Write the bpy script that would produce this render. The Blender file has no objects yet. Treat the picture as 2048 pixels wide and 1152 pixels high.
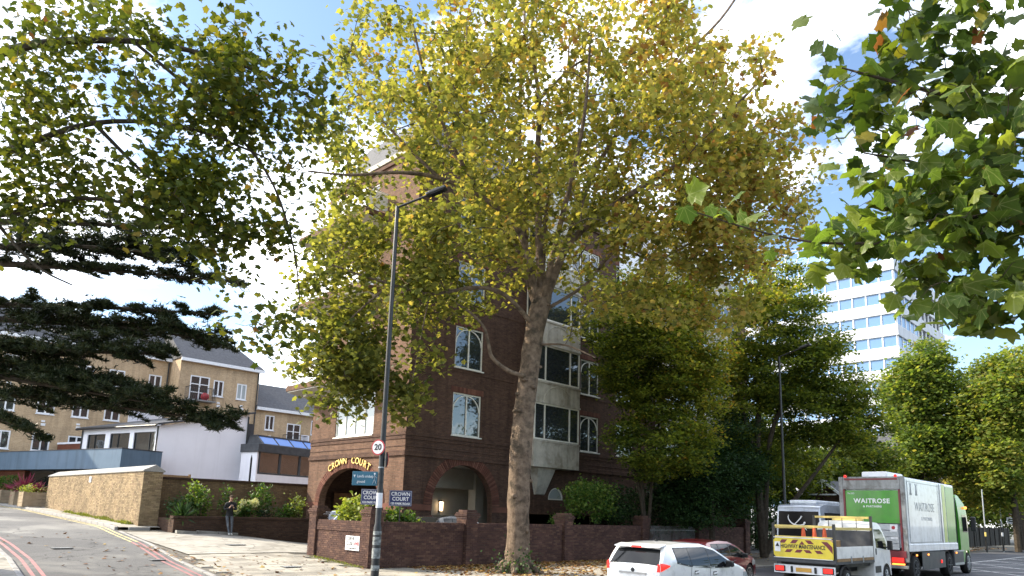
import bpy, bmesh, math, random
import numpy as np
from mathutils import Vector, Matrix, geometry
PI = math.pi
sc = bpy.context.scene
col = sc.collection
rnd = random.Random(11)
rs = np.random.RandomState(5)

# ---------------------------------------------------------------- camera
# world axes: X runs along the main road away to the right, Y up the side street away to the left, Z up
S2 = math.sqrt(.5)
FW = Vector((S2, S2, 0)); RT = Vector((S2, -S2, 0)); UP = Vector((0, 0, 1))
PITCH = math.atan(259 / 1420); ROLL = math.radians(1.7); EYE = Vector((0, 0, 2.1))
cf = math.cos(PITCH) * FW + math.sin(PITCH) * UP
cu0 = math.cos(PITCH) * UP - math.sin(PITCH) * FW
cr = math.cos(ROLL) * RT + math.sin(ROLL) * cu0
cu = math.cos(ROLL) * cu0 - math.sin(ROLL) * RT
cam_d = bpy.data.cameras.new('camera'); cam = bpy.data.objects.new('camera', cam_d); col.objects.link(cam)
m = Matrix.Identity(4)
for i in range(3):
    m[i][0] = cr[i]; m[i][1] = cu[i]; m[i][2] = -cf[i]; m[i][3] = EYE[i]
cam.matrix_world = m
cam_d.sensor_width = 36; cam_d.lens = 36 * 1420 / 2048
cam_d.shift_y = (768 - 576) / 2048
cam_d.clip_end = 6000
sc.camera = cam

# ---------------------------------------------------------------- light
SUN = Vector((-.55, .835, 0)).normalized() * math.cos(math.radians(33)) + UP * math.sin(math.radians(33))
sun_d = bpy.data.lights.new('sun', 'SUN'); sun_d.energy = 4.6; sun_d.angle = math.radians(.55); sun_d.color = (1, .89, .70)
sun = bpy.data.objects.new('sun', sun_d); col.objects.link(sun)
sun.rotation_euler = (-SUN).to_track_quat('-Z', 'Y').to_euler()
wd = bpy.data.worlds.new('World'); sc.world = wd; wd.use_nodes = True
wn = wd.node_tree.nodes; wl = wd.node_tree.links; wn.clear()
def N(nt, t, **k):
    n = nt.nodes.new(t)
    for a, b in k.items():
        if a.startswith('i_'):
            n.inputs[a[2:].replace('_', ' ')].default_value = b
        else:
            setattr(n, a, b)
    return n
W_ = wd.node_tree
sky = N(W_, 'ShaderNodeTexSky', sky_type='NISHITA', sun_disc=False, sun_elevation=math.radians(33),
        sun_rotation=math.atan2(SUN.x, SUN.y), air_density=1.0, dust_density=.6, ozone_density=1.6)
tc = N(W_, 'ShaderNodeTexCoord')
sep = N(W_, 'ShaderNodeSeparateXYZ'); wl.new(tc.outputs['Generated'], sep.inputs[0])
za = N(W_, 'ShaderNodeMath', operation='MAXIMUM'); wl.new(sep.outputs['Z'], za.inputs[0]); za.inputs[1].default_value = 0
zb = N(W_, 'ShaderNodeMath', operation='ADD'); wl.new(za.outputs[0], zb.inputs[0]); zb.inputs[1].default_value = .22
dv = N(W_, 'ShaderNodeVectorMath', operation='SCALE')
iv = N(W_, 'ShaderNodeMath', operation='DIVIDE'); iv.inputs[0].default_value = 1; wl.new(zb.outputs[0], iv.inputs[1])
wl.new(tc.outputs['Generated'], dv.inputs[0]); wl.new(iv.outputs[0], dv.inputs['Scale'])
nz = N(W_, 'ShaderNodeTexNoise'); nz.inputs['Scale'].default_value = 1.35; nz.inputs['Detail'].default_value = 8
nz.inputs['Roughness'].default_value = .58; nz.inputs['Distortion'].default_value = .25
mp = N(W_, 'ShaderNodeMapping'); mp.inputs['Location'].default_value = (9.5, .3, 2.2)
wl.new(dv.outputs[0], mp.inputs[0]); wl.new(mp.outputs[0], nz.inputs['Vector'])
sd = N(W_, 'ShaderNodeVectorMath', operation='DOT_PRODUCT'); wl.new(tc.outputs['Generated'], sd.inputs[0]); sd.inputs[1].default_value = SUN
sm = N(W_, 'ShaderNodeMath', operation='MULTIPLY_ADD'); wl.new(sd.outputs['Value'], sm.inputs[0]); sm.inputs[1].default_value = .07; wl.new(nz.outputs['Fac'], sm.inputs[2])
rp = N(W_, 'ShaderNodeValToRGB'); rp.color_ramp.elements[0].position = .475; rp.color_ramp.elements[1].position = .65
wl.new(sm.outputs[0], rp.inputs[0])
b1 = N(W_, 'ShaderNodeBackground'); wl.new(sky.outputs[0], b1.inputs[0]); b1.inputs[1].default_value = .15
b2 = N(W_, 'ShaderNodeBackground'); b2.inputs[0].default_value = (.97, .98, 1, 1); b2.inputs[1].default_value = 2.6
mx = N(W_, 'ShaderNodeMixShader'); wl.new(rp.outputs[0], mx.inputs[0]); wl.new(b1.outputs[0], mx.inputs[1]); wl.new(b2.outputs[0], mx.inputs[2])
wo = N(W_, 'ShaderNodeOutputWorld'); wl.new(mx.outputs[0], wo.inputs[0])
sc.view_settings.view_transform = 'Standard'; sc.view_settings.look = 'None'
sc.view_settings.gamma = 1; sc.view_settings.use_curve_mapping = False
sc.view_settings.exposure = 1.15
sc.cycles.max_bounces = 10; sc.cycles.diffuse_bounces = 6; sc.cycles.transmission_bounces = 10; sc.cycles.transparent_max_bounces = 8
sc.cycles.use_denoising = True

def at(px, py, D):
    """point D metres ahead of the viewpoint along the sight line through a picture point"""
    d = cf + cr * ((px - 1024) / 1420) - cu * ((py - 768) / 1420)
    return EYE + d * (D / d.dot(FW))
def rfz(r, f, z):
    """right / forward / height of the viewpoint's stand -> world"""
    return RT * r + FW * f + UP * z

# ---------------------------------------------------------------- helpers
MW = {}
def tag(o, label=None, cat=None, group=None, kind=None):
    if label: o['label'] = label
    if cat: o['category'] = cat
    if group: o['group'] = group
    if kind: o['kind'] = kind
    return o
def thing(name, label, cat, loc=(0, 0, 0), rotz=0, group=None):
    o = bpy.data.objects.new(name, None); col.objects.link(o)
    o.empty_display_size = .2
    o.location = loc; o.rotation_euler = (0, 0, rotz)
    MW[o] = Matrix.Translation(Vector(loc)) @ Matrix.Rotation(rotz, 4, 'Z')
    return tag(o, label, cat, group)
def link(name, me, parent=None, mat=None):
    o = bpy.data.objects.new(name, me); col.objects.link(o)
    if parent is not None:
        o.parent = parent; MW[o] = MW[parent]
    else:
        MW[o] = Matrix.Identity(4)
    if mat is not None:
        for q in (mat if isinstance(mat, (list, tuple)) else [mat]): me.materials.append(q)
    return o
def axes(d):
    d = Vector(d).normalized()
    a = d.orthogonal().normalized() if abs(d.z) > .95 else d.cross(UP).normalized()
    return a, a.cross(d).normalized()
class MB:
    def __init__(s): s.v = []; s.f = []; s.m = []
    def add(s, vs, fs, m=0):
        k = len(s.v); s.v.extend(tuple(q) for q in vs)
        s.f.extend(tuple(k + i for i in q) for q in fs); s.m.extend([m] * len(fs)); return s
    def box(s, x0, y0, z0, x1, y1, z1, m=0):
        return s.add([(x, y, z) for x in (x0, x1) for y in (y0, y1) for z in (z0, z1)],
                     [(0, 1, 3, 2), (4, 6, 7, 5), (0, 4, 5, 1), (2, 3, 7, 6), (0, 2, 6, 4), (1, 5, 7, 3)], m)
    def obox(s, c, ax, ay, az, m=0):
        c = Vector(c); ax = Vector(ax); ay = Vector(ay); az = Vector(az)
        return s.add([c + ax * i + ay * j + az * k for i in (-1, 1) for j in (-1, 1) for k in (-1, 1)],
                     [(0, 1, 3, 2), (4, 6, 7, 5), (0, 4, 5, 1), (2, 3, 7, 6), (0, 2, 6, 4), (1, 5, 7, 3)], m)
    def bar(s, p, q, w, h=None, m=0):
        p = Vector(p); q = Vector(q); d = (q - p); a, b = axes(d)
        return s.obox((p + q) / 2, d / 2, a * w / 2, b * (h or w) / 2, m)
    def poly(s, pts, m=0): return s.add(pts, [tuple(range(len(pts)))], m)
    def prism(s, pts, ext, m=0):
        ext = Vector(ext); n = len(pts); pts = [Vector(p) for p in pts]
        fs = [tuple(range(n)), tuple(range(2 * n - 1, n - 1, -1))] + [(i, i + n, (i + 1) % n + n, (i + 1) % n) for i in range(n)]
        return s.add(pts + [p + ext for p in pts], fs, m)
    def tube(s, pts, rad, n=8, m=0, cap=True):
        pts = [Vector(p) for p in pts]
        if not isinstance(rad, (list, tuple)): rad = [rad] * len(pts)
        vs = []; a = None
        for i, p in enumerate(pts):
            d = (pts[min(i + 1, len(pts) - 1)] - pts[max(i - 1, 0)])
            if d.length < 1e-6: d = Vector((0, 0, 1))
            d.normalize()
            if a is None: a, b = axes(d)
            else:
                a = (a - d * a.dot(d))
                if a.length < 1e-4: a, b = axes(d)
                a.normalize(); b = a.cross(d).normalized()
            for k in range(n):
                t = 2 * PI * k / n
                vs.append(p + (a * math.cos(t) + b * math.sin(t)) * rad[i])
        fs = [(i * n + k, i * n + (k + 1) % n, (i + 1) * n + (k + 1) % n, (i + 1) * n + k) for i in range(len(pts) - 1) for k in range(n)]
        if cap: fs += [tuple(range(n - 1, -1, -1)), tuple((len(pts) - 1) * n + k for k in range(n))]
        return s.add(vs, fs, m)
    def cyl(s, p, q, r, r2=None, n=16, m=0): return s.tube([p, q], [r, r if r2 is None else r2], n, m)
    def lathe(s, c, axis, prof, n=24, m=0):
        """prof: (distance along axis, radius)"""
        c = Vector(c); d = Vector(axis).normalized(); a, b = axes(d); vs = []
        for h, r in prof:
            for k in range(n):
                t = 2 * PI * k / n; vs.append(c + d * h + (a * math.cos(t) + b * math.sin(t)) * r)
        fs = [(i * n + k, i * n + (k + 1) % n, (i + 1) * n + (k + 1) % n, (i + 1) * n + k) for i in range(len(prof) - 1) for k in range(n)]
        fs += [tuple(range(n - 1, -1, -1)), tuple((len(prof) - 1) * n + k for k in range(n))]
        return s.add(vs, fs, m)
    def ball(s, c, r, nu=14, nv=9, m=0, jit=0):
        c = Vector(c); r = r if isinstance(r, (tuple, list, Vector)) else (r, r, r); vs = []
        for j in range(nv + 1):
            ph = PI * j / nv
            for i in range(nu):
                t = 2 * PI * i / nu; k = 1 + rnd.uniform(-jit, jit)
                vs.append((c.x + r[0] * math.sin(ph) * math.cos(t) * k, c.y + r[1] * math.sin(ph) * math.sin(t) * k, c.z + r[2] * math.cos(ph) * k))
        fs = [(j * nu + i, (j + 1) * nu + i, (j + 1) * nu + (i + 1) % nu, j * nu + (i + 1) % nu) for j in range(nv) for i in range(nu)]
        return s.add(vs, fs, m)
    def grid(s, fn, nu, nv, m=0):
        vs = [fn(i / nu, j / nv) for i in range(nu + 1) for j in range(nv + 1)]
        fs = [(i * (nv + 1) + j, (i + 1) * (nv + 1) + j, (i + 1) * (nv + 1) + j + 1, i * (nv + 1) + j + 1) for i in range(nu) for j in range(nv)]
        return s.add(vs, fs, m)
    def build(s, name, mat, parent=None, world=True, smooth=False, bevel=0, seg=2, merge=0, kind=None, angle=35, pieces=0):
        me = bpy.data.meshes.new(name)
        vs = s.v
        if parent is not None and world:
            im = MW[parent].inverted(); vs = [tuple(im @ Vector(v)) for v in s.v]
        me.from_pydata(vs, [], s.f); me.update()
        mats = mat if isinstance(mat, (list, tuple)) else [mat]
        for q in mats: me.materials.append(q)
        if len(mats) > 1: me.polygons.foreach_set('material_index', s.m)
        bm = bmesh.new(); bm.from_mesh(me)
        if merge: bmesh.ops.remove_doubles(bm, verts=bm.verts, dist=merge)
        bmesh.ops.recalc_face_normals(bm, faces=bm.faces); bm.to_mesh(me); bm.free()
        if smooth:
            me.polygons.foreach_set('use_smooth', [True] * len(me.polygons))
        o = bpy.data.objects.new(name, me); col.objects.link(o)
        if parent is not None: o.parent = parent; MW[o] = MW[parent]
        else: MW[o] = Matrix.Identity(4)
        if smooth:
            try: me.set_sharp_from_angle(angle=math.radians(angle))
            except Exception: pass
        if bevel:
            b = o.modifiers.new('bevel', 'BEVEL'); b.width = bevel; b.segments = seg; b.limit_method = 'ANGLE'; b.angle_limit = math.radians(angle)
            b.harden_normals = False
        if pieces:
            a = me.attributes.new('tint', 'FLOAT', 'FACE'); k = len(me.polygons) // pieces + 1
            a.data.foreach_set('value', np.repeat(rs.uniform(0, 1, k), pieces)[:len(me.polygons)].astype(np.float32))
        if kind: o['kind'] = kind
        return o
def fast_mesh(name, V, T, tint=None, mat=None, parent=None, smooth=False):
    """V (n,3) vertices, T (k,3) triangles, tint (k,) face colour choice"""
    me = bpy.data.meshes.new(name)
    if parent is not None:
        im = np.array(MW[parent].inverted()); V = V @ im[:3, :3].T + im[:3, 3]
    nt = len(T)
    me.vertices.add(len(V)); me.vertices.foreach_set('co', np.ascontiguousarray(V, dtype=np.float32).ravel())
    me.loops.add(nt * 3); me.loops.foreach_set('vertex_index', np.ascontiguousarray(T, dtype=np.int32).ravel())
    me.polygons.add(nt); me.polygons.foreach_set('loop_start', np.arange(0, nt * 3, 3, dtype=np.int32))
    me.update(calc_edges=True); me.validate()
    if smooth: me.polygons.foreach_set('use_smooth', [True] * nt)
    if tint is not None and len(me.polygons) == nt:
        a = me.attributes.new('tint', 'FLOAT', 'FACE'); a.data.foreach_set('value', np.ascontiguousarray(tint, dtype=np.float32))
    return link(name, me, parent, mat)
def copy_tree(o, parent=None):
    c = o.copy(); col.objects.link(c)
    if parent is not None: c.parent = parent
    for ch in list(o.children): copy_tree(ch, c)
    return c
def text_mesh(s, size, parent, name, mat, org, xd, yd, align='CENTER', space=1.0, ext=.004, bold=0, sx=1.0, world=True):
    cu_ = bpy.data.curves.new('text', 'FONT'); cu_.body = s; cu_.size = size; cu_.align_x = align; cu_.align_y = 'CENTER'
    cu_.space_character = space; cu_.extrude = ext; cu_.offset = bold; cu_.resolution_u = 3
    to = bpy.data.objects.new('text', cu_); col.objects.link(to)
    dg = bpy.context.evaluated_depsgraph_get(); me = bpy.data.meshes.new_from_object(to.evaluated_get(dg))
    bpy.data.objects.remove(to); bpy.data.curves.remove(cu_)
    xd = Vector(xd).normalized(); yd = Vector(yd).normalized(); zd = xd.cross(yd)
    org = Vector(org)
    im = MW[parent].inverted() if (parent is not None and world) else Matrix.Identity(4)
    for v in me.vertices: v.co = im @ (org + xd * v.co.x * sx + yd * v.co.y + zd * v.co.z)
    me.name = name; me.materials.clear()
    return link(name, me, parent, mat)

# ---------------------------------------------------------------- materials
def new_mat(name):
    mt = bpy.data.materials.new(name); mt.use_nodes = True; nt = mt.node_tree; nt.nodes.clear()
    out = nt.nodes.new('ShaderNodeOutputMaterial'); b = nt.nodes.new('ShaderNodeBsdfPrincipled'); nt.links.new(b.outputs[0], out.inputs[0])
    return mt, nt, b, out
def ramp(nt, src, stops):
    r = nt.nodes.new('ShaderNodeValToRGB'); e = r.color_ramp.elements
    e[0].position = stops[0][0]; e[0].color = (*stops[0][1], 1); e[1].position = stops[-1][0]; e[1].color = (*stops[-1][1], 1)
    for p, c in stops[1:-1]:
        q = e.new(p); q.color = (*c, 1)
    nt.links.new(src, r.inputs[0]); return r.outputs[0]
def noise(nt, scale, detail=4, rough=.55, vec=None, dist=0):
    n = nt.nodes.new('ShaderNodeTexNoise'); n.inputs['Scale'].default_value = scale; n.inputs['Detail'].default_value = detail
    n.inputs['Roughness'].default_value = rough; n.inputs['Distortion'].default_value = dist
    if vec is None:
        g = nt.nodes.new('ShaderNodeTexCoord'); vec = g.outputs['Object']
    nt.links.new(vec, n.inputs['Vector']); return n.outputs['Fac']
def bump(nt, b, h, strength=.3, dist=.01):
    n = nt.nodes.new('ShaderNodeBump'); n.inputs['Strength'].default_value = strength; n.inputs['Distance'].default_value = dist
    nt.links.new(h, n.inputs['Height']); nt.links.new(n.outputs[0], b.inputs['Normal'])
def mixc(nt, fac, a, b, mode='MIX'):
    n = nt.nodes.new('ShaderNodeMix'); n.data_type = 'RGBA'; n.blend_type = mode
    for i, s in ((0, fac), (6, a), (7, b)):
        if isinstance(s, (int, float)): n.inputs[i].default_value = s
        elif isinstance(s, tuple): n.inputs[i].default_value = (*s, 1) if len(s) == 3 else s
        else: nt.links.new(s, n.inputs[i])
    return n.outputs[2]
def wpos(nt):
    g = nt.nodes.new('ShaderNodeNewGeometry'); return g.outputs['Position']
def rough_mat(name, c1, c2, scale=8, rough=.85, bs=.25, bd=.01, spec=.3, wear=None, metal=0, detail=5):
    mt, nt, b, o = new_mat(name)
    p = wpos(nt); n1 = noise(nt, scale, detail, .6, p); c = ramp(nt, n1, [(.32, c1), (.68, c2)])
    if wear:
        n2 = noise(nt, wear[1], 4, .6, p, .4); c = mixc(nt, ramp(nt, n2, [(.5, (0, 0, 0)), (.68, (1, 1, 1))]), c, wear[0])
    nt.links.new(c, b.inputs['Base Color']); b.inputs['Roughness'].default_value = rough
    b.inputs['Specular IOR Level'].default_value = spec; b.inputs['Metallic'].default_value = metal
    if bs: bump(nt, b, noise(nt, scale * 6, 3, .6, p), bs, bd)
    return mt
def paint(name, c, rough=.35, coat=.4, metal=0, dirt=.25, spec=.5):
    mt, nt, b, o = new_mat(name)
    g = nt.nodes.new('ShaderNodeTexCoord')
    n1 = noise(nt, 3.1, 5, .65, g.outputs['Object'])
    d = tuple(x * .72 + .012 for x in c)
    nt.links.new(ramp(nt, n1, [(.3, d if dirt else c), (.3 + dirt + .12, c)]), b.inputs['Base Color'])
    b.inputs['Roughness'].default_value = rough; b.inputs['Coat Weight'].default_value = coat; b.inputs['Coat Roughness'].default_value = .06
    b.inputs['Metallic'].default_value = metal; b.inputs['Specular IOR Level'].default_value = spec
    return mt
def glass(name, c=(.02, .026, .03), rough=.03, spec=.8, wav=.02):
    mt, nt, b, o = new_mat(name)
    b.inputs['Base Color'].default_value = (*c, 1); b.inputs['Roughness'].default_value = rough; b.inputs['Specular IOR Level'].default_value = spec
    if wav: bump(nt, b, noise(nt, .9, 2, .5, wpos(nt)), .5, wav)
    return mt
def emit(name, c, e, base=(.3, .02, .02)):
    mt, nt, b, o = new_mat(name); b.inputs['Base Color'].default_value = (*base, 1)
    b.inputs['Emission Color'].default_value = (*c, 1); b.inputs['Emission Strength'].default_value = e; b.inputs['Roughness'].default_value = .2
    return mt
def wall_uv(nt):
    g = nt.nodes.new('ShaderNodeNewGeometry')
    s = nt.nodes.new('ShaderNodeSeparateXYZ'); nt.links.new(g.outputs['Position'], s.inputs[0])
    t = nt.nodes.new('ShaderNodeSeparateXYZ'); nt.links.new(g.outputs['True Normal'], t.inputs[0])
    ab = nt.nodes.new('ShaderNodeMath'); ab.operation = 'ABSOLUTE'; nt.links.new(t.outputs['X'], ab.inputs[0])
    gt = nt.nodes.new('ShaderNodeMath'); gt.operation = 'GREATER_THAN'; nt.links.new(ab.outputs[0], gt.inputs[0]); gt.inputs[1].default_value = .6
    mi = nt.nodes.new('ShaderNodeMix'); mi.data_type = 'FLOAT'; nt.links.new(gt.outputs[0], mi.inputs[0]); nt.links.new(s.outputs['X'], mi.inputs[2]); nt.links.new(s.outputs['Y'], mi.inputs[3])
    cb = nt.nodes.new('ShaderNodeCombineXYZ'); nt.links.new(mi.outputs[0], cb.inputs[0]); nt.links.new(s.outputs['Z'], cb.inputs[1])
    return cb.outputs[0], g.outputs['Position']
def brick_mat(name, c1, c2, mortar, stain=(.3, .25, .2), bump_s=.6, msize=.010, var=.5):
    mt, nt, b, o = new_mat(name); uv, p = wall_uv(nt)
    t = nt.nodes.new('ShaderNodeTexBrick'); nt.links.new(uv, t.inputs['Vector'])
    t.inputs['Scale'].default_value = 1; t.inputs['Brick Width'].default_value = .225; t.inputs['Row Height'].default_value = .075
    t.inputs['Mortar Size'].default_value = msize; t.inputs['Mortar Smooth'].default_value = .2; t.inputs['Bias'].default_value = 0
    t.inputs['Color1'].default_value = (*c1, 1); t.inputs['Color2'].default_value = (*c2, 1); t.inputs['Mortar'].default_value = (*mortar, 1)
    n1 = noise(nt, .55, 5, .62, p); n2 = noise(nt, 14, 3, .6, p)
    c = mixc(nt, var, t.outputs['Color'], ramp(nt, n1, [(.3, tuple(x * .7 for x in stain)), (.7, tuple(min(1, x * 1.35) for x in stain))]), 'OVERLAY')
    c = mixc(nt, .35, c, ramp(nt, n2, [(.3, (.25, .25, .25)), (.7, (.75, .75, .75))]), 'OVERLAY')
    nt.links.new(c, b.inputs['Base Color']); b.inputs['Roughness'].default_value = .9; b.inputs['Specular IOR Level'].default_value = .2
    iv_ = nt.nodes.new('ShaderNodeMath'); iv_.operation = 'MULTIPLY_ADD'; nt.links.new(t.outputs['Fac'], iv_.inputs[0]); iv_.inputs[1].default_value = -1; nt.links.new(n2, iv_.inputs[2])
    bump(nt, b, iv_.outputs[0], bump_s, .008)
    return mt
def piece_brick(name, stops):
    """colour differs from brick to brick: by object for single bricks, by place for joined ones"""
    mt, nt, b, o = new_mat(name)
    oi = nt.nodes.new('ShaderNodeObjectInfo'); p = wpos(nt); at_ = nt.nodes.new('ShaderNodeAttribute'); at_.attribute_name = 'tint'
    ad = nt.nodes.new('ShaderNodeMath'); ad.operation = 'ADD'; nt.links.new(oi.outputs['Random'], ad.inputs[0]); nt.links.new(at_.outputs['Fac'], ad.inputs[1])
    fr = nt.nodes.new('ShaderNodeMath'); fr.operation = 'FRACT'; nt.links.new(ad.outputs[0], fr.inputs[0])
    c = ramp(nt, fr.outputs[0], stops)
    n1 = noise(nt, 1.1, 5, .6, p); c = mixc(nt, .5, c, ramp(nt, n1, [(.3, (.22, .22, .22)), (.7, (.8, .78, .74))]), 'OVERLAY')
    n2 = noise(nt, 40, 3, .6, p); c = mixc(nt, .4, c, ramp(nt, n2, [(.3, (.3, .3, .3)), (.7, (.7, .7, .7))]), 'OVERLAY')
    nt.links.new(c, b.inputs['Base Color']); b.inputs['Roughness'].default_value = .9; b.inputs['Specular IOR Level'].default_value = .2
    bump(nt, b, n2, .4, .004)
    return mt
def leaf_mat(name, stops, trans=.45, warm=(1.25, 1.2, .5), rough=.5, spec=.25):
    mt, nt, b, o = new_mat(name)
    a = nt.nodes.new('ShaderNodeAttribute'); a.attribute_name = 'tint'
    c = ramp(nt, a.outputs['Fac'], stops)
    b.inputs['Roughness'].default_value = rough; b.inputs['Specular IOR Level'].default_value = spec
    nt.links.new(c, b.inputs['Base Color'])
    tr = nt.nodes.new('ShaderNodeBsdfTranslucent'); nt.links.new(mixc(nt, 1.0, c, warm, 'MULTIPLY'), tr.inputs[0])
    ms = nt.nodes.new('ShaderNodeMixShader'); ms.inputs[0].default_value = trans
    nt.links.new(b.outputs[0], ms.inputs[1]); nt.links.new(tr.outputs[0], ms.inputs[2]); nt.links.new(ms.outputs[0], o.inputs[0])
    return mt
M = {}
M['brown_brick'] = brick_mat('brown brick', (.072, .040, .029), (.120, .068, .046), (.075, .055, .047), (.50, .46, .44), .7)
M['brown_brick_sunlit'] = brick_mat('brown brick sunlit', (.105, .058, .040), (.165, .095, .064), (.12, .09, .07), (.52, .48, .44), .7)  # lighter copy of the same brick, sunlight painted into the colour
M['red_brick'] = brick_mat('red brick', (.17, .05, .03), (.22, .075, .045), (.12, .08, .06), (.5, .48, .46), .6)
M['tan_brick'] = brick_mat('tan brick', (.46, .325, .19), (.55, .40, .25), (.40, .32, .23), (.5, .48, .46), .3, .01, .45)
M['stock_brick'] = brick_mat('old stock brick', (.15, .10, .06), (.23, .16, .09), (.12, .09, .07), (.5, .46, .42), .7)
M['dark_brick'] = brick_mat('dark wall brick', (.05, .028, .02), (.085, .05, .034), (.05, .04, .034), (.5, .46, .42), .7)
M['mortar_dark'] = rough_mat('dark mortar', (.05, .04, .035), (.09, .075, .065), 20)
M['mortar_pale'] = rough_mat('pale mortar', (.20, .155, .10), (.29, .23, .155), 20)
M['bricks_brown'] = piece_brick('purple brown bricks', [(0, (.066, .038, .034)), (.35, (.079, .044, .037)), (.7, (.095, .053, .042)), (1, (.13, .076, .057))])
M['bricks_stock'] = piece_brick('yellow stock bricks', [(0, (.17, .125, .080)), (.3, (.25, .185, .11)), (.7, (.31, .235, .145)), (1, (.22, .155, .10))])
M['voussoir'] = piece_brick('red rubbed bricks', [(0, (.10, .042, .032)), (.5, (.135, .058, .042)), (1, (.18, .085, .06))])
M['render'] = rough_mat('grey render', (.42, .39, .34), (.55, .52, .46), 3, .9, .2, .006, .2, ((.30, .27, .22), 1.3))
M['white_render'] = rough_mat('white render', (.80, .79, .84), (.86, .85, .90), .7, .85, .08, .004, .25)  # faint lavender of skylit shade is put into this white
M['white_wood'] = rough_mat('white painted wood', (.70, .68, .60), (.80, .78, .72), 6, .5, .05, .003, .4)
M['white_pvc'] = rough_mat('white plastic frame', (.74, .75, .76), (.82, .82, .83), 6, .35, 0, .003, .4)
M['glass'] = glass('window glass', (.03, .036, .04), .03, 1.0)
M['glass'].node_tree.nodes['Principled BSDF'].inputs['IOR'].default_value = 1.6
M['glass_dark'] = glass('dark glass', (.010, .011, .012), .04, .28, .004)
M['glass_black'] = glass('black bus glass', (.008, .008, .009), .12, .12, 0)
M['glass_pale'] = glass('pale curtained glass', (.38, .42, .42), .12, .6, .01)
M['glass_blue'] = glass('roof glass', (.09, .20, .52), .12, .25, .005)
M['mirror_glass'] = glass('mirror film glass', (.28, .26, .24), .03, 1.0, .03)
M['mirror_glass'].node_tree.nodes['Principled BSDF'].inputs['Metallic'].default_value = .85
M['slate'] = rough_mat('roof slate', (.050, .052, .060), (.085, .086, .095), 5, .75, .4, .02)
M['black_metal'] = rough_mat('black painted metal', (.010, .010, .011), (.022, .021, .020), 6, .4, .1, .002, .5)
M['grey_metal'] = rough_mat('grey metal', (.20, .21, .215), (.30, .31, .315), 5, .45, .1, .003, .5, ((.12, .11, .10), 2), .4)
M['galv'] = rough_mat('galvanised steel', (.36, .38, .40), (.46, .48, .50), 9, .45, .05, .002, .5, None, .6)
M['blue_fascia'] = rough_mat('blue grey fascia', (.085, .135, .195), (.11, .165, .23), .8, .6, .05, .003)
M['asphalt'] = rough_mat('worn asphalt', (.085, .085, .088), (.155, .152, .150), 30, .9, .6, .012, .25, ((.20, .195, .185), .35))
M['asphalt_dark'] = rough_mat('dark asphalt', (.042, .045, .055), (.075, .078, .09), 30, .8, .5, .01, .3, ((.10, .10, .11), .5))  # bluish cast of the skylit, shaded road is put into this colour
M['concrete'] = rough_mat('pale concrete', (.25, .235, .21), (.36, .34, .305), 2.2, .9, .3, .006, .2, ((.20, .185, .16), .9))
M['paver'] = piece_brick('paving stone', [(0, (.25, .23, .20)), (.4, (.31, .29, .255)), (1, (.38, .355, .31))])
M['joint'] = rough_mat('sandy joint', (.10, .09, .075), (.16, .145, .12), 9)
M['kerb'] = rough_mat('granite kerb', (.22, .21, .20), (.36, .345, .33), 40, .8, .3, .004)
M['soil'] = rough_mat('soil', (.035, .026, .018), (.07, .052, .036), 7, .95, .6, .03)
M['earth'] = rough_mat('town ground', (.10, .10, .09), (.16, .155, .14), 1, .95, .2)
M['white_line'] = rough_mat('white road paint', (.45, .45, .45), (.72, .72, .70), 5, .7, .2, .003, .3, ((.16, .16, .16), 3))
M['yellow_line'] = rough_mat('yellow road paint', (.50, .42, .20), (.68, .58, .30), 5, .7, .2, .003, .3, ((.22, .20, .15), 3))
M['red_line'] = rough_mat('red road paint', (.30, .12, .12), (.40, .20, .19), 5, .7, .2, .003, .3, ((.20, .15, .15), 3))
M['bark'] = rough_mat('plane bark', (.10, .072, .053), (.27, .20, .145), 4.5, .95, 1.0, .06, .1, ((.075, .06, .045), 2.6), 0, 8)
M['bark_dark'] = rough_mat('dark bark', (.035, .028, .02), (.075, .06, .045), 6, .95, .6, .02, .15)
M['twig'] = rough_mat('twig', (.055, .042, .03), (.12, .095, .07), 6, .9, .3, .01, .15)
M['white_paint'] = paint('white paint', (.74, .74, .73), .3, .3, 0, .12)
M['silver'] = paint('pearl white car paint', (.78, .78, .775), .3, .9, .1, .06)
M['red_paint'] = paint('red car paint', (.19, .008, .02), .3, .9, .2, .1)
M['blue_silver'] = paint('silver blue car paint', (.42, .46, .55), .25, .8, .5, .1)
M['black_paint'] = paint('black car paint', (.012, .012, .014), .2, .9, 0, .1)
M['green_paint'] = paint('lorry green', (.050, .27, .016), .35, .3, 0, .15)
M['lime'] = paint('pale lime', (.46, .56, .16), .4, .2, 0, .1)
M['lorry_white'] = paint('lorry white', (.66, .70, .76), .32, .4, 0, .1)
M['navy'] = paint('navy', (.016, .024, .11), .4, .2, 0, .1)
M['teal'] = paint('teal sign', (.008, .11, .18), .45, .1, 0, .1)
M['sign_white'] = paint('sign white', (.72, .72, .74), .45, .1, 0, .05)
M['ink'] = paint('black ink', (.012, .012, .014), .5, 0, 0, 0)
M['grey_ink'] = paint('grey ink', (.22, .24, .26), .5, 0, 0, 0)
M['red_sign'] = paint('sign red', (.42, .02, .03), .45, .1, 0, .05)
M['gold'] = paint('gilt', (.75, .52, .16), .3, .2, .6, .1)
M['yellow'] = paint('reflective yellow', (.72, .56, .04), .45, .1, 0, .12)
M['yellow_bar'] = paint('yellow bar', (.66, .50, .14), .45, .1, 0, .2)
M['plate_yellow'] = paint('number plate yellow', (.55, .30, .05), .5, 0, 0, .05)
M['orange'] = paint('cone orange', (.70, .10, .02), .5, 0, 0, .2)
M['dark_red'] = paint('dark red', (.16, .012, .02), .5, .1, 0, .2)
M['rubber'] = rough_mat('tyre rubber', (.012, .012, .012), (.03, .03, .03), 9, .85, .2)
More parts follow.
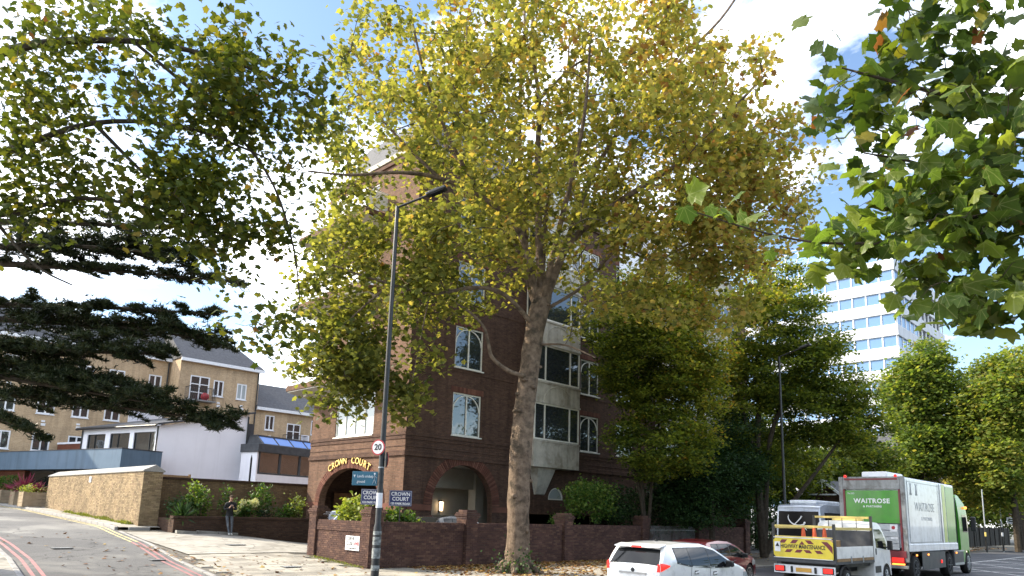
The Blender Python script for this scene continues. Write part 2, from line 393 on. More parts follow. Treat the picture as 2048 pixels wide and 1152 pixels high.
M['plastic_black'] = rough_mat('black plastic', (.012, .012, .013), (.025, .025, .026), 9, .5, .1, .003, .4)
M['dark_grey'] = rough_mat('dark grey panel', (.045, .048, .055), (.075, .078, .085), 3, .5, .1)
M['alloy'] = paint('alloy rim', (.42, .42, .42), .35, .2, .7, .3)
M['tail'] = emit('tail lamp lit', (1, .025, .015), .7)
M['tail_dim'] = emit('tail lamp', (1, .02, .02), .25, (.4, .015, .02))
M['amber'] = emit('amber lamp', (1, .30, .05), 1.6, (.6, .2, .03))
M['marker'] = emit('white marker lamp', (1, .8, .6), 1.5, (.6, .6, .6))
M['lantern'] = emit('lit lantern', (1, .7, .4), 2.2, (.6, .5, .3))
M['timber'] = rough_mat('timber', (.20, .125, .06), (.32, .21, .11), 5, .8, .3, .006)
M['planter_wood'] = rough_mat('pale timber', (.24, .18, .115), (.33, .255, .17), 3, .8, .2, .006)
M['fence_dark'] = rough_mat('dark stained timber', (.02, .018, .015), (.045, .04, .033), 4, .85, .3, .01)
M['dark_void'] = rough_mat('dark interior', (.012, .012, .012), (.02, .019, .018), 3, .9, 0)  # near black stands in for the unlit depth of rooms and garage
M['plaster'] = rough_mat('cream plaster', (.42, .39, .34), (.50, .47, .41), 2, .9, .1, .004)
M['tower_conc'] = rough_mat('hazed concrete panel', (.50, .52, .56), (.58, .60, .64), .3, .85, .1, .01)  # pale bluish distance haze is put into the concrete colour
M['tower_glass'] = glass('tower glass', (.12, .22, .38), .15, .8, .01)
LEAF = {}
LEAF['plane'] = leaf_mat('autumn plane leaf', [(0, (.08, .10, .028)), (.3, (.20, .215, .055)), (.55, (.33, .315, .085)), (.75, (.42, .32, .095)), (.9, (.36, .19, .07)), (1, (.16, .085, .04))], .58, (1.2, 1.15, .55))
LEAF['plane_green'] = leaf_mat('green plane leaf', [(0, (.03, .05, .010)), (.4, (.075, .10, .018)), (.75, (.14, .145, .024)), (.92, (.19, .14, .03)), (1, (.16, .07, .03))], .5, (1.2, 1.1, .5))
LEAF['near'] = leaf_mat('near plane leaf', [(0, (.020, .042, .012)), (.4, (.050, .085, .016)), (.75, (.105, .135, .022)), (.93, (.20, .18, .03)), (1, (.16, .06, .03))], .45, (1.3, 1.3, .5), .42, .35)
LEAF['near_veined'] = leaf_mat('near plane leaf with veins', [(0, (.03, .06, .018)), (.4, (.085, .14, .028)), (.75, (.17, .21, .04)), (.93, (.28, .24, .05)), (1, (.18, .07, .03))], .6, (1.5, 1.45, .6), .42, .35)
def _veins(mt):
    nt = mt.node_tree; tc_n = nt.nodes.new('ShaderNodeTexCoord'); s = nt.nodes.new('ShaderNodeSeparateXYZ'); nt.links.new(tc_n.outputs['Object'], s.inputs[0])
    def mth(op, a, b=None):
        n = nt.nodes.new('ShaderNodeMath'); n.operation = op
        for i, q in enumerate((a, b)):
            if q is None: continue
            if isinstance(q, (int, float)): n.inputs[i].default_value = q
            else: nt.links.new(q, n.inputs[i])
        return n.outputs[0]
    ang = mth('ABSOLUTE', mth('ARCTAN2', s.outputs[0], s.outputs[1])); r = mth('SQRT', mth('ADD', mth('MULTIPLY', s.outputs[0], s.outputs[0]), mth('MULTIPLY', s.outputs[1], s.outputs[1])))
    d = mth('MINIMUM', ang, mth('MINIMUM', mth('ABSOLUTE', mth('SUBTRACT', ang, .72)), mth('ABSOLUTE', mth('SUBTRACT', ang, 1.38)))); w = mth('LESS_THAN', mth('MULTIPLY', d, r), .016)
    n2 = noise(nt, 7, 4, .6, tc_n.outputs['Object'])
    base = [l for l in nt.links if l.to_socket.name == 'Base Color'][0].from_socket
    c = mixc(nt, .45, base, ramp(nt, n2, [(.3, (.28, .3, .28)), (.72, (.78, .74, .6))]), 'OVERLAY'); c = mixc(nt, w, c, (.30, .33, .12))
    for l in list(nt.links):
        if l.from_socket == base and l.to_node.type == 'BSDF_PRINCIPLED': nt.links.new(c, l.to_socket)
_veins(LEAF['near_veined'])
LEAF['hornbeam'] = leaf_mat('hornbeam leaf', [(0, (.045, .08, .02)), (.4, (.14, .18, .03)), (.75, (.28, .30, .05)), (.93, (.40, .32, .055)), (1, (.46, .27, .05))], .58)
LEAF['far'] = leaf_mat('roadside tree leaf', [(0, (.05, .095, .025)), (.4, (.12, .18, .04)), (.8, (.25, .28, .065)), (1, (.34, .29, .09))], .58)
LEAF['cedar'] = leaf_mat('cedar needle', [(0, (.008, .014, .007)), (.5, (.020, .032, .011)), (.85, (.045, .055, .016)), (1, (.06, .05, .02))], .15)
LEAF['shrub'] = leaf_mat('shrub leaf', [(0, (.025, .07, .015)), (.5, (.07, .14, .025)), (1, (.22, .28, .06))], .4)
LEAF['dark_shrub'] = leaf_mat('dark evergreen leaf', [(0, (.014, .032, .014)), (.6, (.038, .08, .026)), (1, (.09, .15, .045))], .35)
LEAF['lime_shrub'] = leaf_mat('pale laurel leaf', [(0, (.08, .12, .02)), (.5, (.22, .28, .05)), (1, (.46, .46, .16))], .4)
LEAF['cordyline'] = leaf_mat('purple cordyline', [(0, (.08, .015, .03)), (.5, (.20, .03, .06)), (1, (.30, .09, .10))], .3, (1.2, .9, .9))
LEAF['flower'] = leaf_mat('cream hydrangea', [(0, (.30, .36, .14)), (.5, (.55, .55, .30)), (1, (.72, .70, .52))], .3)
LEAF['litter'] = leaf_mat('fallen leaf', [(0, (.07, .03, .015)), (.4, (.20, .095, .035)), (.75, (.36, .21, .07)), (1, (.42, .33, .12))], .15)
LEAF['moss'] = leaf_mat('moss and weeds', [(0, (.09, .12, .02)), (1, (.28, .30, .06))], .3)

def add_streaks(k, amt, sc_=(2.2, 2.2, .16), dark=(.30, .28, .25)):
    mt = M[k]; nt = mt.node_tree; b = nt.nodes['Principled BSDF']; src = b.inputs['Base Color'].links[0].from_socket
    v = nt.nodes.new('ShaderNodeVectorMath'); v.operation = 'MULTIPLY'; v.inputs[1].default_value = sc_; nt.links.new(wpos(nt), v.inputs[0])
    f = ramp(nt, noise(nt, 1.0, 6, .65, v.outputs[0], .3), [(.48, (0, 0, 0)), (.75, (amt, amt, amt))]); nt.links.new(mixc(nt, f, src, dark, 'MULTIPLY'), b.inputs['Base Color'])
for k, a in (('white_render', .10), ('render', .6), ('blue_fascia', .4), ('tan_brick', .45), ('brown_brick', .6), ('brown_brick_sunlit', .6), ('lorry_white', .3), ('green_paint', .3), ('grey_metal', .6), ('tower_conc', .4), ('stock_brick', .6)): add_streaks(k, a)
def add_cracks(k, sc_=.32, w=.012):
    mt = M[k]; nt = mt.node_tree; b = nt.nodes['Principled BSDF']; src = b.inputs['Base Color'].links[0].from_socket; p = wpos(nt)
    n = nt.nodes.new('ShaderNodeTexNoise'); n.inputs['Scale'].default_value = 1.6; n.inputs['Detail'].default_value = 5; nt.links.new(p, n.inputs['Vector'])
    ad = nt.nodes.new('ShaderNodeVectorMath'); ad.operation = 'ADD'; nt.links.new(p, ad.inputs[0]); nt.links.new(n.outputs['Color'], ad.inputs[1])
    vo = nt.nodes.new('ShaderNodeTexVoronoi'); vo.feature = 'DISTANCE_TO_EDGE'; vo.inputs['Scale'].default_value = sc_; nt.links.new(ad.outputs[0], vo.inputs['Vector'])
    f = ramp(nt, vo.outputs['Distance'], [(0, (.75, .75, .75)), (w, (0, 0, 0))]); c = mixc(nt, f, src, (.03, .03, .032))
    v2 = nt.nodes.new('ShaderNodeTexVoronoi'); v2.inputs['Scale'].default_value = .22; nt.links.new(ad.outputs[0], v2.inputs['Vector'])
    sp = nt.nodes.new('ShaderNodeSeparateColor'); nt.links.new(v2.outputs['Color'], sp.inputs[0]); c = mixc(nt, .55, c, ramp(nt, sp.outputs[0], [(.2, (.34, .34, .35)), (.8, (.66, .66, .64))]), 'OVERLAY')
    nt.links.new(c, b.inputs['Base Color'])
add_cracks('asphalt'); add_cracks('asphalt_dark', .2, .006); add_cracks('concrete', .25, .006)
# ---------------------------------------------------------------- terrain
_fd = [(-400, 0), (-.5, 0), (4, .27), (12, .78), (15, 1.0), (31, 1.5), (60, 2.0), (140, 2.4), (4000, 2.4)]
def zt(x, y):
    d = y - 21.2
    f = float(np.interp(d, [q[0] for q in _fd], [q[1] for q in _fd]))
    t = min(1, max(0, (x - 13.5) / 6.5)); t = t * t * (3 - 2 * t)
    return f * (1 - .65 * t)
def xr(y): return float(np.interp(y, [15.6, 16.2, 17, 18, 19.5, 21.2, 25, 30, 36, 90], [16.5, 13.6, 11.9, 10.7, 9.7, 9.25, 9.5, 10.2, 10.55, 10.7]))
def xl(y): return float(np.interp(y, [15.6, 17, 19, 22, 26, 30, 90], [-2, 1.5, 3.6, 4.6, 5.0, 5.2, 5.4]))
def zroad(y): return float(np.interp(y, [16, 21, 26], [-.1, -.07, -.03]))
def sheet(name, fn, nu, nv, mat, kind='structure'):
    mb = MB(); mb.grid(fn, nu, nv); return mb.build(name, mat, None, smooth=True, kind=kind)
gx = [-3000, -600, -150, -60, -30, -10, -4] + [i * 2. for i in range(0, 22)] + [46, 52, 60, 75, 100, 150, 300, 900, 3000]
gy = [-3000, -600, -150, -40, -10, 0, 10, 16, 19, 20.6, 21.2, 22, 23, 24, 25.2] + [26 + 1.5 * i for i in range(0, 20)] + [58, 64, 72, 82, 100, 140, 300, 900, 3000]
mb = MB(); mb.add([(x, y, zt(x, y) - .22) for x in gx for y in gy], [(i * len(gy) + j, (i + 1) * len(gy) + j, (i + 1) * len(gy) + j + 1, i * len(gy) + j + 1) for i in range(len(gx) - 1) for j in range(len(gy) - 1)])
mb.build('ground', M['earth'], None, smooth=True, kind='structure')
sheet('main_road', lambda u, v: (-80 + 380 * u, 2 + 14 * v, -.1), 40, 4, M['asphalt_dark'])
sheet('far_pavement', lambda u, v: (-80 + 380 * u, -8 + 10 * v, .02), 20, 2, M['concrete'])
def fy(v): return 15.6 + 74 * v ** 1.4
sheet('side_road', lambda u, v: ((1 - u) * xl(fy(v)) + u * xr(fy(v)), fy(v), zt(xl(fy(v)) * (1 - u) + u * xr(fy(v)), fy(v)) + zroad(fy(v)) + .03 * math.sin(PI * u)), 8, 90, M['asphalt'])
sheet('left_pavement', lambda u, v: (-30 * u + (1 - u) * xl(fy(v)) - .0, fy(v), zt(0, fy(v)) + .04), 6, 60, M['concrete'])
def fx2(u, y): return xr(y) + (70 - xr(y)) * u ** 1.6
def gy2(v): return 15.95 + 20 * v
sheet('pavement', lambda u, v: (fx2(u, gy2(v)), gy2(v), zt(fx2(u, gy2(v)), gy2(v)) - .03), 50, 60, M['joint'])
# driveway of cast concrete across the mouth of the forecourt
def fdx(u): return 10.35 + 10 * u
sheet('driveway', lambda u, v: (max(fdx(u), xr(26.4 + 7.4 * v) + .1), 26.4 + 7.4 * v, zt(fdx(u), 26.4 + 7.4 * v) + .004), 24, 24, M['concrete'])
sheet('forecourt', lambda u, v: (15.3 + 45 * u, 22.2 + 4.6 * v, zt(15.3 + 45 * u, 22.2 + 4.6 * v) + .002), 30, 6, M['asphalt'])
# kerb stones and paving slabs, each a piece of its own
kerb = thing('kerb', None, None); kerb['kind'] = 'structure'; del_ = [kerb.pop(k, None) for k in ('label', 'category')]
kb = MB(); kb.obox((0, 0, -.09), (.445, 0, 0), (0, .065, 0), (0, 0, .1)); k0 = kb.build('kerb_stone', M['kerb'], kerb, bevel=.012); first_k = True
def kerb_run(pts, zo):
    global first_k
    L = 0; seg = [Vector(p) for p in pts]
    tot = sum((seg[i + 1] - seg[i]).length for i in range(len(seg) - 1)); n = int(tot / .92)
    for k in range(n):
        s = (k + .5) * tot / n; i = 0
        while i < len(seg) - 2 and s > (seg[i + 1] - seg[i]).length: s -= (seg[i + 1] - seg[i]).length; i += 1
        d = (seg[i + 1] - seg[i]).normalized(); p = seg[i] + d * s
        g = (zt(p.x + d.x * .3, p.y + d.y * .3) - zt(p.x - d.x * .3, p.y - d.y * .3)) / .6
        o = k0 if first_k else k0.copy()
        if not first_k: col.objects.link(o); o.parent = kerb
        first_k = False
        dz = zo(p) if callable(zo) else zo
        xa = Vector((d.x, d.y, g)).normalized(); ya = UP.cross(xa).normalized(); za_ = xa.cross(ya)
        mm = Matrix((xa, ya, za_)).transposed().to_4x4(); mm.translation = Vector((p.x, p.y, zt(p.x, p.y) + dz + rnd.uniform(-.004, .004)))
        o.matrix_local = mm
def kz(p): return -.015 if p.y < 19 or p.x > 13 else (-.02 if p.y < 34.5 else .09)
pts = [(62, 15.97, 0), (20, 15.97, 0), (16, 15.97, 0)] + [(xr(y) + .03, y, 0) for y in (16.1, 16.5, 17, 17.6, 18.3, 19, 20, 21.2, 23, 25, 27.5, 30, 33, 34.4)]
kerb_run(pts, kz)
kerb_run([(xr(y) - .02, y, 0) for y in (34.9, 36, 40, 46, 54, 62)], .10)
kerb_run([(10.5, 34.85, 0), (12.3, 34.85, 0)], .10)
kerb_run([(xl(y) - .06, y, 0) for y in (20, 22, 24, 26, 28, 30, 36, 44, 52)], .05)
# raised strip of pavement in front of the yellow wall
sheet('raised_pavement', lambda u, v: (10.58 + 1.75 * u, 34.92 + 36 * v, zt(11.3, 34.92 + 36 * v) + .10), 4, 30, M['concrete'])
pave = bpy.data.objects.new('paving', None); col.objects.link(pave); pave['kind'] = 'structure'; MW[pave] = Matrix.Identity(4)
sb_ = MB(); sb_.obox((0, 0, -.03), (.372, 0, 0), (0, .296, 0), (0, 0, .03)); s0 = sb_.build('paving_slab', M['paver'], pave, bevel=.006, seg=1); first = True; ns = 0
cand = []
for j in range(22):
    y = 16.35 + .6 * j
    for i in range(40):
        x = 9.2 + .755 * i + (.377 if j % 2 else 0)
        if y > 26.2 and True: continue
        if x - .38 < xr(y) + .12 or x > 34: continue
        if x > 14.3 and y > 21.4: continue
        c = Vector((x, y, 0)); cand.append((c.length, x, y))
cand.sort(); stuff_s = MB()
for q, (dd, x, y) in enumerate(cand):
    gx_ = (zt(x + .3, y) - zt(x - .3, y)) / .6; gy_ = (zt(x, y + .3) - zt(x, y - .3)) / .6
    xa = Vector((1, 0, gx_ + rnd.uniform(-.006, .006))).normalized(); ya = Vector((0, 1, gy_ + rnd.uniform(-.008, .008))); za_ = xa.cross(ya).normalized(); ya = za_.cross(xa)
    mm = Matrix((xa, ya, za_)).transposed().to_4x4(); mm.translation = Vector((x, y, zt(x, y) + rnd.uniform(-.003, .004)))
    if q < 299:
        o = s0 if first else s0.copy()
        if not first: col.objects.link(o); o.parent = pave
        first = False; o.matrix_local = mm
    else:
        stuff_s.obox(mm @ Vector((0, 0, -.03)), xa * .372, ya * .296, za_ * .03)
stuff_s.build('paving_stones', M['paver'], pave, kind='stuff')
# painted markings
def strip(name, path, w, mat, zf, off=0, parent=None):
    mb = MB(); P = [Vector((p[0], p[1], 0)) for p in path]; vs = []
    for i, p in enumerate(P):
        d = (P[min(i + 1, len(P) - 1)] - P[max(i - 1, 0)]).normalized(); n = Vector((-d.y, d.x, 0))
        for s in (-w / 2, w / 2):
            q = p + n * (s + off); vs.append((q.x, q.y, zf(q.x, q.y)))
    mb.add(vs, [(2 * i, 2 * i + 1, 2 * i + 3, 2 * i + 2) for i in range(len(P) - 1)]); return mb.build(name, mat, parent, kind='structure')
def zs(x, y):
    a, b = xl(y), xr(y); u = min(1, max(0, (x - a) / (b - a))); return zt(x, y) + zroad(y) + .03 * math.sin(PI * u) + .008
ys = [17 + .7 * i for i in range(20)]
for off in (.28, .52):
    strip('red_line', [(xr(y) - off, y) for y in ys], .1, M['red_line'], zs)
    strip('yellow_line', [(xr(y) - off, y) for y in [30.4 + .9 * i for i in range(40)]], .1, M['yellow_line'], zs)
    strip('red_line', [(xl(y) + off, y) for y in [19 + .8 * i for i in range(30)]], .1, M['red_line'], zs)
strip('white_dash', [(8.0, 20.6), (8.3, 21.6)], .1, M['white_line'], zs)
for k in range(5):
    a = 40 + 5.4 * k
    strip('box_line', [(a, 11.6), (a + 7, 6.0)], .14, M['white_line'], lambda x, y: -.092)
    strip('box_line', [(a, 6.0), (a + 7, 11.6)], .14, M['white_line'], lambda x, y: -.088)
strip('box_line', [(39, 11.7), (72, 11.7)], .14, M['white_line'], lambda x, y: -.084)
strip('box_line', [(39, 5.9), (72, 5.9)], .14, M['white_line'], lambda x, y: -.084)
for k in range(8): strip('lane_dash', [(10 + 9 * k, 8.2), (13 + 9 * k, 8.2)], .1, M['white_line'], lambda x, y: -.094) if k < 3 else None

def cover(x, y, w, h, label, zf, name='drain_cover'):
    z = zf(x, y); t = thing(name, label, 'drain cover', (x, y, z)); mb = MB(); mb.obox((x, y, z + .004), (w / 2, 0, 0), (0, h / 2, 0), (0, 0, .006)); mb.build('frame', M['black_metal'], t)
    for i in range(6): mb = MB(); mb.obox((x - w / 2 + w * (i + .5) / 6, y, z + .012), (w / 20, 0, 0), (0, h / 2 - .03, 0), (0, 0, .004)); mb.build('bar', M['grey_metal'], t)
cover(8.9, 25.2, .45, .45, 'square gully grating in the side street beside the red lines', zs); cover(6.9, 28.5, .6, .6, 'square iron cover in the middle of the side street', zs); cover(12.3, 22.6, .6, .45, 'dark utility cover in the sunlit corner pavement', lambda x, y: zt(x, y) + .004)
cover(13.2, 28.9, .7, .5, 'dark utility cover in the driveway concrete', lambda x, y: zt(x, y) + .01)
# ---------------------------------------------------------------- wall and window helpers
def arch_pts(xc, zs_, r, n=14, z0=0, rz=None):
    rz = rz or r
    return [(xc - r, z0)] + [(xc - r * math.cos(PI * i / n), zs_ + rz * math.sin(PI * i / n)) for i in range(n + 1)] + [(xc + r, z0)]
def facade(mb, org, xd, inw, outer, holes, depth=.25, m=0):
    """wall face with openings; (x, z) outlines; reveals run inward"""
    org = Vector(org); xd = Vector(xd); inw = Vector(inw)
    loops = [[Vector((x, z, 0)) for x, z in outer]] + [[Vector((x, z, 0)) for x, z in h] for h in holes]
    tris = geometry.tessellate_polygon(loops)
    flat = [v for L in loops for v in L]; P = [org + xd * v.x + UP * v.y for v in flat]
    mb.add(P, [tuple(t) for t in tris], m)
    for L in loops[1:]:
        Q = [org + xd * v.x + UP * v.y for v in L]; n = len(Q)
        mb.add(Q + [q + inw * depth for q in Q], [(i, (i + 1) % n, n + (i + 1) % n, n + i) for i in range(n)], m)
def window(parent, org, xd, out, w, h, mull=(.5,), arch=False, name='window', frame='white_wood', gl='glass', fw=.07, trans=(), back=-.08, dep=.07, sill=True):
    """org: lower left corner of the opening on the wall face; frame sits in the reveal"""
    org = Vector(org); xd = Vector(xd); out = Vector(out); o2 = org + out * back
    mb = MB()
    def bar(x0, z0, x1, z1, d=dep, ofs=0):
        c = o2 + xd * (x0 + x1) / 2 + UP * (z0 + z1) / 2 + out * ofs; mb.obox(c, xd * (x1 - x0) / 2, out * d / 2, UP * (z1 - z0) / 2)
    bar(0, 0, w, fw); bar(0, h - fw, w, h); bar(0, fw, fw, h - fw); bar(w - fw, fw, w, h - fw)
    for q in mull: bar(q * w - fw * .5, fw, q * w + fw * .5, h - fw, dep * 1.1)
    for q in trans: bar(fw, q * h - fw * .35, w - fw, q * h + fw * .35, dep * .9)
    if sill: mb.obox(o2 + xd * w / 2 + UP * (-.03) + out * (-back / 2 + .02), xd * (w / 2 + .05), out * (abs(back) / 2 + .07), UP * .03)
    if arch:
        n = 14; r = w / 2 - fw * .8; zc = h - fw - r * .9; ri = r - fw * .7
        vs = []
        for i in range(n + 1):
            t = PI * i / n
            for rr in (r, ri):
                for d in (dep * .45, -dep * .3):
                    vs.append(o2 + xd * (w / 2 - rr * math.cos(t)) + UP * (zc + rr * .9 * math.sin(t)) + out * d)
        fs = []
        for i in range(n):
            a = 4 * i; b = a + 4; fs += [(a, b, b + 2, a + 2), (a, a + 1, b + 1, b), (a + 2, b + 2, b + 3, a + 3)]
        mb.add(vs, fs)
    f = mb.build(name, M[frame], parent)
    xs = [0] + list(mull) + [1]
    for i in range(len(xs) - 1):
        g = MB(); x0 = xs[i] * w + fw * .45; x1 = xs[i + 1] * w - fw * .45
        c = o2 + xd * (x0 + x1) / 2 + UP * h / 2 - out * .02
        g.obox(c, xd * (x1 - x0) / 2, out * .008, UP * (h / 2 - fw * .5)); g.build('pane', M[gl], f)
    return f

# ---------------------------------------------------------------- the mansion block
X0, Y0 = 19.9, 26.8; XE = 54.0; YE = 35.4; ZT = 20.4
blk = thing('mansion_block', 'dark brown brick mansion block with arched entrances, pale bays and gilt lettering', 'building', (X0, Y0, 0))
PX = (1, 0, 0); PY = (0, 1, 0); OUT = (0, -1, 0); OUTL = (-1, 0, 0)
def rect(x, z, w, h): return [(x, z), (x, z + h), (x + w, z + h), (x + w, z)]
FL = [5.85, 9.3, 12.8, 16.3]           # sills above the arcade
wins = []
park = []
for k, z in enumerate(FL):
    park.append((22.68, z, 1.9, 2.15)); park.append((32.65, z, 1.75, 2.15))
    for x in (36.2, 50.6): park.append((x, z, 1.8, 2.1))
holes = [rect(x - X0, z, w, h) for x, z, w, h in park]
holes.append(arch_pts(23.62 - X0, 2.42, 1.98, 20, -.1))
holes.append(rect(27.4 - X0, -.05, 9.6, 2.15))
holes.append(arch_pts(30.55 - X0, 2.95, .64, 14, 2.92)); holes.append(arch_pts(27.9 - X0, 2.6, .3, 10, 2.4))
mbw = MB()
facade(mbw, (X0, Y0, 0), PX, (0, 1, 0), [(0, -.6), (0, ZT), (XE - X0, ZT), (XE - X0, -.6)], holes, .34)
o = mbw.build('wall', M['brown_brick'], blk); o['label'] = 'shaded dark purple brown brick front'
lw = [(29.5 - Y0, 5.75, 3.5, 2.35), (30.3 - Y0, 9.3, 2.2, 2.3), (30.3 - Y0, 12.95, 2.2, 2.4), (30.3 - Y0, 17.0, 2.2, 2.3)]
hl = [rect(*q) for q in lw] + [arch_pts(31.35 - Y0, 2.42, 2.72, 22, -.1, 1.7)]
mbw = MB(); facade(mbw, (X0, Y0, 0), PY, (1, 0, 0), [(0, -.6), (0, ZT), (YE - Y0, ZT), (YE - Y0, -.6)], hl, .34)
o = mbw.build('wall', M['brown_brick_sunlit'], blk); o['label'] = 'sunlit brown brick end wall'
mbw = MB(); facade(mbw, (X0, YE, 0), PX, (0, -1, 0), [(0, -.6), (0, ZT), (XE - X0, ZT), (XE - X0, -.6)], [rect(1.5, -.05, 3.2, 3.0)], .3)
mbw.box(XE - .02, Y0, -.5, XE, YE - .03, ZT); mbw.build('wall', M['brown_brick'], blk)
# vaulted undercroft behind the arches
mb = MB()
mb.box(X0 + .4, Y0 + .4, 4.45, X0 + 17, YE - .3, 4.6); mb.box(23.6, 31, 0, 30.4, 31.2, 4.44)
mb.box(22.2, 29.6, 0, 22.75, 30.2, 4.44); mb.box(26.9, 29.5, 0, 27.5, 30.1, 4.44); mb.box(22.3, 29.7, 3.35, 27.4, 30.0, 4.43)
mb.build('undercroft', M['plaster'], blk)
mb = MB(); mb.box(X0 + .5, Y0 + .34, -.08, XE - .5, YE - .2, .01); mb.build('undercroft_floor', M['asphalt'], blk)
mb = MB(); mb.box(30.6, 32.5, 0, 40, 32.6, 2.6); mb.box(30.4, Y0 + .4, 2.3, 38.3, 32.4, 2.4); mb.build('garage_dark', M['dark_void'], blk)  # black sheets stand in for the deep shade inside the garage
# bands and copings
def band(z0, z1, pr, mat='brown_brick', l='string_course'):
    mb = MB(); mb.box(X0 - pr, Y0 - pr, z0, XE, Y0 + .004, z1); mb.box(X0 - pr, Y0 + .004, z0, X0 + .004, YE, z1); mb.build(l, M[mat], blk, bevel=.012)
band(5.58, 5.76, .07); band(5.40, 5.575, .035); band(4.78, 4.88, .05); band(4.62, 4.775, .09); band(5.05, 5.11, .025)
for z in (9.05, 12.55, 16.05): band(z, z + .09, .025)
band(19.9, 20.15, .1); band(20.15, 20.42, .16, 'render', 'parapet_coping')
# arches: red rubbed voussoirs and imposts
def voussoirs(org, xd, out, xc, zs_, r, rz, th, n, z0):
    mb = MB(); org = Vector(org); xd = Vector(xd); out = Vector(out)
    for i in range(n):
        t0 = PI * i / n + .006; t1 = PI * (i + 1) / n - .006; pr = .035 + rnd.uniform(-.006, .006)
        q = []
        for t, k in ((t0, 0), (t0, 1), (t1, 1), (t1, 0)):
            a = r + th * k; b = rz + th * k
            q.append(org + xd * (xc - a * math.cos(t)) + UP * (zs_ + b * math.sin(t)) + out * pr)
        mb.prism(q, -out * (pr + .02))
    mb.build('arch_bricks', M['voussoir'], blk, kind='stuff', pieces=6)
voussoirs((X0, Y0, 0), PX, OUT, 23.62 - X0, 2.42, 1.99, 1.99, .5, 60, 0)
voussoirs((X0, Y0, 0), PY, OUTL, 31.35 - Y0, 2.42, 2.73, 1.71, .42, 66, 0)
for x0, x1 in ((20.2, 21.62), (25.62, 27.1)): mb = MB(); mb.box(x0, Y0 - .045, 2.12, x1, Y0 + .003, 2.40); mb.build('impost', M['voussoir'], blk, bevel=.01)
for y0, y1 in ((Y0 + .2, 28.6), (34.1, YE)): mb = MB(); mb.box(X0 - .05, y0, 2.1, X0 + .003, y1, 2.40); mb.build('impost', M['voussoir'], blk, bevel=.01)
for i, (x, z, w, h) in enumerate(park):
    window(blk, (x, Y0, z), PX, OUT, w, h, (.5,), arch=True, gl='glass')
    mb = MB()
    n = 16
    for k in range(n):
        a = x - .15 + (w + .3) * k / n; mb.box(a + .006, Y0 - .012, z + h + .02, a + (w + .3) / n - .006, Y0 + .02, z + h + .3)
    mb.build('flat_arch_bricks', M['voussoir'], blk, kind='stuff', pieces=6)
for i, (y, z, w, h) in enumerate(lw):
    window(blk, (X0, Y0 + y, z), PY, OUTL, w, h, (.25, .5, .75) if i == 0 else (.5,), arch=i > 0, gl='glass_pale' if i == 0 else 'glass', fw=.07)
# lunette and fanlight windows under the first bay
def lunette(xc, z0, r):
    mb = MB(); n = 16; vs = []
    for i in range(n + 1):
        t = PI * i / n
        for rr in (r, r - .07):
            for d in (.02, .10): vs.append((xc - rr * math.cos(t), Y0 + d, z0 + rr * math.sin(t)))
    fs = []
    for i in range(n):
        a = 4 * i; b = a + 4; fs += [(a, b, b + 2, a + 2), (a + 1, a, b, b + 1), (a + 2, b + 2, b + 3, a + 3)]
    mb.add(vs, fs); mb.box(xc - r, Y0 + .02, z0 - .06, xc + r, Y0 + .1, z0)
    f = mb.build('window', M['white_wood'], blk)
    g = MB(); g.prism([(xc - (r - .05) * math.cos(PI * i / n), Y0 + .08, z0 + (r - .05) * math.sin(PI * i / n)) for i in range(n + 1)], (0, .01, 0)); g.build('pane', M['glass_pale'], f)
lunette(30.55, 2.98, .62)
mb = MB(); mb.tube([(27.6, Y0 - .03, .1)] + [(27.9 - .3 * math.cos(PI * i / 10), Y0 - .03, 2.6 + .3 * math.sin(PI * i / 10)) for i in range(11)] + [(28.2, Y0 - .03, .1)], .035, 6); mb.build('door_trim', M['white_wood'], blk)
# rendered bays: stacked windows with relief arches on the panels between
def bay(x0, x1, base, floors, top, pr=.85, dark=True):
    yb = Y0 - pr
    zs0 = base
    zcur = base
    for k, (z0, h) in enumerate(floors):
        mb = MB(); mb.box(x0, yb, zcur, x1, Y0 - .003, z0 - .02); mb.box(x0 - .05, yb - .05, z0 - .12, x1 + .05, Y0 - .004, z0 - .03)
        if k: mb.box(x0 - .04, yb - .04, zcur, x1 + .04, Y0 - .004, zcur + .1)
        p = mb.build('bay_panel', M['render'], blk, bevel=.01)
        if k:
            n = 16; xc = (x0 + x1) / 2; r = (x1 - x0) * .30; zc = zcur + .22; mo = MB()
            mo.tube([(xc - r, yb - .01, zcur + .12)] + [(xc - r * math.cos(PI * i / n), yb - .01, zc + (z0 - zc - .22) * math.sin(PI * i / n)) for i in range(n + 1)] + [(xc + r, yb - .01, zcur + .12)], .03, 6)
            mo.build('relief_arch', M['render'], p)
        window(blk, (x0 + .02, yb, z0), PX, OUT, x1 - x0 - .04, h, (.22, .78), gl='glass', fw=.075, back=-.06, sill=False)
        window(blk, (x0, Y0 - .03, z0), (0, -1, 0), (-1, 0, 0), pr - .08, h, (), gl='glass', fw=.06, back=-.05, sill=False)
        window(blk, (x1, yb + .08, z0), (0, 1, 0), (1, 0, 0), pr - .08, h, (), gl='glass', fw=.06, back=-.05, sill=False)
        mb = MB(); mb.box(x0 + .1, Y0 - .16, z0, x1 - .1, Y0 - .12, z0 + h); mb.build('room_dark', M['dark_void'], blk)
        zcur = z0 + h
    mb = MB(); mb.box(x0, yb, zcur, x1, Y0 - .003, top); mb.build('bay_panel', M['render'], blk, bevel=.01)
bay(27.75, 31.55, 4.62, [(6.1, 2.0), (9.35, 2.05), (12.85, 2.05), (16.35, 2.0)], 20.3)
mb = MB(); c = [(28.75, Y0, 3.15), (29.55, Y0, 3.15), (29.95, Y0, 4.62), (28.35, Y0, 4.62)]; t = [(28.8, Y0 - .12, 3.2), (29.5, Y0 - .12, 3.2), (29.85, Y0 - .6, 4.62), (28.45, Y0 - .6, 4.62)]
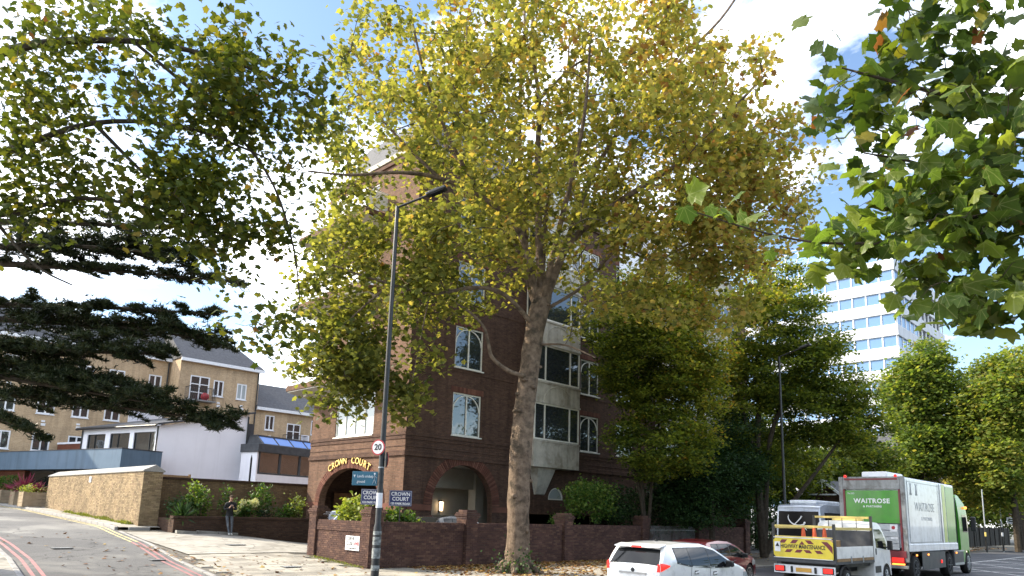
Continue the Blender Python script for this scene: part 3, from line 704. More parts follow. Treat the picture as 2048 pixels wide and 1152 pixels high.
mb.add(c + t, [(4, 5, 6, 7), (0, 1, 5, 4), (1, 2, 6, 5), (2, 3, 7, 6), (3, 0, 4, 7)]); mb.build('corbel', M['render'], blk, bevel=.01)
bay(40.6, 44.6, 4.62, [(6.1, 2.0), (9.35, 2.05), (12.85, 2.05), (16.35, 2.0)], 20.3)
bay(45.8, 49.8, 4.62, [(6.1, 2.0), (9.35, 2.05), (12.85, 2.05), (16.35, 2.0)], 20.3)
mb = MB(); mb.box(36.5, Y0 - .05, 12.6, 40.4, Y0 - .004, 20.1); mb.build('render_panel', M['white_render'], blk)
# balconies on the end wall
for z in (8.35, 12.95, 16.95):
    mb = MB(); mb.box(18.55, 29.4, z, X0 - .003, 36.2, z + .3); mb.build('balcony_slab', M['brown_brick_sunlit'], blk, bevel=.02)
    mb = MB(); mb.prism([(18.6, 29.45, z - .003), (19.88, 29.45, z - .22), (19.88, 36.1, z - .22), (18.6, 36.1, z - .003)], (0, 0, -.05)); mb.build('balcony_soffit', M['plaster'], blk)
    for y0, y1 in ((29.5, 31.0), (31.08, 32.8), (32.88, 34.5), (34.58, 36.1)):
        mb = MB(); mb.box(18.58, y0, z + .42, 18.64, y1, z + 1.35); mb.build('balcony_panel', M['white_render'], blk, bevel=.01)
    mb = MB(); mb.box(18.56, 29.45, z + 1.37, 18.68, 36.15, z + 1.43)
    for y in (29.46, 31.04, 32.84, 34.54, 36.12): mb.box(18.59, y - .03, z + .3, 18.65, y + .03, z + 1.4)
    mb.box(18.68, 29.46, z + 1.37, X0 - .01, 29.52, z + 1.43); mb.box(18.7, 29.47, z + .42, X0 - .02, 29.5, z + 1.33)
    mb.build('balcony_rail', M['white_wood'], blk)
# roof storey: slate mansard, pale gables and dormers
mb = MB()
q = [(X0 + .2, Y0 + .25), (XE, Y0 + .25), (XE, YE - .2), (X0 + .2, YE - .2)]; q2 = [(X0 + 1.6, Y0 + 1.7), (XE - 1, Y0 + 1.7), (XE - 1, YE - 1.2), (X0 + 1.6, YE - 1.2)]
mb.add([(x, y, 20.3) for x, y in q] + [(x, y, 23.2) for x, y in q2], [(0, 1, 5, 4), (1, 2, 6, 5), (2, 3, 7, 6), (3, 0, 4, 7), (4, 5, 6, 7)]); mb.build('mansard_roof', M['slate'], blk)
for x0, x1 in ((27.4, 31.9), (40.2, 45.0), (45.4, 50.2)):
    mb = MB(); mb.prism([(x0, Y0 - .3, 20.44), (x1, Y0 - .3, 20.44), (x1, Y0 - .3, 22.2), ((x0 + x1) / 2, Y0 - .3, 24.2), (x0, Y0 - .3, 22.2)], (0, 2.6, 0)); mb.build('gable', M['white_render'], blk)
    window(blk, (x0 + .7, Y0 - .3, 20.7), PX, OUT, x1 - x0 - 1.4, 1.7, (.33, .66), gl='glass', back=.03)
# gilt lettering following the arch on the end wall
lt = 'CROWN COURT'
letters = []
for i, ch in enumerate(lt):
    if ch == ' ': continue
    t = math.radians(54 + 72 * i / (len(lt) - 1)); yc = 31.35; a, b = 2.9, 1.89
    # reading direction runs from far (high Y) to near (low Y)
    y = yc + a * math.cos(t); z = 2.42 + b * math.sin(t) + .02
    tx = Vector((0, -a * -math.sin(t) * -1, -b * math.cos(t))); tx = Vector((0, -a * math.sin(t), b * math.cos(t))) * 1.0
    tx = Vector((0, -math.sin(t) * a, math.cos(t) * b)).normalized()
    if tx.y > 0: tx = -tx
    ty = Vector((-1, 0, 0)).cross(tx)
    if ty.z < 0: ty = -ty
    text_mesh(ch, .47, blk, 'letter', M['gold'], Vector((X0 - .06, y, z + .02)) + ty * .16, tx, ty, ext=.03, bold=.004)
# lantern in the undercroft
lan = thing('wall_lantern', 'small lit wall lantern glowing warm inside the right hand arch', 'lamp', (25.55, 30.98, 2.2))
mb = MB(); mb.box(25.49, 30.86, 2.05, 25.61, 30.99, 2.12); mb.box(25.5, 30.94, 2.12, 25.6, 30.995, 2.7); mb.lathe((25.55, 30.8, 2.64), UP, [(0, .14), (.1, .03)], 10); mb.build('bracket', M['black_metal'], lan)
mb = MB(); mb.lathe((25.55, 30.8, 2.12), UP, [(0, .06), (.04, .1), (.5, .12), (.52, .05)], 10); mb.build('lamp_glass', M['lantern'], lan)
# ---------------------------------------------------------------- boundary wall, brick by brick
def lay_bricks(par, faces, mat, lim=299, stuffname='brick_courses', jit=.004, seed=3, pref=None):
    """faces: (origin, xdir, outdir, length, z0, z1, proud, floor function, keep function)"""
    r = random.Random(seed); L = []
    for org, xd, out, ln, z0, z1, pr, zf, keep in faces:
        org = Vector(org); xd = Vector(xd); out = Vector(out); n = int(round((z1 - z0) / .075))
        for k in range(n):
            z = z0 + .075 * (k + .5); s = -.1125 if k % 2 else 0
            while s < ln - .02:
                a = max(0, s); b = min(ln, s + .225); s += .225
                if b - a < .04: continue
                p = org + xd * (a + b) / 2 + UP * z
                if zf and zf(p.x, p.y) > z + .03: continue
                if keep and not keep(p): continue
                L.append((p + out * (pr - .046 + r.uniform(-jit, jit)), xd, out, (b - a - .010) / 2))
    L.sort(key=lambda q: (q[0] - (pref or EYE)).length)
    me = {}; st = MB(); rest = 0
    for i, (p, xd, out, hl) in enumerate(L):
        if i < lim:
            key = round(hl, 3)
            mm = Matrix((xd, out, xd.cross(out))).transposed().to_4x4(); mm.translation = p
            if key not in me:
                mb = MB(); mb.obox((0, 0, 0), (hl, 0, 0), (0, .05, 0), (0, 0, .0325)); o = mb.build('brick', mat, par, world=False); me[key] = o
            else:
                o = me[key].copy(); col.objects.link(o); o.parent = par
            o.matrix_local = MW[par].inverted() @ mm
        else:
            st.obox(p, xd * hl, out * .05, UP * .0325); rest += 1
    if rest: st.build(stuffname, mat, par, kind='stuff', pieces=6)
bw = thing('boundary_wall', 'low purple brown brick wall with capped piers along the pavement', 'wall', (14.9, 21.85, 0))
TOP = 1.66
core = MB(); core.box(14.94, 21.885, -.3, 32.0, 22.2, TOP - .09); core.box(37.6, 21.885, -.3, 43.4, 22.2, TOP - .09); core.box(14.935, 22.0, -.3, 15.2, 25.9, TOP - .09)
core.build('wall_core', M['mortar_dark'], bw)
F = []
for x0, x1 in ((15.45, 19.35), (20.0, 25.4), (26.05, 31.9), (37.7, 43.3)):
    F.append(((x0, 21.85, 0), PX, OUT, x1 - x0, -.075, 1.35, 0, None, None))
    F.append(((x0, 21.85, 0), PX, OUT, x1 - x0, 1.35, 1.575, .035, None, None))
F.append(((14.9, 25.5, 0), (0, -1, 0), OUTL, 3.1, -.075, 1.275, -.005, lambda x, y: zt(x, y) - .05, None))
F.append(((14.9, 25.5, 0), (0, -1, 0), OUTL, 3.1, 1.275, 1.575, .035, None, None))
piers = [(14.86, 21.80, .56), (19.40, 21.74, .6), (25.44, 21.74, .6), (31.7, 21.74, .6), (37.3, 21.74, .6), (43.0, 21.74, .6), (14.84, 25.5, .52)]
for x, y, w in piers:
    F.append(((x, y, 0), PX, OUT, w, -.075, 1.8, .02, lambda a, b: zt(a, b) - .06, None))
    F.append(((x, y + w, 0), (0, -1, 0), OUTL, w, -.075, 1.8, .02, lambda a, b: zt(a, b) - .06, None))
plate_c = Vector((14.9, 22.87, .86))
lay_bricks(bw, F, M['bricks_brown'])
for x, y, w in piers:
    mb = MB(); mb.box(x + .03, y + .03, -.3, x + w - .03, y + w - .03, 1.83); p = mb.build('pier', M['mortar_dark'], bw)
    mb = MB()
    for k, (z0, z1, ov) in enumerate(((1.80, 1.865, .02), (1.875, 1.94, .05), (1.95, 2.015, .085), (2.025, 2.09, .05), (2.10, 2.19, -.03))):
        n = max(2, int((w + 2 * ov) / .22)); s = (w + 2 * ov) / n
        for i in range(n):
            for j in range(n):
                mb.box(x - ov + i * s + .005, y - ov + j * s + .005, z0, x - ov + (i + 1) * s - .005, y - ov + (j + 1) * s - .005, z1)
    mb.build('pier_cap_bricks', M['bricks_brown'], p, kind='stuff', pieces=6)
mb = MB()
def soldiers(a, b, fixed, along):
    n = int((b - a) / .075)
    for i in range(n):
        s = a + .075 * i; z = TOP - .085 + rnd.uniform(-.003, .003)
        if along == 'x': mb.box(s + .004, fixed - .02, z, s + .071, fixed + .32, z + .09)
        else: mb.box(fixed - .02, s + .004, z, fixed + .28, s + .071, z + .09)
for x0, x1 in ((15.45, 19.4), (20.0, 25.44), (26.05, 31.7), (37.9, 43.0)): soldiers(x0, x1, 21.85, 'x')
soldiers(22.4, 25.5, 14.9, 'y')
mb.build('coping_bricks', M['bricks_brown'], bw, kind='stuff', pieces=6)
# iron gate in the gap
gt = thing('iron_gate', 'pale barred metal gate panel filling the gap in the brick wall', 'gate', (32.3, 21.95, 0))
mb = MB(); mb.bar((32.32, 21.95, .3), (37.28, 21.95, .3), .04); mb.bar((32.32, 21.95, 1.45), (37.28, 21.95, 1.45), .04); mb.build('rail', M['grey_metal'], gt)
b0_ = None
for i in range(45):
    mb = MB(); x = 32.36 + i * .1105; o = None
    if b0_ is None:
        mb.cyl((x, 21.95, .1), (x, 21.95, 1.68), .016, n=6); b0_ = mb.build('bar', M['grey_metal'], gt)
    else:
        o = b0_.copy(); col.objects.link(o); o.parent = gt; o.location.x = i * .1105
# street name plate, writing on flat plates
np_ = thing('street_nameplate', 'white street nameplate reading LORNE CLOSE NW8 on the low brick wall', 'sign', (14.88, 22.9, .88))
mb = MB(); mb.box(14.845, 22.42, .60, 14.868, 23.34, 1.12); mb.build('plate', M['sign_white'], np_, bevel=.01)
XL = (0, -1, 0); ZU = (0, 0, 1)
text_mesh('LORNE', .19, np_, 'lettering', M['ink'], (14.842, 23.28, 1.02), XL, ZU, 'LEFT', 1.0, .002, .002, .9)
text_mesh('CLOSE', .19, np_, 'lettering', M['ink'], (14.842, 23.28, .84), XL, ZU, 'LEFT', 1.0, .002, .002, .78)
text_mesh('NW8', .19, np_, 'lettering', M['red_sign'], (14.842, 22.80, .84), XL, ZU, 'LEFT', 1.0, .002, .003, .8)
text_mesh('CITY OF WESTMINSTER', .075, np_, 'lettering', M['ink'], (14.842, 23.28, .67), XL, ZU, 'LEFT', 1.0, .002, 0, .9)
text_mesh('123', .17, bw, 'house_number', M['sign_white'], (14.86, 22.08, 1.91), (0, -1, 0), ZU, 'CENTER', 1.1, .006, .004)
# pair of blue name boards behind the wall
def board(org, xd, post):
    xd = Vector(xd); n = xd.cross(UP)  # faces the viewer
    o = Vector(org)
    t = thing('name_board', post, 'sign', o)
    mb = MB(); mb.obox(o, xd * .42, UP * .29, n * .012); mb.build('panel', M['navy'], t)
    mb = MB()
    for a, b in (((-.4, .27), (.4, .27)), ((.4, .27), (.4, -.27)), ((.4, -.27), (-.4, -.27)), ((-.4, -.27), (-.4, .27))):
        mb.bar(o + xd * a[0] + UP * a[1] + n * .014, o + xd * b[0] + UP * b[1] + n * .014, .018, .006)
    mb.build('border', M['sign_white'], t)
    for s, z, sz in (('CROWN', .15, .19), ('COURT', -.03, .19), ('123 PARK ROAD', -.2, .105)):
        text_mesh(s, sz, t, 'lettering', M['sign_white'], o + UP * z + n * .014, xd, UP, 'CENTER', 1.0, .002, .004, .95)
    mb = MB(); q = o - n * .03; mb.cyl(q - UP * 1.6, q + UP * .26, .025, n=8); mb.build('post', M['black_metal'], t)
    return t
board((15.45, 22.70, 2.56), (.62, -.78, 0), 'navy CROWN COURT board partly hidden behind the lamp column')
board((16.22, 21.95, 2.54), (.80, -.60, 0), 'navy CROWN COURT board in plain view right of the lamp column')

# ---------------------------------------------------------------- lamp columns and their signs
def lamp_column(x, y, h, label, arm=(.5, -.87, 0), al=1.0, base=True, z0=None):
    z0 = zt(x, y) if z0 is None else z0
    t = thing('lamp_column', label, 'street lamp', (x, y, z0), group='tall black lamp columns')
    mb = MB(); mb.tube([(x, y, z0 - .2), (x, y, z0 + 1.55), (x, y, z0 + 1.66), (x, y, z0 + 5), (x, y, z0 + h)], [.115, .112, .085, .074, .058], 14); mb.build('post', M['black_metal'], t, smooth=True)
    a = Vector(arm).normalized(); p = Vector((x, y, z0 + h - .05)); q = p + a * al + UP * .33
    mb = MB(); mb.tube([p - UP * .25, p, p + a * .12 + UP * .05, q], [.055, .05, .042, .034], 8); mb.build('arm', M['black_metal'], t, smooth=True)
    s = a.cross(UP); mb = MB(); d = (q - p).normalized(); u_ = s.cross(d); u_ = -u_ if u_.z < 0 else u_
    mb.obox(q + d * .28, d * .33, s * .13, u_ * .05); mb.obox(q + d * .2 + u_ * .07, d * .18, s * .08, u_ * .03); hd = mb.build('lamp_head', M['black_metal'], t, bevel=.03)
    mb = MB(); mb.obox(q + d * .3 - u_ * .055, d * .22, s * .1, u_ * .008); mb.build('lens', M['glass_dark'], hd)
    return t
LP = (11.92, 17.13)
lc = lamp_column(LP[0], LP[1], 11.25, 'tall black lamp column on the corner carrying the 20 sign', z0=.05)
lamp_column(38.0, 16.9, 11.2, 'dark lamp column among the trees behind the minibus', arm=(0, -1, 0), al=1.2, z0=0)
mb = MB()
for z, w in ((.75, .28), (1.12, .22), (1.4, .1), (.42, .14)): mb.lathe((LP[0], LP[1], z), UP, [(0, .119), (w, .119)], 14)
mb.build('sticker', rough_mat('torn grey stickers', (.10, .11, .11), (.36, .38, .37), 5, .6, 0, .01, .3, ((.05, .05, .05), 6)), lc)
mb = MB(); mb.lathe((LP[0], LP[1], 2.15), UP, [(0, .09), (.42, .089)], 14); o = mb.build('sticker', M['sign_white'], lc); o['label'] = 'white sticker wrapped on the post'
def round_sign(t, c, n, r):
    n = Vector(n).normalized(); c = Vector(c); xd = UP.cross(n)
    mb = MB(); mb.lathe(c - n * .012, n, [(0, r), (.012, r)], 32); mb.build('sign_rim', M['red_sign'], t)
    mb = MB(); mb.lathe(c + n * .0005, n, [(0, r * .83), (.004, r * .83)], 32); mb.build('sign_face', M['sign_white'], t)
    text_mesh('20', r * 1.08, t, 'numeral', M['ink'], c + n * .006 + UP * .0, xd, UP, 'CENTER', 1.0, .002, .008)
    mb = MB(); mb.lathe(c - n * .02, n, [(0, r * .98), (.006, r * .98)], 32); mb.build('sign_back', M['plastic_black'], t)
n20 = Vector((-.93, -.36, 0)).normalized()
sg = thing('speed_sign', 'round white 20 speed limit sign with red rim on the lamp column', 'road sign', (LP[0] - .15, LP[1], 3.85))
c20 = Vector((LP[0], LP[1], 3.86)) + n20 * .15 + Vector((-.02, .05, 0)); round_sign(sg, c20, n20, .225)
mb = MB(); mb.bar(c20 - n20 * .02 , Vector((LP[0], LP[1], 3.86)), .04); mb.lathe((LP[0], LP[1], 3.82), UP, [(0, .088), (.08, .088)], 12); mb.build('clamp', M['grey_metal'], sg)
s2 = thing('speed_sign', 'back of the second round sign seen edge on lower down the lamp column', 'road sign', (LP[0] + .15, LP[1], 3.5))
c2 = Vector((LP[0], LP[1], 3.52)) + Vector((.13, -.05, 0)); round_sign(s2, c2, Vector((.93, -.36, 0)), .225)
mb = MB(); mb.bar(c2, Vector((LP[0], LP[1], 3.52)), .04); mb.lathe((LP[0], LP[1], 3.28), UP, [(0, .09), (.03, .09)], 12); mb.build('clamp', M['galv'], s2)
fs = thing('finger_sign', "teal finger sign reading Lord's cricket ground on the lamp column", 'sign', (LP[0] - .3, LP[1] + .3, 2.95))
fd = Vector((-.60, .80, 0)).normalized(); fn = Vector((-.80, -.60, 0)).normalized(); fo = Vector((LP[0], LP[1], 2.97)) + fd * .09
xr_ = -fd
mb = MB(); mb.obox(fo + fd * .38, fd * .38, UP * .2, fn * .012); mb.build('panel', M['teal'], fs, bevel=.008)
cfs = fo + fd * .38 + fn * .014
text_mesh("Lord's cricket", .105, fs, 'lettering', M['sign_white'], cfs + fd * .23 + UP * .06, xr_, UP, 'LEFT', 1.0, .002, .001, .8)
text_mesh("ground", .105, fs, 'lettering', M['sign_white'], cfs + fd * .23 - UP * .09, xr_, UP, 'LEFT', 1.0, .002, .001, .8)
mb = MB(); q = cfs + fd * .31 + UP * .06
mb.prism([q + xr_ * a + UP * b for a, b in ((-.03, .04), (.03, .04), (0, -.04))], fn * .003)
w = cfs - fd * .29
mb.lathe(w + UP * .14, fn, [(0, .028), (.003, .028)], 10)
for a, b in (((0, .11), (0, -.02)), ((0, -.02), (-.055, -.16)), ((0, -.02), (.06, -.15)), ((0, .09), (-.07, .0)), ((0, .09), (.065, .02))):
    mb.bar(w + xr_ * a[0] + UP * a[1], w + xr_ * b[0] + UP * b[1], .034, .005)
mb.build('walking_figure', M['sign_white'], fs)
mb = MB(); mb.lathe((LP[0], LP[1], 2.85), UP, [(0, .09), (.04, .09)], 12); mb.lathe((LP[0], LP[1], 3.08), UP, [(0, .09), (.04, .09)], 12); mb.build('clamp', M['black_metal'], fs)

# ---------------------------------------------------------------- walls and planters up the side street
yw = thing('brick_wall', 'sunlit yellow brown stock brick wall with a sloping stone coping', 'wall', (11.5, 36, 1.1))
mb = MB(); mb.box(11.545, 35.445, .8, 12.3, 52.4, 3.5); mb.build('wall_core', M['mortar_pale'], yw)
lay_bricks(yw, [((11.5, 52.5, 0), (0, -1, 0), OUTL, 17.1, .975, 3.525, 0, lambda x, y: zt(x, y) + .04, None), ((11.5, 35.4, 0), PX, OUT, .85, .9, 3.525, 0, None, None)], M['bricks_stock'], seed=8)
mb = MB(); mb.prism([(11.44, 35.34, 3.53), (12.42, 35.34, 3.53), (12.42, 35.34, 3.60), (11.98, 35.34, 3.86), (11.44, 35.34, 3.60)], (0, 17.2, 0)); mb.build('coping', M['kerb'], yw, bevel=.015)
tag_ = thing('wall_plate', 'small white plate fixed high on the yellow brick wall', 'sign', (11.46, 43.5, 3.2)); mb = MB(); mb.box(11.46, 43.4, 3.1, 11.485, 43.75, 3.4); mb.build('plate', M['sign_white'], tag_); mb = MB(); mb.box(11.452, 43.5, 3.2, 11.459, 43.64, 3.33); mb.build('symbol', M['grey_ink'], tag_)
gw = thing('garden_wall', 'dark mossy brick wall with flat coping behind the planted bed', 'wall', (16, 36.2, .6))
mb = MB(); mb.box(12.36, 36.0, 0, 25.5, 36.3, 3.25); mb.build('wall', M['stock_brick'], gw)
mb = MB(); mb.box(12.36, 35.93, 3.255, 25.5, 36.37, 3.36); mb.build('coping', M['dark_brick'], gw, bevel=.01)
pl = thing('raised_planter', 'long low dark brick planter that the man leans on', 'planter', (16, 33.6, .6))
mb = MB(); mb.box(12.36, 33.5, -.1, 19.75, 33.8, 1.45); mb.box(12.36, 33.81, -.1, 12.65, 35.9, 1.45); mb.build('wall', M['dark_brick'], pl)
mb = MB(); mb.box(12.3, 33.44, 1.455, 19.78, 33.84, 1.56); mb.build('coping', M['dark_brick'], pl, bevel=.01)
mb = MB(); mb.grid(lambda u, v: (12.7 + 7 * u, 33.85 + 2.1 * v, 1.44 + .05 * math.sin(9 * u + 5 * v)), 14, 5); mb.build('soil', M['soil'], pl)
st = thing('stone_edging', 'pale stone step lying along the foot of the brick planter', 'kerb', (14, 33.3, .7)); mb = MB()
for i in range(3): mb.obox((12.9 + .95 * i, 33.33, zt(12.9 + .95 * i, 33.3) + .05), (.46, 0, -.03), (0, .11, 0), (0, 0, .07))
mb.build('stone', M['concrete'], st, bevel=.01)

# ---------------------------------------------------------------- blue grey canopy building, white house, glazed annex
D1 = Vector((-.26, .966, 0)).normalized(); E1 = Vector((D1.y, -D1.x, 0))
def bx(mb, o, a, b, c, d, z0, z1, m=0):
    """box in the turned frame: a..b along D1, c..d along E1"""
    mb.obox(Vector(o) + D1 * (a + b) / 2 + E1 * (c + d) / 2 + UP * (z0 + z1) / 2, D1 * (b - a) / 2, E1 * (d - c) / 2, UP * (z1 - z0) / 2, m)
CO = Vector((14.8, 50.2, 0))
cb = thing('entrance_building', 'low entrance building under a deep blue grey fascia with dark glazing', 'building', CO)
mb = MB(); bx(mb, CO, 0, 22, 0, 2.85, 4.2, 5.5); mb.build('fascia', M['blue_fascia'], cb, bevel=.01)
mb = MB(); bx(mb, CO, -.03, 22, -.03, 2.88, 5.503, 5.55); mb.build('roof_edge', M['dark_grey'], cb)
mb = MB(); bx(mb, CO, 0, .9, .9, 2.85, 1.2, 4.197); bx(mb, CO, 0, .35, 0, .9, 1.2, 4.197); mb.build('pier', M['blue_fascia'], cb)
mb = MB(); bx(mb, CO, 13.0, 22, .8, 1.2, 1.2, 4.19); mb.build('wall', M['red_brick'], cb)
mb = MB(); bx(mb, CO, .95, 13, 2.3, 2.6, 1.2, 4.19); mb.build('lobby_dark', M['dark_void'], cb)  # near black panel stands in for the unlit lobby
for i, (a, b) in enumerate(((1.1, 2.6), (2.8, 4.6), (4.8, 6.4), (6.6, 7.4), (7.6, 9.3), (9.5, 12.7))):
    mb = MB()
    for z0, z1, p, q in ((1.3, 1.4, a, b), (4.05, 4.19, a, b)): bx(mb, CO, p, q, 1.0, 1.1, z0, z1)
    bx(mb, CO, a, a + .07, 1.0, 1.1, 1.4, 4.05); bx(mb, CO, b - .07, b, 1.0, 1.1, 1.4, 4.05)
    f = mb.build('window', M['black_metal'], cb); mb = MB(); bx(mb, CO, a + .07, b - .07, 1.04, 1.06, 1.4, 4.05); mb.build('pane', M['glass_dark'], f)
mb = MB()
for a in (2.7, 4.7): bx(mb, CO, a - .1, a + .1, .95, 1.15, 1.2, 4.19)
mb.build('column', M['plaster'], cb)
po = thing('poster', 'yellow poster in the dark entrance glazing', 'poster', CO + D1 * 7.0 + E1 * .98 + UP * 3.0); mb = MB(); bx(mb, CO, 6.72, 7.28, .975, .985, 2.5, 3.85); mb.build('sheet', M['yellow'], po)
mb = MB(); bx(mb, CO, 6.85, 7.15, .968, .974, 3.2, 3.6); bx(mb, CO, 6.8, 7.2, .968, .974, 2.65, 2.8); mb.build('print', M['dark_grey'], po)
rw = thing('brick_wall', 'red brick parapet wall with white coping above the blue grey fascia', 'wall', (11.5, 66, 5)); mb = MB()
bx(mb, CO, 10.4, 24, 4.5, 4.8, 4, 6.55); mb.build('wall', M['red_brick'], rw); mb = MB(); bx(mb, CO, 10.4, 24, 4.45, 4.85, 6.553, 6.7); mb.build('coping', M['white_render'], rw)
mb = MB()
for z in (5.9, 6.1, 6.3): bx(mb, CO, 8.2, 10.35, 4.6, 4.64, z, z + .07)
bx(mb, CO, 8.2, 10.35, 4.66, 4.7, 5.6, 6.5); mb.build('railing', M['dark_grey'], rw)
WO = Vector((17.7, 52.5, 0))
wh = thing('white_house', 'white rendered two storey house with mono pitch roof and blank gable', 'house', WO)
LN = 9.4
mb = MB(); facade(mb, WO, D1, E1, [(0, 0), (0, 7.45), (LN, 7.45), (LN, 0)], [rect(.35, 5.6, 2.5, 1.45), rect(3.35, 5.6, 2.4, 1.45), rect(6.35, 5.6, 2.3, 1.45)], .2)
mb.prism([WO + Vector((0, .003, 1)), WO + Vector((6.4, .003, 1)), WO + Vector((6.4, .003, 8.95)), WO + Vector((0, .003, 7.45))], (0, .25, 0))
mb.build('wall', M['white_render'], wh)
for a, w_ in ((.35, 2.5), (3.35, 2.4), (6.35, 2.3)):
    window(wh, WO + D1 * a + UP * 5.6, D1, -E1, w_, 1.45, (.62,) if a > 3 else (.3,), frame='black_metal', gl='glass', fw=.06, back=-.1, sill=True)
mb = MB(); mb.add([WO + D1 * -.25 + E1 * -.35 + UP * 7.45, WO + D1 * (LN + .3) + E1 * -.35 + UP * 7.45, WO + D1 * (LN + 1) + E1 * 7 + UP * 9.15, WO + Vector((6.8, -.25, 9.08)), WO + Vector((6.8, -.25, 9.22)), WO + D1 * -.25 + E1 * -.35 + UP * 7.58, WO + D1 * (LN + .3) + E1 * -.35 + UP * 7.58, WO + D1 * (LN + 1) + E1 * 7 + UP * 9.28],
                  [(0, 1, 2, 3), (5, 6, 7, 4), (0, 1, 6, 5), (0, 3, 4, 5), (2, 3, 4, 7), (1, 2, 7, 6)]); mb.build('roof', M['dark_grey'], wh)
mb = MB(); mb.cyl(WO + D1 * .08 - E1 * .06 + UP * 1, WO + D1 * .08 - E1 * .06 + UP * 7.4, .05, n=8); mb.cyl(WO + D1 * (LN - .1) - E1 * .06 + UP * 1, WO + D1 * (LN - .1) - E1 * .06 + UP * 7.4, .05, n=8); mb.cyl(WO + D1 * -.2 - E1 * .4 + UP * 7.43, WO + D1 * (LN + .2) - E1 * .4 + UP * 7.43, .07, n=8)
mb.cyl(WO + Vector((6.35, -.06, 1)), WO + Vector((6.35, -.06, 8.8)), .06, n=8); mb.build('downpipe', M['black_metal'], wh)
mb = MB(); mb.box(WO.x + 6.42, WO.y + .1, 1, WO.x + 6.9, WO.y + 3, 8.3); mb.build('rear_wall', M['dark_grey'], wh)
al = thing('alarm_box', 'small red and white alarm box high on the white gable', 'alarm', (21.9, 52.45, 8)); mb = MB(); mb.prism([(21.75, 52.42, 8.1), (22.1, 52.42, 8.0), (22.1, 52.42, 7.75), (21.9, 52.42, 7.6)], (0, .07, 0)); mb.build('case', M['dark_red'], al); mb = MB(); mb.box(21.83, 52.40, 7.78, 22.02, 52.418, 7.95); mb.build('face', M['sign_white'], al)
tf = thing('timber_fence', 'short honey coloured timber fence in front of the white gable', 'fence', (16.2, 49, 3)); nb = 0
for i in range(9):
    z = 2.2 + .2 * i; mb = MB(); mb.obox((17.75, 50.05, z + .09), (1.4, .05, 0), (-.0015, .02, 0), (0, 0, .092)); mb.build('board', M['timber'], tf)
mb = MB(); mb.box(19.15, 50.0, 1.5, 19.25, 50.2, 4.08); mb.build('post', M['timber'], tf)
AN = Vector((23.75, 49.8, 0)); AX = Vector((.97, .24, 0)).normalized(); AY = Vector((-.24, .97, 0))
an = thing('glazed_annex', 'single storey annex with blue roof lights and mirrored windows', 'building', AN)
mb = MB(); mb.obox(AN + AX * 4 + AY * .9 + UP * 2.4, AX * 4, AY * .9, UP * 2.0); mb.build('wall', M['white_render'], an)
mb = MB(); mb.obox(AN + AX * 3.98 + AY * .8 + UP * 6.3, AX * 4.1, AY * 1.0, UP * .3); mb.build('roof_edge', M['dark_grey'], an, bevel=.02)
mb = MB(); mb.obox(AN + AX * .06 + AY * .9 + UP * 5.2, AX * .06, AY * .88, UP * .8); mb.build('side_wall', M['white_render'], an)
for i in range(4):
    a = .2 + 1.95 * i; mb = MB()
    for p, q in ((a, a + .08), (a + 1.86, a + 1.94)): mb.obox(AN + AX * (p + q) / 2 + AY * .05 + UP * 5.2, AX * (q - p) / 2, AY * .05, UP * .79)
    mb.obox(AN + AX * (a + .97) + AY * .05 + UP * 4.47, AX * .88, AY * .06, UP * .06)
    f = mb.build('window', M['dark_grey'], an); mb = MB(); mb.obox(AN + AX * (a + .97) + AY * .07 + UP * 5.26, AX * .885, AY * .01, UP * .72); mb.build('pane', M['mirror_glass'], f)
for i in range(6):
    a = .6 + 1.45 * i; mb = MB(); p0 = AN + AX * a + AY * .1 + UP * 6.62; p1 = p0 + AX * 1.4; up = AY * .75 + UP * .62
    mb.prism([p0, p1, p1 + up, p0 + up], AY * .05 - UP * .06); f = mb.build('roof_light', M['dark_grey'], an)
    mb = MB(); nn = Vector((0, 0, 1)).cross(AX); e = up.normalized().cross(AX); e = e if e.z > 0 else -e
    q0 = p0 + AX * .06 + up * .06 + e * .004; mb.prism([q0, q0 + AX * 1.28, q0 + AX * 1.28 + up * .88, q0 + up * .88], e * .012); mb.build('pane', M['glass_blue'], f)
mb = MB(); p0 = AN + AX * .5 + UP * 6.6; mb.prism([p0 + AY * .1, p0 + AY * 1.9, p0 + AY * 1.6 + UP * .7, p0 + AY * .85 + UP * .68], AX * .08); mb.obox(AN + AX * 4.8 + AY * 1.2 + UP * 7.28, AX * 4.3, AY * .4, UP * .06); mb.build('roof_cheek', M['dark_grey'], an)
mb = MB(); mb.prism([AN - AX * .01 + AY * (.5 + .2 * a) + UP * b for a, b in ((0, 2.5), (0, 5.5), (.5, 5.8), (1, 5.5), (1, 2.5))], AX * .015); mb.build('slit_window', M['glass_dark'], an)

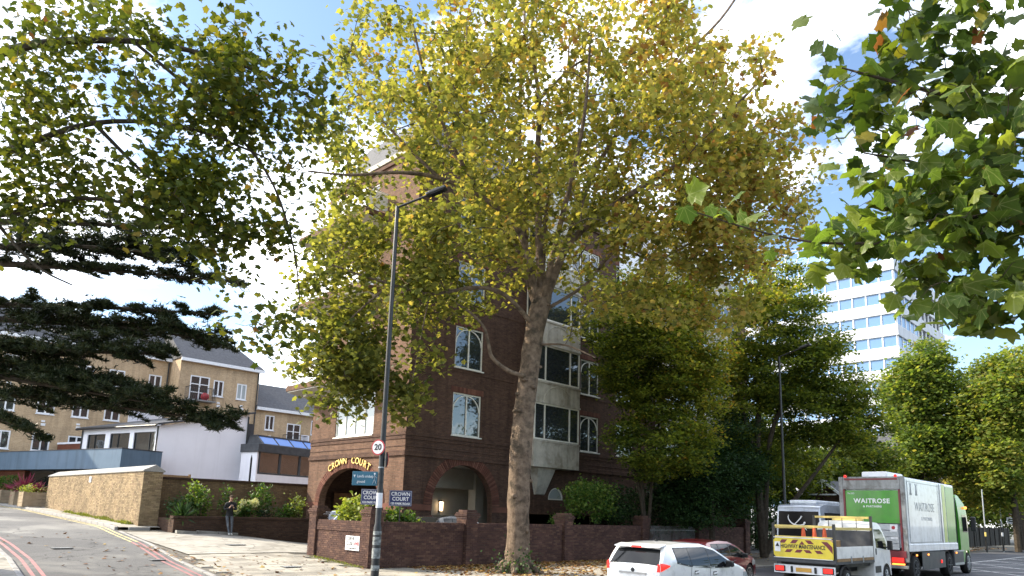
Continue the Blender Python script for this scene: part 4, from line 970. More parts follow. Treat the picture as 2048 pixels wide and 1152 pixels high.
# ---------------------------------------------------------------- tan brick flats behind
def flats(label, x0, x1, y, eave, ridge, rear, wins, hipr=True, hipl=False, panels=()):
    t = thing('apartment_block', label, 'flats', (x0, y, 2))
    mb = MB(); facade(mb, (0, y, 0), PX, PY, [(x0, 1), (x0, eave), (x1, eave), (x1, 1)], [rect(a, z, w, h) for a, z, w, h, k in wins], .18)
    mb.add([(x0, y, 1), (x0, y + rear, 1), (x0, y + rear, eave), (x0, y, eave)], [(0, 1, 2, 3)]); mb.add([(x1, y, 1), (x1, y + rear, 1), (x1, y + rear, eave), (x1, y, eave)], [(0, 1, 2, 3)])
    if not hipl: mb.add([(x0, y, eave), (x0, y + rear, eave), (x0, y + rear / 2, ridge)], [(0, 1, 2)])
    if not hipr: mb.add([(x1, y, eave), (x1, y + rear, eave), (x1, y + rear / 2, ridge)], [(0, 1, 2)])
    mb.build('wall', M['tan_brick'], t)
    e = .35; hr = 1.6 if hipr else -e; hl_ = 1.6 if hipl else -.1
    A = [(x0 - .1, y - e, eave + .02), (x1 + e, y - e, eave + .02), (x1 + e, y + rear + e, eave + .02), (x0 - .1, y + rear + e, eave + .02), (x0 + hl_, y + rear / 2, ridge), (x1 - hr, y + rear / 2, ridge)]
    mb = MB(); mb.add(A + [(p[0], p[1], p[2] - .01) for p in A[:4]], [(0, 1, 5, 4), (1, 2, 5), (2, 3, 4, 5), (3, 0, 4)]); mb.build('roof', M['slate'], t)
    mb = MB(); mb.box(x0 - .1, y - e - .02, eave - .26, x1 + e, y - e + .1, eave + .015); mb.box(x0 - .05, y - e + .11, eave - .25, x1, y - .01, eave - .2); mb.build('fascia', M['white_pvc'], t)
    mb = MB(); mb.cyl((x1 - .15, y - .08, 1), (x1 - .15, y - .08, eave - .3), .06, n=8); mb.build('downpipe', M['black_metal'], t)
    for a, z, w, h, k in wins:
        window(t, (a, y, z), PX, OUT, w, h, (.5,), frame='white_pvc', gl='glass_pale' if k == 2 else 'glass', fw=.11, trans=(.33, .66) if k == 1 else (), back=-.05, sill=k != 1)
        if k != 1 and w < 1.3:
            mb = MB(); mb.box(a + .45, y - .12, z - .95, a + .75, y - .003, z - .75); mb.box(a + .45, y - .1, z - .65, a + .7, y - .003, z - .5); mb.build('vent', M['white_pvc'], t)
        if k == 1:
            mb = MB(); mb.box(a - .35, y - .9, z - .12, a + w + .35, y - .003, z); b = mb.build('balcony', M['grey_metal'], t)
            mb = MB(); mb.bar((a - .33, y - .88, z + 1.1), (a + w + .33, y - .88, z + 1.1), .05); n = 16
            for i in range(n + 1): xx = a - .33 + (w + .66) * i / n; mb.bar((xx, y - .88, z), (xx, y - .88, z + 1.1), .022)
            for xx in (a - .33, a + w + .33):
                mb.bar((xx, y - .88, z + 1.1), (xx, y - .01, z + 1.1), .05)
                for i in range(4): mb.bar((xx, y - .66 + .22 * i, z), (xx, y - .66 + .22 * i, z + 1.1), .022)
            mb.build('railing', M['black_metal'], b)
    for a, b, z0, z1 in panels:
        mb = MB(); mb.box(a, y - .02, z0, b, y - .003, z1); mb.build('render_panel', M['white_render'], t)
    return t
W1 = []
for k, z in enumerate((11.6, 8.5, 5.6)):
    W1 += [(23.9, z - .35, 1.75, 2.25, 1) if k == 0 else (23.85, z - .2, 1.75, 1.6, 0), (26.0, z + .25, .95, 1.5, 0), (28.2, z + .25, .95, 1.5, 2)]
flats('tan brick flats with a hipped slate roof and a red ball on the balcony', 22.95, 30.3, 64.6, 14.9, 17.9, 7.5, W1)
W0 = []
for k, z in enumerate((11.9, 8.9, 5.9)):
    for x in (7.4, 10.4, 13.1, 15.6, 18.0): W0.append((x, z, 1.25, 1.45, 0))
W0 += [(21.2, 11.9, 1.1, 1.5, 0), (21.2, 8.9, 1.1, 1.5, 0)]
flats('long tan brick flats mostly hidden behind the dark cedar', 2, 22.9, 67, 15.0, 18.6, 8, W0, hipr=False, panels=((19.9, 22.85, 8.0, 11.7),))
W2 = [(31.3, 9.3, .95, 1.45, 0), (33.6, 7.9, 1.5, 2.3, 1), (36.2, 9.3, .95, 1.45, 0), (31.3, 6.3, .95, 1.45, 0)]
flats('lower tan brick flats stepping down beside the hipped block', 30.35, 46, 64.7, 11.4, 14.3, 7.5, W2, panels=((35.2, 36.1, 7.0, 9.2),))
rb = thing('red_ball', 'red ball resting on the upper flat balcony', 'ball', (25.2, 64.1, 11.5)); mb = MB(); mb.ball((25.15, 64.1, 11.62), .36); mb.build('ball', M['red_sign'], rb, smooth=True); mb = MB(); mb.lathe((25.15, 64.1, 11.255), UP, [(0, .2), (.06, .22)], 12); mb.build('base', M['red_sign'], rb)

# wooden planters by the entrance
def planter(x, y, label, s=.62, h=.95):
    z = zt(x, y) + .1; t = thing('wooden_planter', label, 'planter', (x, y, z), group='square timber planters by the entrance')
    for i in range(4):
        a = PI / 2 * i; ca, sa = math.cos(a), math.sin(a)
        for k in range(4):
            zz = z + .03 + (h - .05) * k / 4; mb = MB(); mb.obox((x + ca * s, y + sa * s, zz + h / 8 - .01), (-sa * (s - .002), ca * (s - .002), 0), (ca * .02, sa * .02, 0), (0, 0, h / 8 - .012)); mb.build('board', M['planter_wood'], t)
    mb = MB(); mb.box(x - s + .03, y - s + .03, z + h - .15, x + s - .03, y + s - .03, z + h - .06); mb.build('soil', M['soil'], t)
    mb = MB()
    for i in (-1, 1):
        for j in (-1, 1): mb.box(x + i * s - .035, y + j * s - .035, z, x + i * s + .035, y + j * s + .035, z + h + .01)
    mb.build('corner_post', M['planter_wood'], t)
    return z + h
PLT = [(11.0, 53.6, 'pale timber planter beside the yellow wall holding trailing silver leaves'), (11.2, 57.2, 'middle timber planter holding spiky purple leaves'), (11.3, 62.0, 'timber planter at the left edge with a clipped green ball')]
PZ = [planter(*p) for p in PLT]
# ---------------------------------------------------------------- vehicles
def wheel(parent, c, r, w, side, rim='alloy', spokes=7, hub=None):
    c = Vector(c); ax = Vector((0, side, 0)); o = MB()
    o.lathe(c - ax * w / 2, ax, [(0, r * .7), (.01, r * .93), (w * .2, r), (w * .8, r), (w - .01, r * .94), (w, r * .74), (w - .03, r * .66)], 28)
    t = o.build('wheel', M['rubber'], parent, world=False, smooth=True)
    o = MB(); o.lathe(c + ax * (w / 2 - .05), ax, [(0, r * .68), (.035, r * .68), (.04, r * .60), (.012, r * .56), (.006, r * .2), (.05, r * .16), (.055, .01)], 28)
    for k in range(spokes):
        a = 2 * PI * k / spokes; d = Vector((math.cos(a), 0, math.sin(a))); o.bar(c + ax * (w / 2 - .012) + d * r * .12, c + ax * (w / 2 - .02) + d * r * .6, r * .13, .03)
    o.build('rim', M[rim], t, world=False)
    return t
def lerp(xs, ys): return lambda x: float(np.interp(x, xs, ys))
def shell(parent, name, mat, xs, zlo, zhi, W, crown=.03, ny=10, nz=12, bevel=.03):
    mb = MB()
    for s in (-1, 1):
        mb.add([(x, s * W(x, zlo(x) + (zhi(x) - zlo(x)) * j / nz), zlo(x) + (zhi(x) - zlo(x)) * j / nz) for x in xs for j in range(nz + 1)],
               [(i * (nz + 1) + j, (i + 1) * (nz + 1) + j, (i + 1) * (nz + 1) + j + 1, i * (nz + 1) + j + 1) for i in range(len(xs) - 1) for j in range(nz)])
    def tp(x, v): w = W(x, zhi(x)); return (x, w * v, zhi(x) + crown * (1 - v * v))
    mb.add([tp(x, -1 + 2 * j / ny) for x in xs for j in range(ny + 1)],
           [(i * (ny + 1) + j, (i + 1) * (ny + 1) + j, (i + 1) * (ny + 1) + j + 1, i * (ny + 1) + j + 1) for i in range(len(xs) - 1) for j in range(ny)])
    for x in (xs[0], xs[-1]):
        mb.add([(x, W(x, zlo(x) + (zhi(x) - zlo(x)) * k / nz) * (-1 + 2 * j / ny), zlo(x) + (zhi(x) - zlo(x)) * k / nz + (crown * (1 - (-1 + 2 * j / ny) ** 2) if k == nz else 0)) for k in range(nz + 1) for j in range(ny + 1)],
               [(k * (ny + 1) + j, (k + 1) * (ny + 1) + j, (k + 1) * (ny + 1) + j + 1, k * (ny + 1) + j + 1) for k in range(nz) for j in range(ny)])
    return mb.build(name, mat, parent, world=False, smooth=True, merge=.002, bevel=bevel, seg=3, angle=38)
def side_patch(parent, name, mat, xs, zb, zt_, W, s, off=.006, nz=5):
    mb = MB(); mb.add([(x, s * (W(x, zb(x) + (zt_(x) - zb(x)) * j / nz) + off), zb(x) + (zt_(x) - zb(x)) * j / nz) for x in xs for j in range(nz + 1)],
                      [(i * (nz + 1) + j, (i + 1) * (nz + 1) + j, (i + 1) * (nz + 1) + j + 1, i * (nz + 1) + j + 1) for i in range(len(xs) - 1) for j in range(nz)])
    return mb.build(name, mat, parent, world=False, smooth=True)
def top_patch(parent, name, mat, xs, zhi, W, v0, v1, off=(0, .006), crown=.03, ny=10, taper=None):
    mb = MB(); ps = []
    for i, x in enumerate(xs):
        f = i / (len(xs) - 1); w = W(x, zhi(x))
        for j in range(ny + 1):
            v = v0 + (v1 - v0) * j / ny
            if taper: v *= taper(f)
            ps.append((x + off[0], w * v, zhi(x) + crown * (1 - v * v) + off[1]))
    mb.add(ps, [(i * (ny + 1) + j, (i + 1) * (ny + 1) + j, (i + 1) * (ny + 1) + j + 1, i * (ny + 1) + j + 1) for i in range(len(xs) - 1) for j in range(ny)])
    return mb.build(name, mat, parent, world=False, smooth=True)
def lin(a, b, n): return [a + (b - a) * i / n for i in range(n + 1)]

def car(label, loc, rotz, body, L, Wm, top, belt, dlo, rear_glass, wind, wx, lit=True, plate=True, wr=.32, dark_win=True):
    """top: roof line (x, z); belt: lower window line; dlo: side windows as (x0, x1) lists between belt and roof line"""
    t = thing('car', label, 'car', loc, rotz)
    zhi = lerp([p[0] for p in top], [p[1] for p in top]); roofz = max(p[1] for p in top); zb = lerp([p[0] for p in belt], [p[1] for p in belt])
    def plan(x):
        a = max(0, 1 - x / .55); b = max(0, 1 - (L - x) / .95); return 1 - .13 * a ** 2 - .22 * b ** 2
    def W(x, z):
        w = Wm / 2 * plan(x); h = zb(x)
        if z < h: w *= 1 - .055 * ((h - z - .15) / .6) ** 2
        else: w *= 1 - .25 * min(1.2, (z - h) / (roofz - h)) ** 1.25
        return w
    def zlo(x):
        z = .24
        for a in wx:
            q = (wr + .055) ** 2 - (x - a) ** 2
            if q > 0: z = max(z, wr + math.sqrt(q))
        return min(z, zhi(x) - .05)
    xs = sorted(set([round(v, 4) for v in lin(0, L, 90)] + [round(p[0] + d, 4) for p in top for d in (0,)] + lin(0, .6, 24)))
    shell(t, 'body', M[body], xs, zlo, zhi, W)
    mb = MB(); mb.box(.15, -Wm / 2 + .28, .2, L - .2, Wm / 2 - .28, .8); mb.build('underbody', M['plastic_black'], t, world=False)
    for a in wx:
        for s in (-1, 1): wheel(t, (a, s * (Wm / 2 - .13), wr), wr, .21, s)
    for s in (-1, 1):
        side_patch(t, 'window_surround', M['plastic_black'], lin(dlo[0][0] - .03, dlo[-1][1] + .08, 40), lambda x: zb(x) - .01, lambda x: max(zb(x), min(zhi(x) - .06, roofz - .10)), W, s, .003)
        for a, b in dlo:
            k = lin(a, b, 14); side_patch(t, 'side_window', M['glass_dark'], k, lambda x: zb(x) + .02, lambda x: max(zb(x) + .03, min(zhi(x) - .085, roofz - .12)), W, s)
        for d in (dlo[1][0] - .02, dlo[-1][0] - .02):
            mb = MB(); q = [(d - .05 * (1 - abs(i / 6 - .5) * 2), .3 + (zb(d) - .3) * i / 6) for i in range(7)]
            for i in range(6): mb.bar((q[i][0], s * (W(q[i][0], q[i][1]) + .001), q[i][1]), (q[i + 1][0], s * (W(q[i + 1][0], q[i + 1][1]) + .001), q[i + 1][1]), .012, .006)
            mb.build('door_seam', M['plastic_black'], t, world=False)
            hx = d + .12; hz = zb(hx) - .14; hy = s * (W(hx, hz) + .012)
            mb = MB(); mb.obox((hx + .1, hy + s * .02, hz), (.1, 0, .01), (0, .014, 0), (0, 0, .022)); mb.build('door_handle', M[body], t, world=False, bevel=.008)
            mb = MB(); mb.obox((hx + .1, hy - s * .008, hz), (.085, 0, 0), (0, .006, 0), (0, 0, .042)); mb.build('handle_recess', M['plastic_black'], t, world=False)
        mx_ = dlo[-1][1] - .12; mz = zb(mx_) + .05; my = s * (W(mx_, mz) + .12)
        mb = MB(); mb.obox((mx_, my, mz + .05), (.06, 0, .01), (0, .1, .01), (-.01, 0, .07)); mb.bar((mx_, s * W(mx_, mz), mz - .02), (mx_, my, mz), .05, .04); mb.build('mirror', M['plastic_black'] if body != 'red_paint' else M['plastic_black'], t, world=False, bevel=.03)
        # lamps
        xs2 = lin(.0, .34, 8)
        o = side_patch(t, 'tail_lamp', M['tail' if lit else 'tail_dim'], lin(.02, .30, 8), lambda x: zb(.1) - .10 + x * .42, lambda x: zb(.1) + .12 - x * .22, W, s, .008)
        mb = MB(); a = Wm / 2 * plan(0); zc = zb(.1) - .03
        mb.prism([(-.012, s * a * .90, zc - .07), (-.012, s * a * 1.0, zc - .07), (-.012, s * a * 1.0, zc + .11), (-.012, s * a * .93, zc + .11)], (.02, 0, 0)); mb.build('lens', M['tail' if lit else 'tail_dim'], o, world=False)
        side_patch(t, 'lamp_cover', M['sign_white'], lin(.03, .30, 6), lambda x: zb(.1) - .42 + x * .5, lambda x: zb(.1) - .175 + x * .2, W, s, .007)
        side_patch(t, 'headlamp', M['glass_pale'], lin(L - .62, L - .16, 8), lambda x: zhi(L - .16) - .12 - (L - .16 - x) * .05, lambda x: min(zhi(x) - .03, zhi(L - .3)), W, s, .007)
    top_patch(t, 'rear_window', M['glass_dark'], lin(*rear_glass, 10), zhi, W, -.86, .86, (-.006, .004), taper=lambda f: 1.06 - .08 * f)
    top_patch(t, 'windscreen', M['glass'], lin(*wind, 10), zhi, W, -.86, .86, (.004, .008))
    if plate:
        mb = MB(); mb.box(-.02, -.26, .62, .01, .26, .73); p = mb.build('number_plate', M['plate_yellow'], t, world=False)
    return t, W, zhi, zb
HEAD = 0.0
# pearl white estate car: rear half in the frame, brake lamps on
tc_, Wc, zc, zbc = car('pearl white people carrier with its brake lamps lit at the kerb side of the queue', (14.95, 10.55, -.1), 0, 'silver', 4.6, 1.80,
    [(0, .98), (.03, 1.04), (.30, 1.44), (.36, 1.50), (.5, 1.535), (1.2, 1.585), (2.0, 1.565), (2.6, 1.45), (3.45, 1.06), (4.1, .90), (4.45, .74), (4.6, .52)],
    [(0, 1.0), (.6, 1.12), (1.2, 1.03), (2.2, .97), (3.5, .95), (4.6, .72)], [(.62, 1.26), (1.28, 2.17), (2.20, 3.12)], (.04, .285), (2.62, 3.36), (.82, 3.62), wr=.32)
mb = MB(); mb.obox((.30, 0, 1.515), (.14, 0, .03), (0, .68, 0), (0, 0, .018)); mb.build('spoiler', M['silver'], tc_, world=False, bevel=.012)
mb = MB(); mb.obox((.165, 0, 1.487), (.012, 0, .004), (0, .15, 0), (0, 0, .016)); mb.build('brake_lamp', M['tail'], tc_, world=False)
mb = MB(); mb.bar((.05, -.35, 1.075), (.10, .22, 1.13), .022, .01); mb.build('rear_wiper', M['plastic_black'], tc_, world=False)
mb = MB(); mb.obox((-.012, 0, .86), (.01, 0, 0), (0, .40, 0), (0, 0, .02)); mb.build('tailgate_trim', M['alloy'], tc_, world=False)
mb = MB(); mb.lathe((-.005, 0, .93), (-1, 0, 0), [(0, .055), (.012, .045)], 16); mb.build('badge', M['plastic_black'], tc_, world=False)
mb = MB(); mb.box(-.025, -.21, .50, .005, .16, .60); p = mb.build('licence_plate', M['yellow'], tc_, world=False); mb = MB(); mb.box(-.029, -.06, .515, -.024, .04, .585); mb.build('crest', M['sign_white'], p, world=False)
mb = MB(); mb.obox((-.004, 0, .40), (.006, 0, 0), (0, .82, 0), (0, 0, .012)); mb.build('bumper_seam', M['plastic_black'], tc_, world=False)
mb = MB(); mb.prism([(1.0, -.02, 1.60), (1.12, -.02, 1.60), (1.0, -.02, 1.655)], (0, .04, 0)); mb.build('aerial', M['plastic_black'], tc_, world=False)
tr_, Wr, zr_, zbr = car('dark red small car parked beyond the pearl white people carrier', (21.9, 13.4, -.1), 0, 'red_paint', 4.0, 1.74,
    [(0, .95), (.05, 1.02), (.35, 1.36), (.5, 1.42), (1.2, 1.475), (1.9, 1.44), (2.4, 1.30), (3.0, 1.0), (3.5, .88), (3.85, .74), (4.0, .5)],
    [(0, .98), (.6, 1.0), (1.2, .95), (2.2, .92), (4.0, .7)], [(.62, 1.0), (1.05, 1.75), (1.8, 2.72)], (.06, .33), (2.42, 2.94), (.7, 3.2), lit=False)
# two cars waiting in the forecourt behind the low wall
for lab, loc, b in (('pale silver blue hatchback seen through the big arch above the wall', (17.25, 29.0, .52), 'blue_silver'), ('black saloon roof showing above the wall before the right hand arch', (18.9, 24.1, .42), 'black_paint')):
    t_, a, b_, c_ = car(lab, loc, -.06 if b == 'blue_silver' else .04, b, 4.2, 1.76,
        [(0, .95), (.04, 1.05), (.45, 1.42), (1.1, 1.5), (1.9, 1.48), (2.5, 1.34), (3.15, 1.02), (3.7, .90), (4.05, .76), (4.2, .52)],
        [(0, .98), (.6, 1.02), (1.2, .96), (2.2, .93), (4.2, .72)], [(.66, 1.1), (1.15, 1.9), (1.95, 2.85)], (.06, .42), (2.52, 3.08), (.75, 3.35), lit=False)

# ---- flatbed maintenance truck
fb = thing('flatbed_truck', 'white flatbed truck with a yellow and red HIGHWAY MAINTENANCE board', 'truck', (24.2, 10.2, -.1), 0)
def P(name, mat, fn, parent=None, bevel=0, **k):
    mb = MB(); fn(mb); return mb.build(name, M[mat] if isinstance(mat, str) else mat, parent, world=False, bevel=bevel, **k)
P('chassis', 'plastic_black', lambda m_: (m_.box(.25, -.42, .52, 5.0, -.32, .72), m_.box(.25, .32, .52, 5.0, .42, .72), m_.box(.3, -.9, .74, 3.6, .9, .84), m_.box(.5, -.5, .4, 1.4, .5, .7), m_.cyl((1.05, -.7, .34), (1.05, .7, .34), .07)), fb)
P('bumper', 'sign_white', lambda m_: (m_.box(0, -1.02, .50, .06, 1.02, .78), m_.box(-.015, -1.02, .50, .0, 1.02, .52), m_.box(-.015, -1.02, .765, .0, 1.02, .78), m_.box(-.015, -1.02, .521, 0, -1.0, .764)), fb, .012)
for s in (-1, 1):
    o = P('tail_lamp', 'plastic_black', lambda m_: m_.box(-.03, s * .62, .545, -.003, s * .985, .745), fb, .02)
    P('lens', 'tail', lambda m_: m_.box(-.045, s * .66, .575, -.031, s * .95, .725), o, .03)
    P('rubber_buffer', 'plastic_black', lambda m_: m_.box(-.05, s * .36, .54, -.003, s * .43, .74), fb, .015)
P('number_plate', 'plate_yellow', lambda m_: m_.box(-.02, -.26, .57, -.003, .26, .70), fb)
P('bed_floor', 'dark_grey', lambda m_: (m_.box(.02, -1.05, .86, 3.62, 1.05, .95), m_.box(.0, -1.07, .88, .02, 1.07, 1.0)), fb)
for s in (-1, 1):
    b_ = P('side_board', 'white_paint', lambda m_: m_.box(.12, s * 1.03, 1.05, 3.5, s * 1.065, 1.43), fb, .006)
    P('timber_strip', 'timber', lambda m_: m_.box(.12, s * 1.02, .955, 3.5, s * 1.07, 1.045), b_)
    for x in (1.3, 2.4): P('latch', 'galv', lambda m_: m_.box(x, s * 1.066, .9, x + .05, s * 1.09, 1.12), b_)
P('post', 'black_metal', lambda m_: m_.box(.02, .98, .95, .10, 1.06, 2.16), fb)
P('post', 'black_metal', lambda m_: m_.box(.02, -1.06, .95, .10, -.98, 2.16), fb)
P('post', 'black_metal', lambda m_: m_.box(3.5, .98, .95, 3.58, 1.06, 2.48), fb); P('post', 'black_metal', lambda m_: m_.box(3.5, -1.06, .95, 3.58, -.98, 2.48), fb)
P('rail', 'yellow_bar', lambda m_: m_.box(.03, -.97, 2.02, .07, .97, 2.10), fb, .01); P('rail', 'yellow_bar', lambda m_: m_.box(.03, -.97, 1.68, .07, .97, 1.73), fb, .01)
P('rail', 'yellow_bar', lambda m_: m_.bar((.1, -1.02, 2.02), (3.5, -1.02, 2.02), .05, .09), fb); P('rail', 'yellow_bar', lambda m_: m_.bar((.1, 1.02, 2.02), (3.5, 1.02, 2.02), .05, .09), fb)
P('rail', 'yellow_bar', lambda m_: m_.box(3.5, -.97, 2.38, 3.56, .97, 2.46), fb, .01)
P('bulkhead', 'dark_grey', lambda m_: (m_.box(3.57, -1.0, .96, 3.6, 1.0, 1.95),) + tuple(m_.bar((3.585, -1.0 + .5 * i, 1.95), (3.585, -1.0 + .5 * i, 2.38), .02) for i in range(5)), fb)
bd = P('warning_board', 'yellow', lambda m_: m_.prism([(-.03, -1.0, 1.02), (-.03, .93, 1.02), (-.03, 1.0, 1.10), (-.03, 1.0, 1.58), (-.03, .92, 1.66), (-.03, -.88, 1.66), (-.03, -1.0, 1.55)], (.02, 0, 0)), fb)
def chev(y, z, w, h, k): return [(-.034, y, z), (-.034, y - w, z), (-.034, y - w - k, z + h), (-.034, y - k, z + h)]
for y, z, w_, h_, k in ((.62, 1.19, .2, .1, .09), (.28, 1.19, .2, .1, .09), (-.12, 1.19, .2, .1, -.09), (-.48, 1.19, .2, .1, -.09), (.80, 1.49, .19, .12, .10), (.42, 1.49, .19, .12, .10), (-.20, 1.49, .19, .12, -.12)):
    P('red_stripe', 'dark_red', lambda m_: m_.prism(chev(y, z, w_, h_, k), (.003, 0, 0)), bd)
P('red_stripe', 'dark_red', lambda m_: m_.prism([(-.034, -.62, 1.58), (-.034, -.82, 1.58), (-.034, -.985, 1.42), (-.034, -.985, 1.2), (-.034, -.78, 1.44)], (.003, 0, 0)), bd)
P('red_stripe', 'dark_red', lambda m_: m_.prism([(-.034, .1, 1.46), (-.034, -.08, 1.46), (-.034, .01, 1.58)], (.003, 0, 0)), bd)
text_mesh('HIGHWAY MAINTENANCE', .19, bd, 'lettering', M['ink'], (-.035, .0, 1.385), (0, -1, 0), UP, 'CENTER', 1.0, .002, .004, .66, world=False)
wt = P('warning_notice', 'sign_white', lambda m_: m_.box(-.036, .76, 1.2, -.032, .96, 1.53), bd)
P('triangle', 'ink', lambda m_: m_.prism([(-.039, .79, 1.37), (-.039, .93, 1.37), (-.039, .86, 1.5)], (.002, 0, 0)), wt)
P('board_edge', 'sign_white', lambda m_: (m_.box(-.04, -.98, 1.0, -.02, 1.0, 1.02), m_.box(-.05, -.96, 1.662, -.02, .98, 1.69)), bd)
P('bed_clutter', 'timber', lambda m_: (m_.obox((1.6, -.1, 1.3), (.9, .1, .05), (-.02, .3, 0), (0, 0, .25)), m_.bar((.4, .7, 1.05), (2.2, .5, 1.5), .06)), fb)
# cab, front at the far end
cabz = lerp([3.66, 3.7, 3.9, 4.5, 4.75, 5.35, 5.65, 5.85, 5.95], [2.05, 2.20, 2.28, 2.25, 2.15, 1.35, 1.15, 1.0, .7])
def cabW(x, z): return 1.02 * (1 - .10 * max(0, (z - 1.3) / .95) ** 1.4) * (1 - .16 * max(0, (x - 5.2) / .75) ** 2)
def cablo(x):
    q = .43 ** 2 - (x - 4.95) ** 2; return max(.34, .36 + math.sqrt(q)) if q > 0 else .34
shell(fb, 'cab', M['white_paint'], lin(3.66, 5.95, 60), cablo, cabz, cabW, bevel=.04)
for s in (-1, 1):
    side_patch(fb, 'cab_window', M['glass_dark'], lin(3.95, 5.02, 14), lambda x: 1.36 - .10 * max(0, (x - 4.2)), lambda x: max(1.4, min(2.02, cabz(x) - .16)) if x < 4.6 else max(1.30, cabz(x) - .20), cabW, s)
    o = P('mirror', 'plastic_black', lambda m_: (m_.box(4.86, s * 1.10, 1.28, 5.02, s * 1.26, 1.62), m_.bar((4.9, s * .98, 1.35), (4.94, s * 1.16, 1.4), .05)), fb, .03)
    P('cab_step', 'plastic_black', lambda m_: m_.box(3.75, s * 1.0, .48, 4.35, s * 1.03, .72), fb, .01)
    P('door_handle', 'plastic_black', lambda m_: m_.box(3.86, s * 1.0, 1.12, 3.95, s * 1.035, 1.34), fb, .01)
    wheel(fb, (4.95, s * .92, .34), .34, .22, s, 'galv', 5); wheel(fb, (1.05, s * .92, .34), .34, .24, s, 'galv', 5)
    P('mudguard', 'plastic_black', lambda m_: m_.tube([(1.05 + .45 * math.cos(a), s * .93, .36 + .45 * math.sin(a)) for a in lin(.1, PI - .1, 10)], .05, 6), fb)
P('windscreen', 'glass', lambda m_: m_.add([(4.78, -.84, 2.16), (4.78, .84, 2.16), (5.33, .92, 1.42), (5.33, -.92, 1.42)], [(0, 1, 2, 3)]), fb)
P('beacon_bar', 'yellow_bar', lambda m_: m_.box(4.05, -.55, 2.31, 4.25, .55, 2.38), fb, .02)
text_mesh('MAXI', .07, fb, 'lettering', M['red_sign'], (4.25, -1.035, .95), (1, 0, 0), UP, 'CENTER', 1, .001, 0, 1, world=False).hide_render = False
bpy.data.objects.remove([o for o in fb.children if o.name.startswith('lettering')][0])
def cone(x, y, label):
    z = .85; w = fb.location; t = thing('traffic_cone', label, 'traffic cone', (w.x + x, w.y + y, z), 0, 'traffic cones on the flatbed'); h = 1.05
    P('base', 'plastic_black', lambda m_: m_.box(-.2, -.2, 0, .2, .2, .04), t, .01)
    P('cone', 'orange', lambda m_: m_.lathe((0, 0, .04), UP, [(0, .165), (h - .05, .045), (h, .035)], 18), t, smooth=True)
    P('sleeve', 'sign_white', lambda m_: m_.lathe((0, 0, .42), UP, [(0, .1235), (.34, .0835)], 18), t, smooth=True)
cone(.62, .22, 'orange and white traffic cone standing left on the flatbed'); cone(.95, -.02, 'half hidden traffic cone just right of the leftmost cone'); cone(.55, -.52, 'slightly leaning traffic cone on the right of the flatbed')

# ---- articulated delivery lorry
lo = thing('delivery_lorry', 'white and green supermarket lorry with WAITROSE lettering front of the queue', 'lorry', (31.5, 10.35, -.1), 0)
Wd = 1.27; H0, H1 = 1.28, 4.12; XL_ = 7.3
P('box_body', 'lorry_white', lambda m_: m_.box(.1, -Wd, H0, XL_, Wd, H1), lo, .06, seg=3)
P('rear_frame', 'grey_metal', lambda m_: (m_.box(0, Wd - .16, .75, .098, Wd + .01, H1 + .02), m_.box(0, -Wd - .01, .75, .098, -Wd + .16, H1 + .02), m_.box(0, -Wd + .162, 3.62, .098, Wd - .162, H1 + .02)), lo, .015)
P('red_edging', 'dark_red', lambda m_: (m_.box(-.012, Wd - .24, 1.2, .09, Wd - .165, 3.615), m_.box(-.012, -Wd + .165, 1.2, .09, -Wd + .24, 3.615), m_.box(-.012, -Wd + .24, H1 - .12, -.002, Wd - .24, H1 - .05)), lo)
sh = P('shutter', 'green_paint', lambda m_: m_.box(.02, -Wd + .24, 2.25, .07, Wd - .24, 3.58), lo, .01)
text_mesh('WAITROSE', .26, sh, 'lettering', M['sign_white'], (.016, 0, 3.14), (0, -1, 0), UP, 'CENTER', 1.12, .003, .007, 1.0, world=False)
text_mesh('& PARTNERS', .105, sh, 'lettering', M['sign_white'], (.016, -.02, 2.92), (0, -1, 0), UP, 'CENTER', 1.25, .003, .003, 1.0, world=False)
text_mesh('76-203', .10, sh, 'lettering', M['sign_white'], (.016, .80, 3.45), (0, -1, 0), UP, 'CENTER', 1, .003, 0, 1, world=False)
for i in range(4): P('tail_lift_board', 'galv', lambda m_: m_.box(-.05, -Wd + .3, 1.22 + .255 * i, .0, Wd - .3, 1.46 + .255 * i), lo, .012)
P('warning_notice', 'sign_white', lambda m_: m_.box(-.06, -.92, 1.93, -.052, -.66, 2.22), lo); P('warning_symbol', 'red_sign', lambda m_: m_.lathe((-.06, -.79, 2.09), (-1, 0, 0), [(0, .07), (.004, .07)], 12), lo)
P('notice', 'sign_white', lambda m_: m_.box(-.06, -.93, 1.64, -.052, -.68, 1.73), lo)
P('lower_frame', 'dark_red', lambda m_: (m_.box(-.03, -1.2, .92, .1, 1.2, 1.19), m_.box(0, -1.15, .70, .1, 1.15, .92)), lo, .01)
P('rear_bumper', 'grey_metal', lambda m_: m_.box(-.05, -1.24, .50, .05, 1.24, .62), lo, .01)
for s in (-1, 1):
    P('tail_lamp', 'tail', lambda m_: m_.box(-.06, s * .66, .74, -.031, s * 1.10, .92), lo, .02)
    P('reflector_plate', 'amber', lambda m_: m_.box(-.045, s * .66, .64, -.005, s * 1.12, .70), lo)  # no lamp here, the reflector's glint is painted as a glow
    P('top_lamp', 'tail', lambda m_: m_.lathe((-.03, s * .98, H1 + .0), UP, [(0, .05), (.06, .06), (.1, .03)], 10), lo)
P('roof_unit', 'sign_white', lambda m_: m_.box(.5, -.5, H1 + .02, 2.6, .5, H1 + .26), lo, .05)
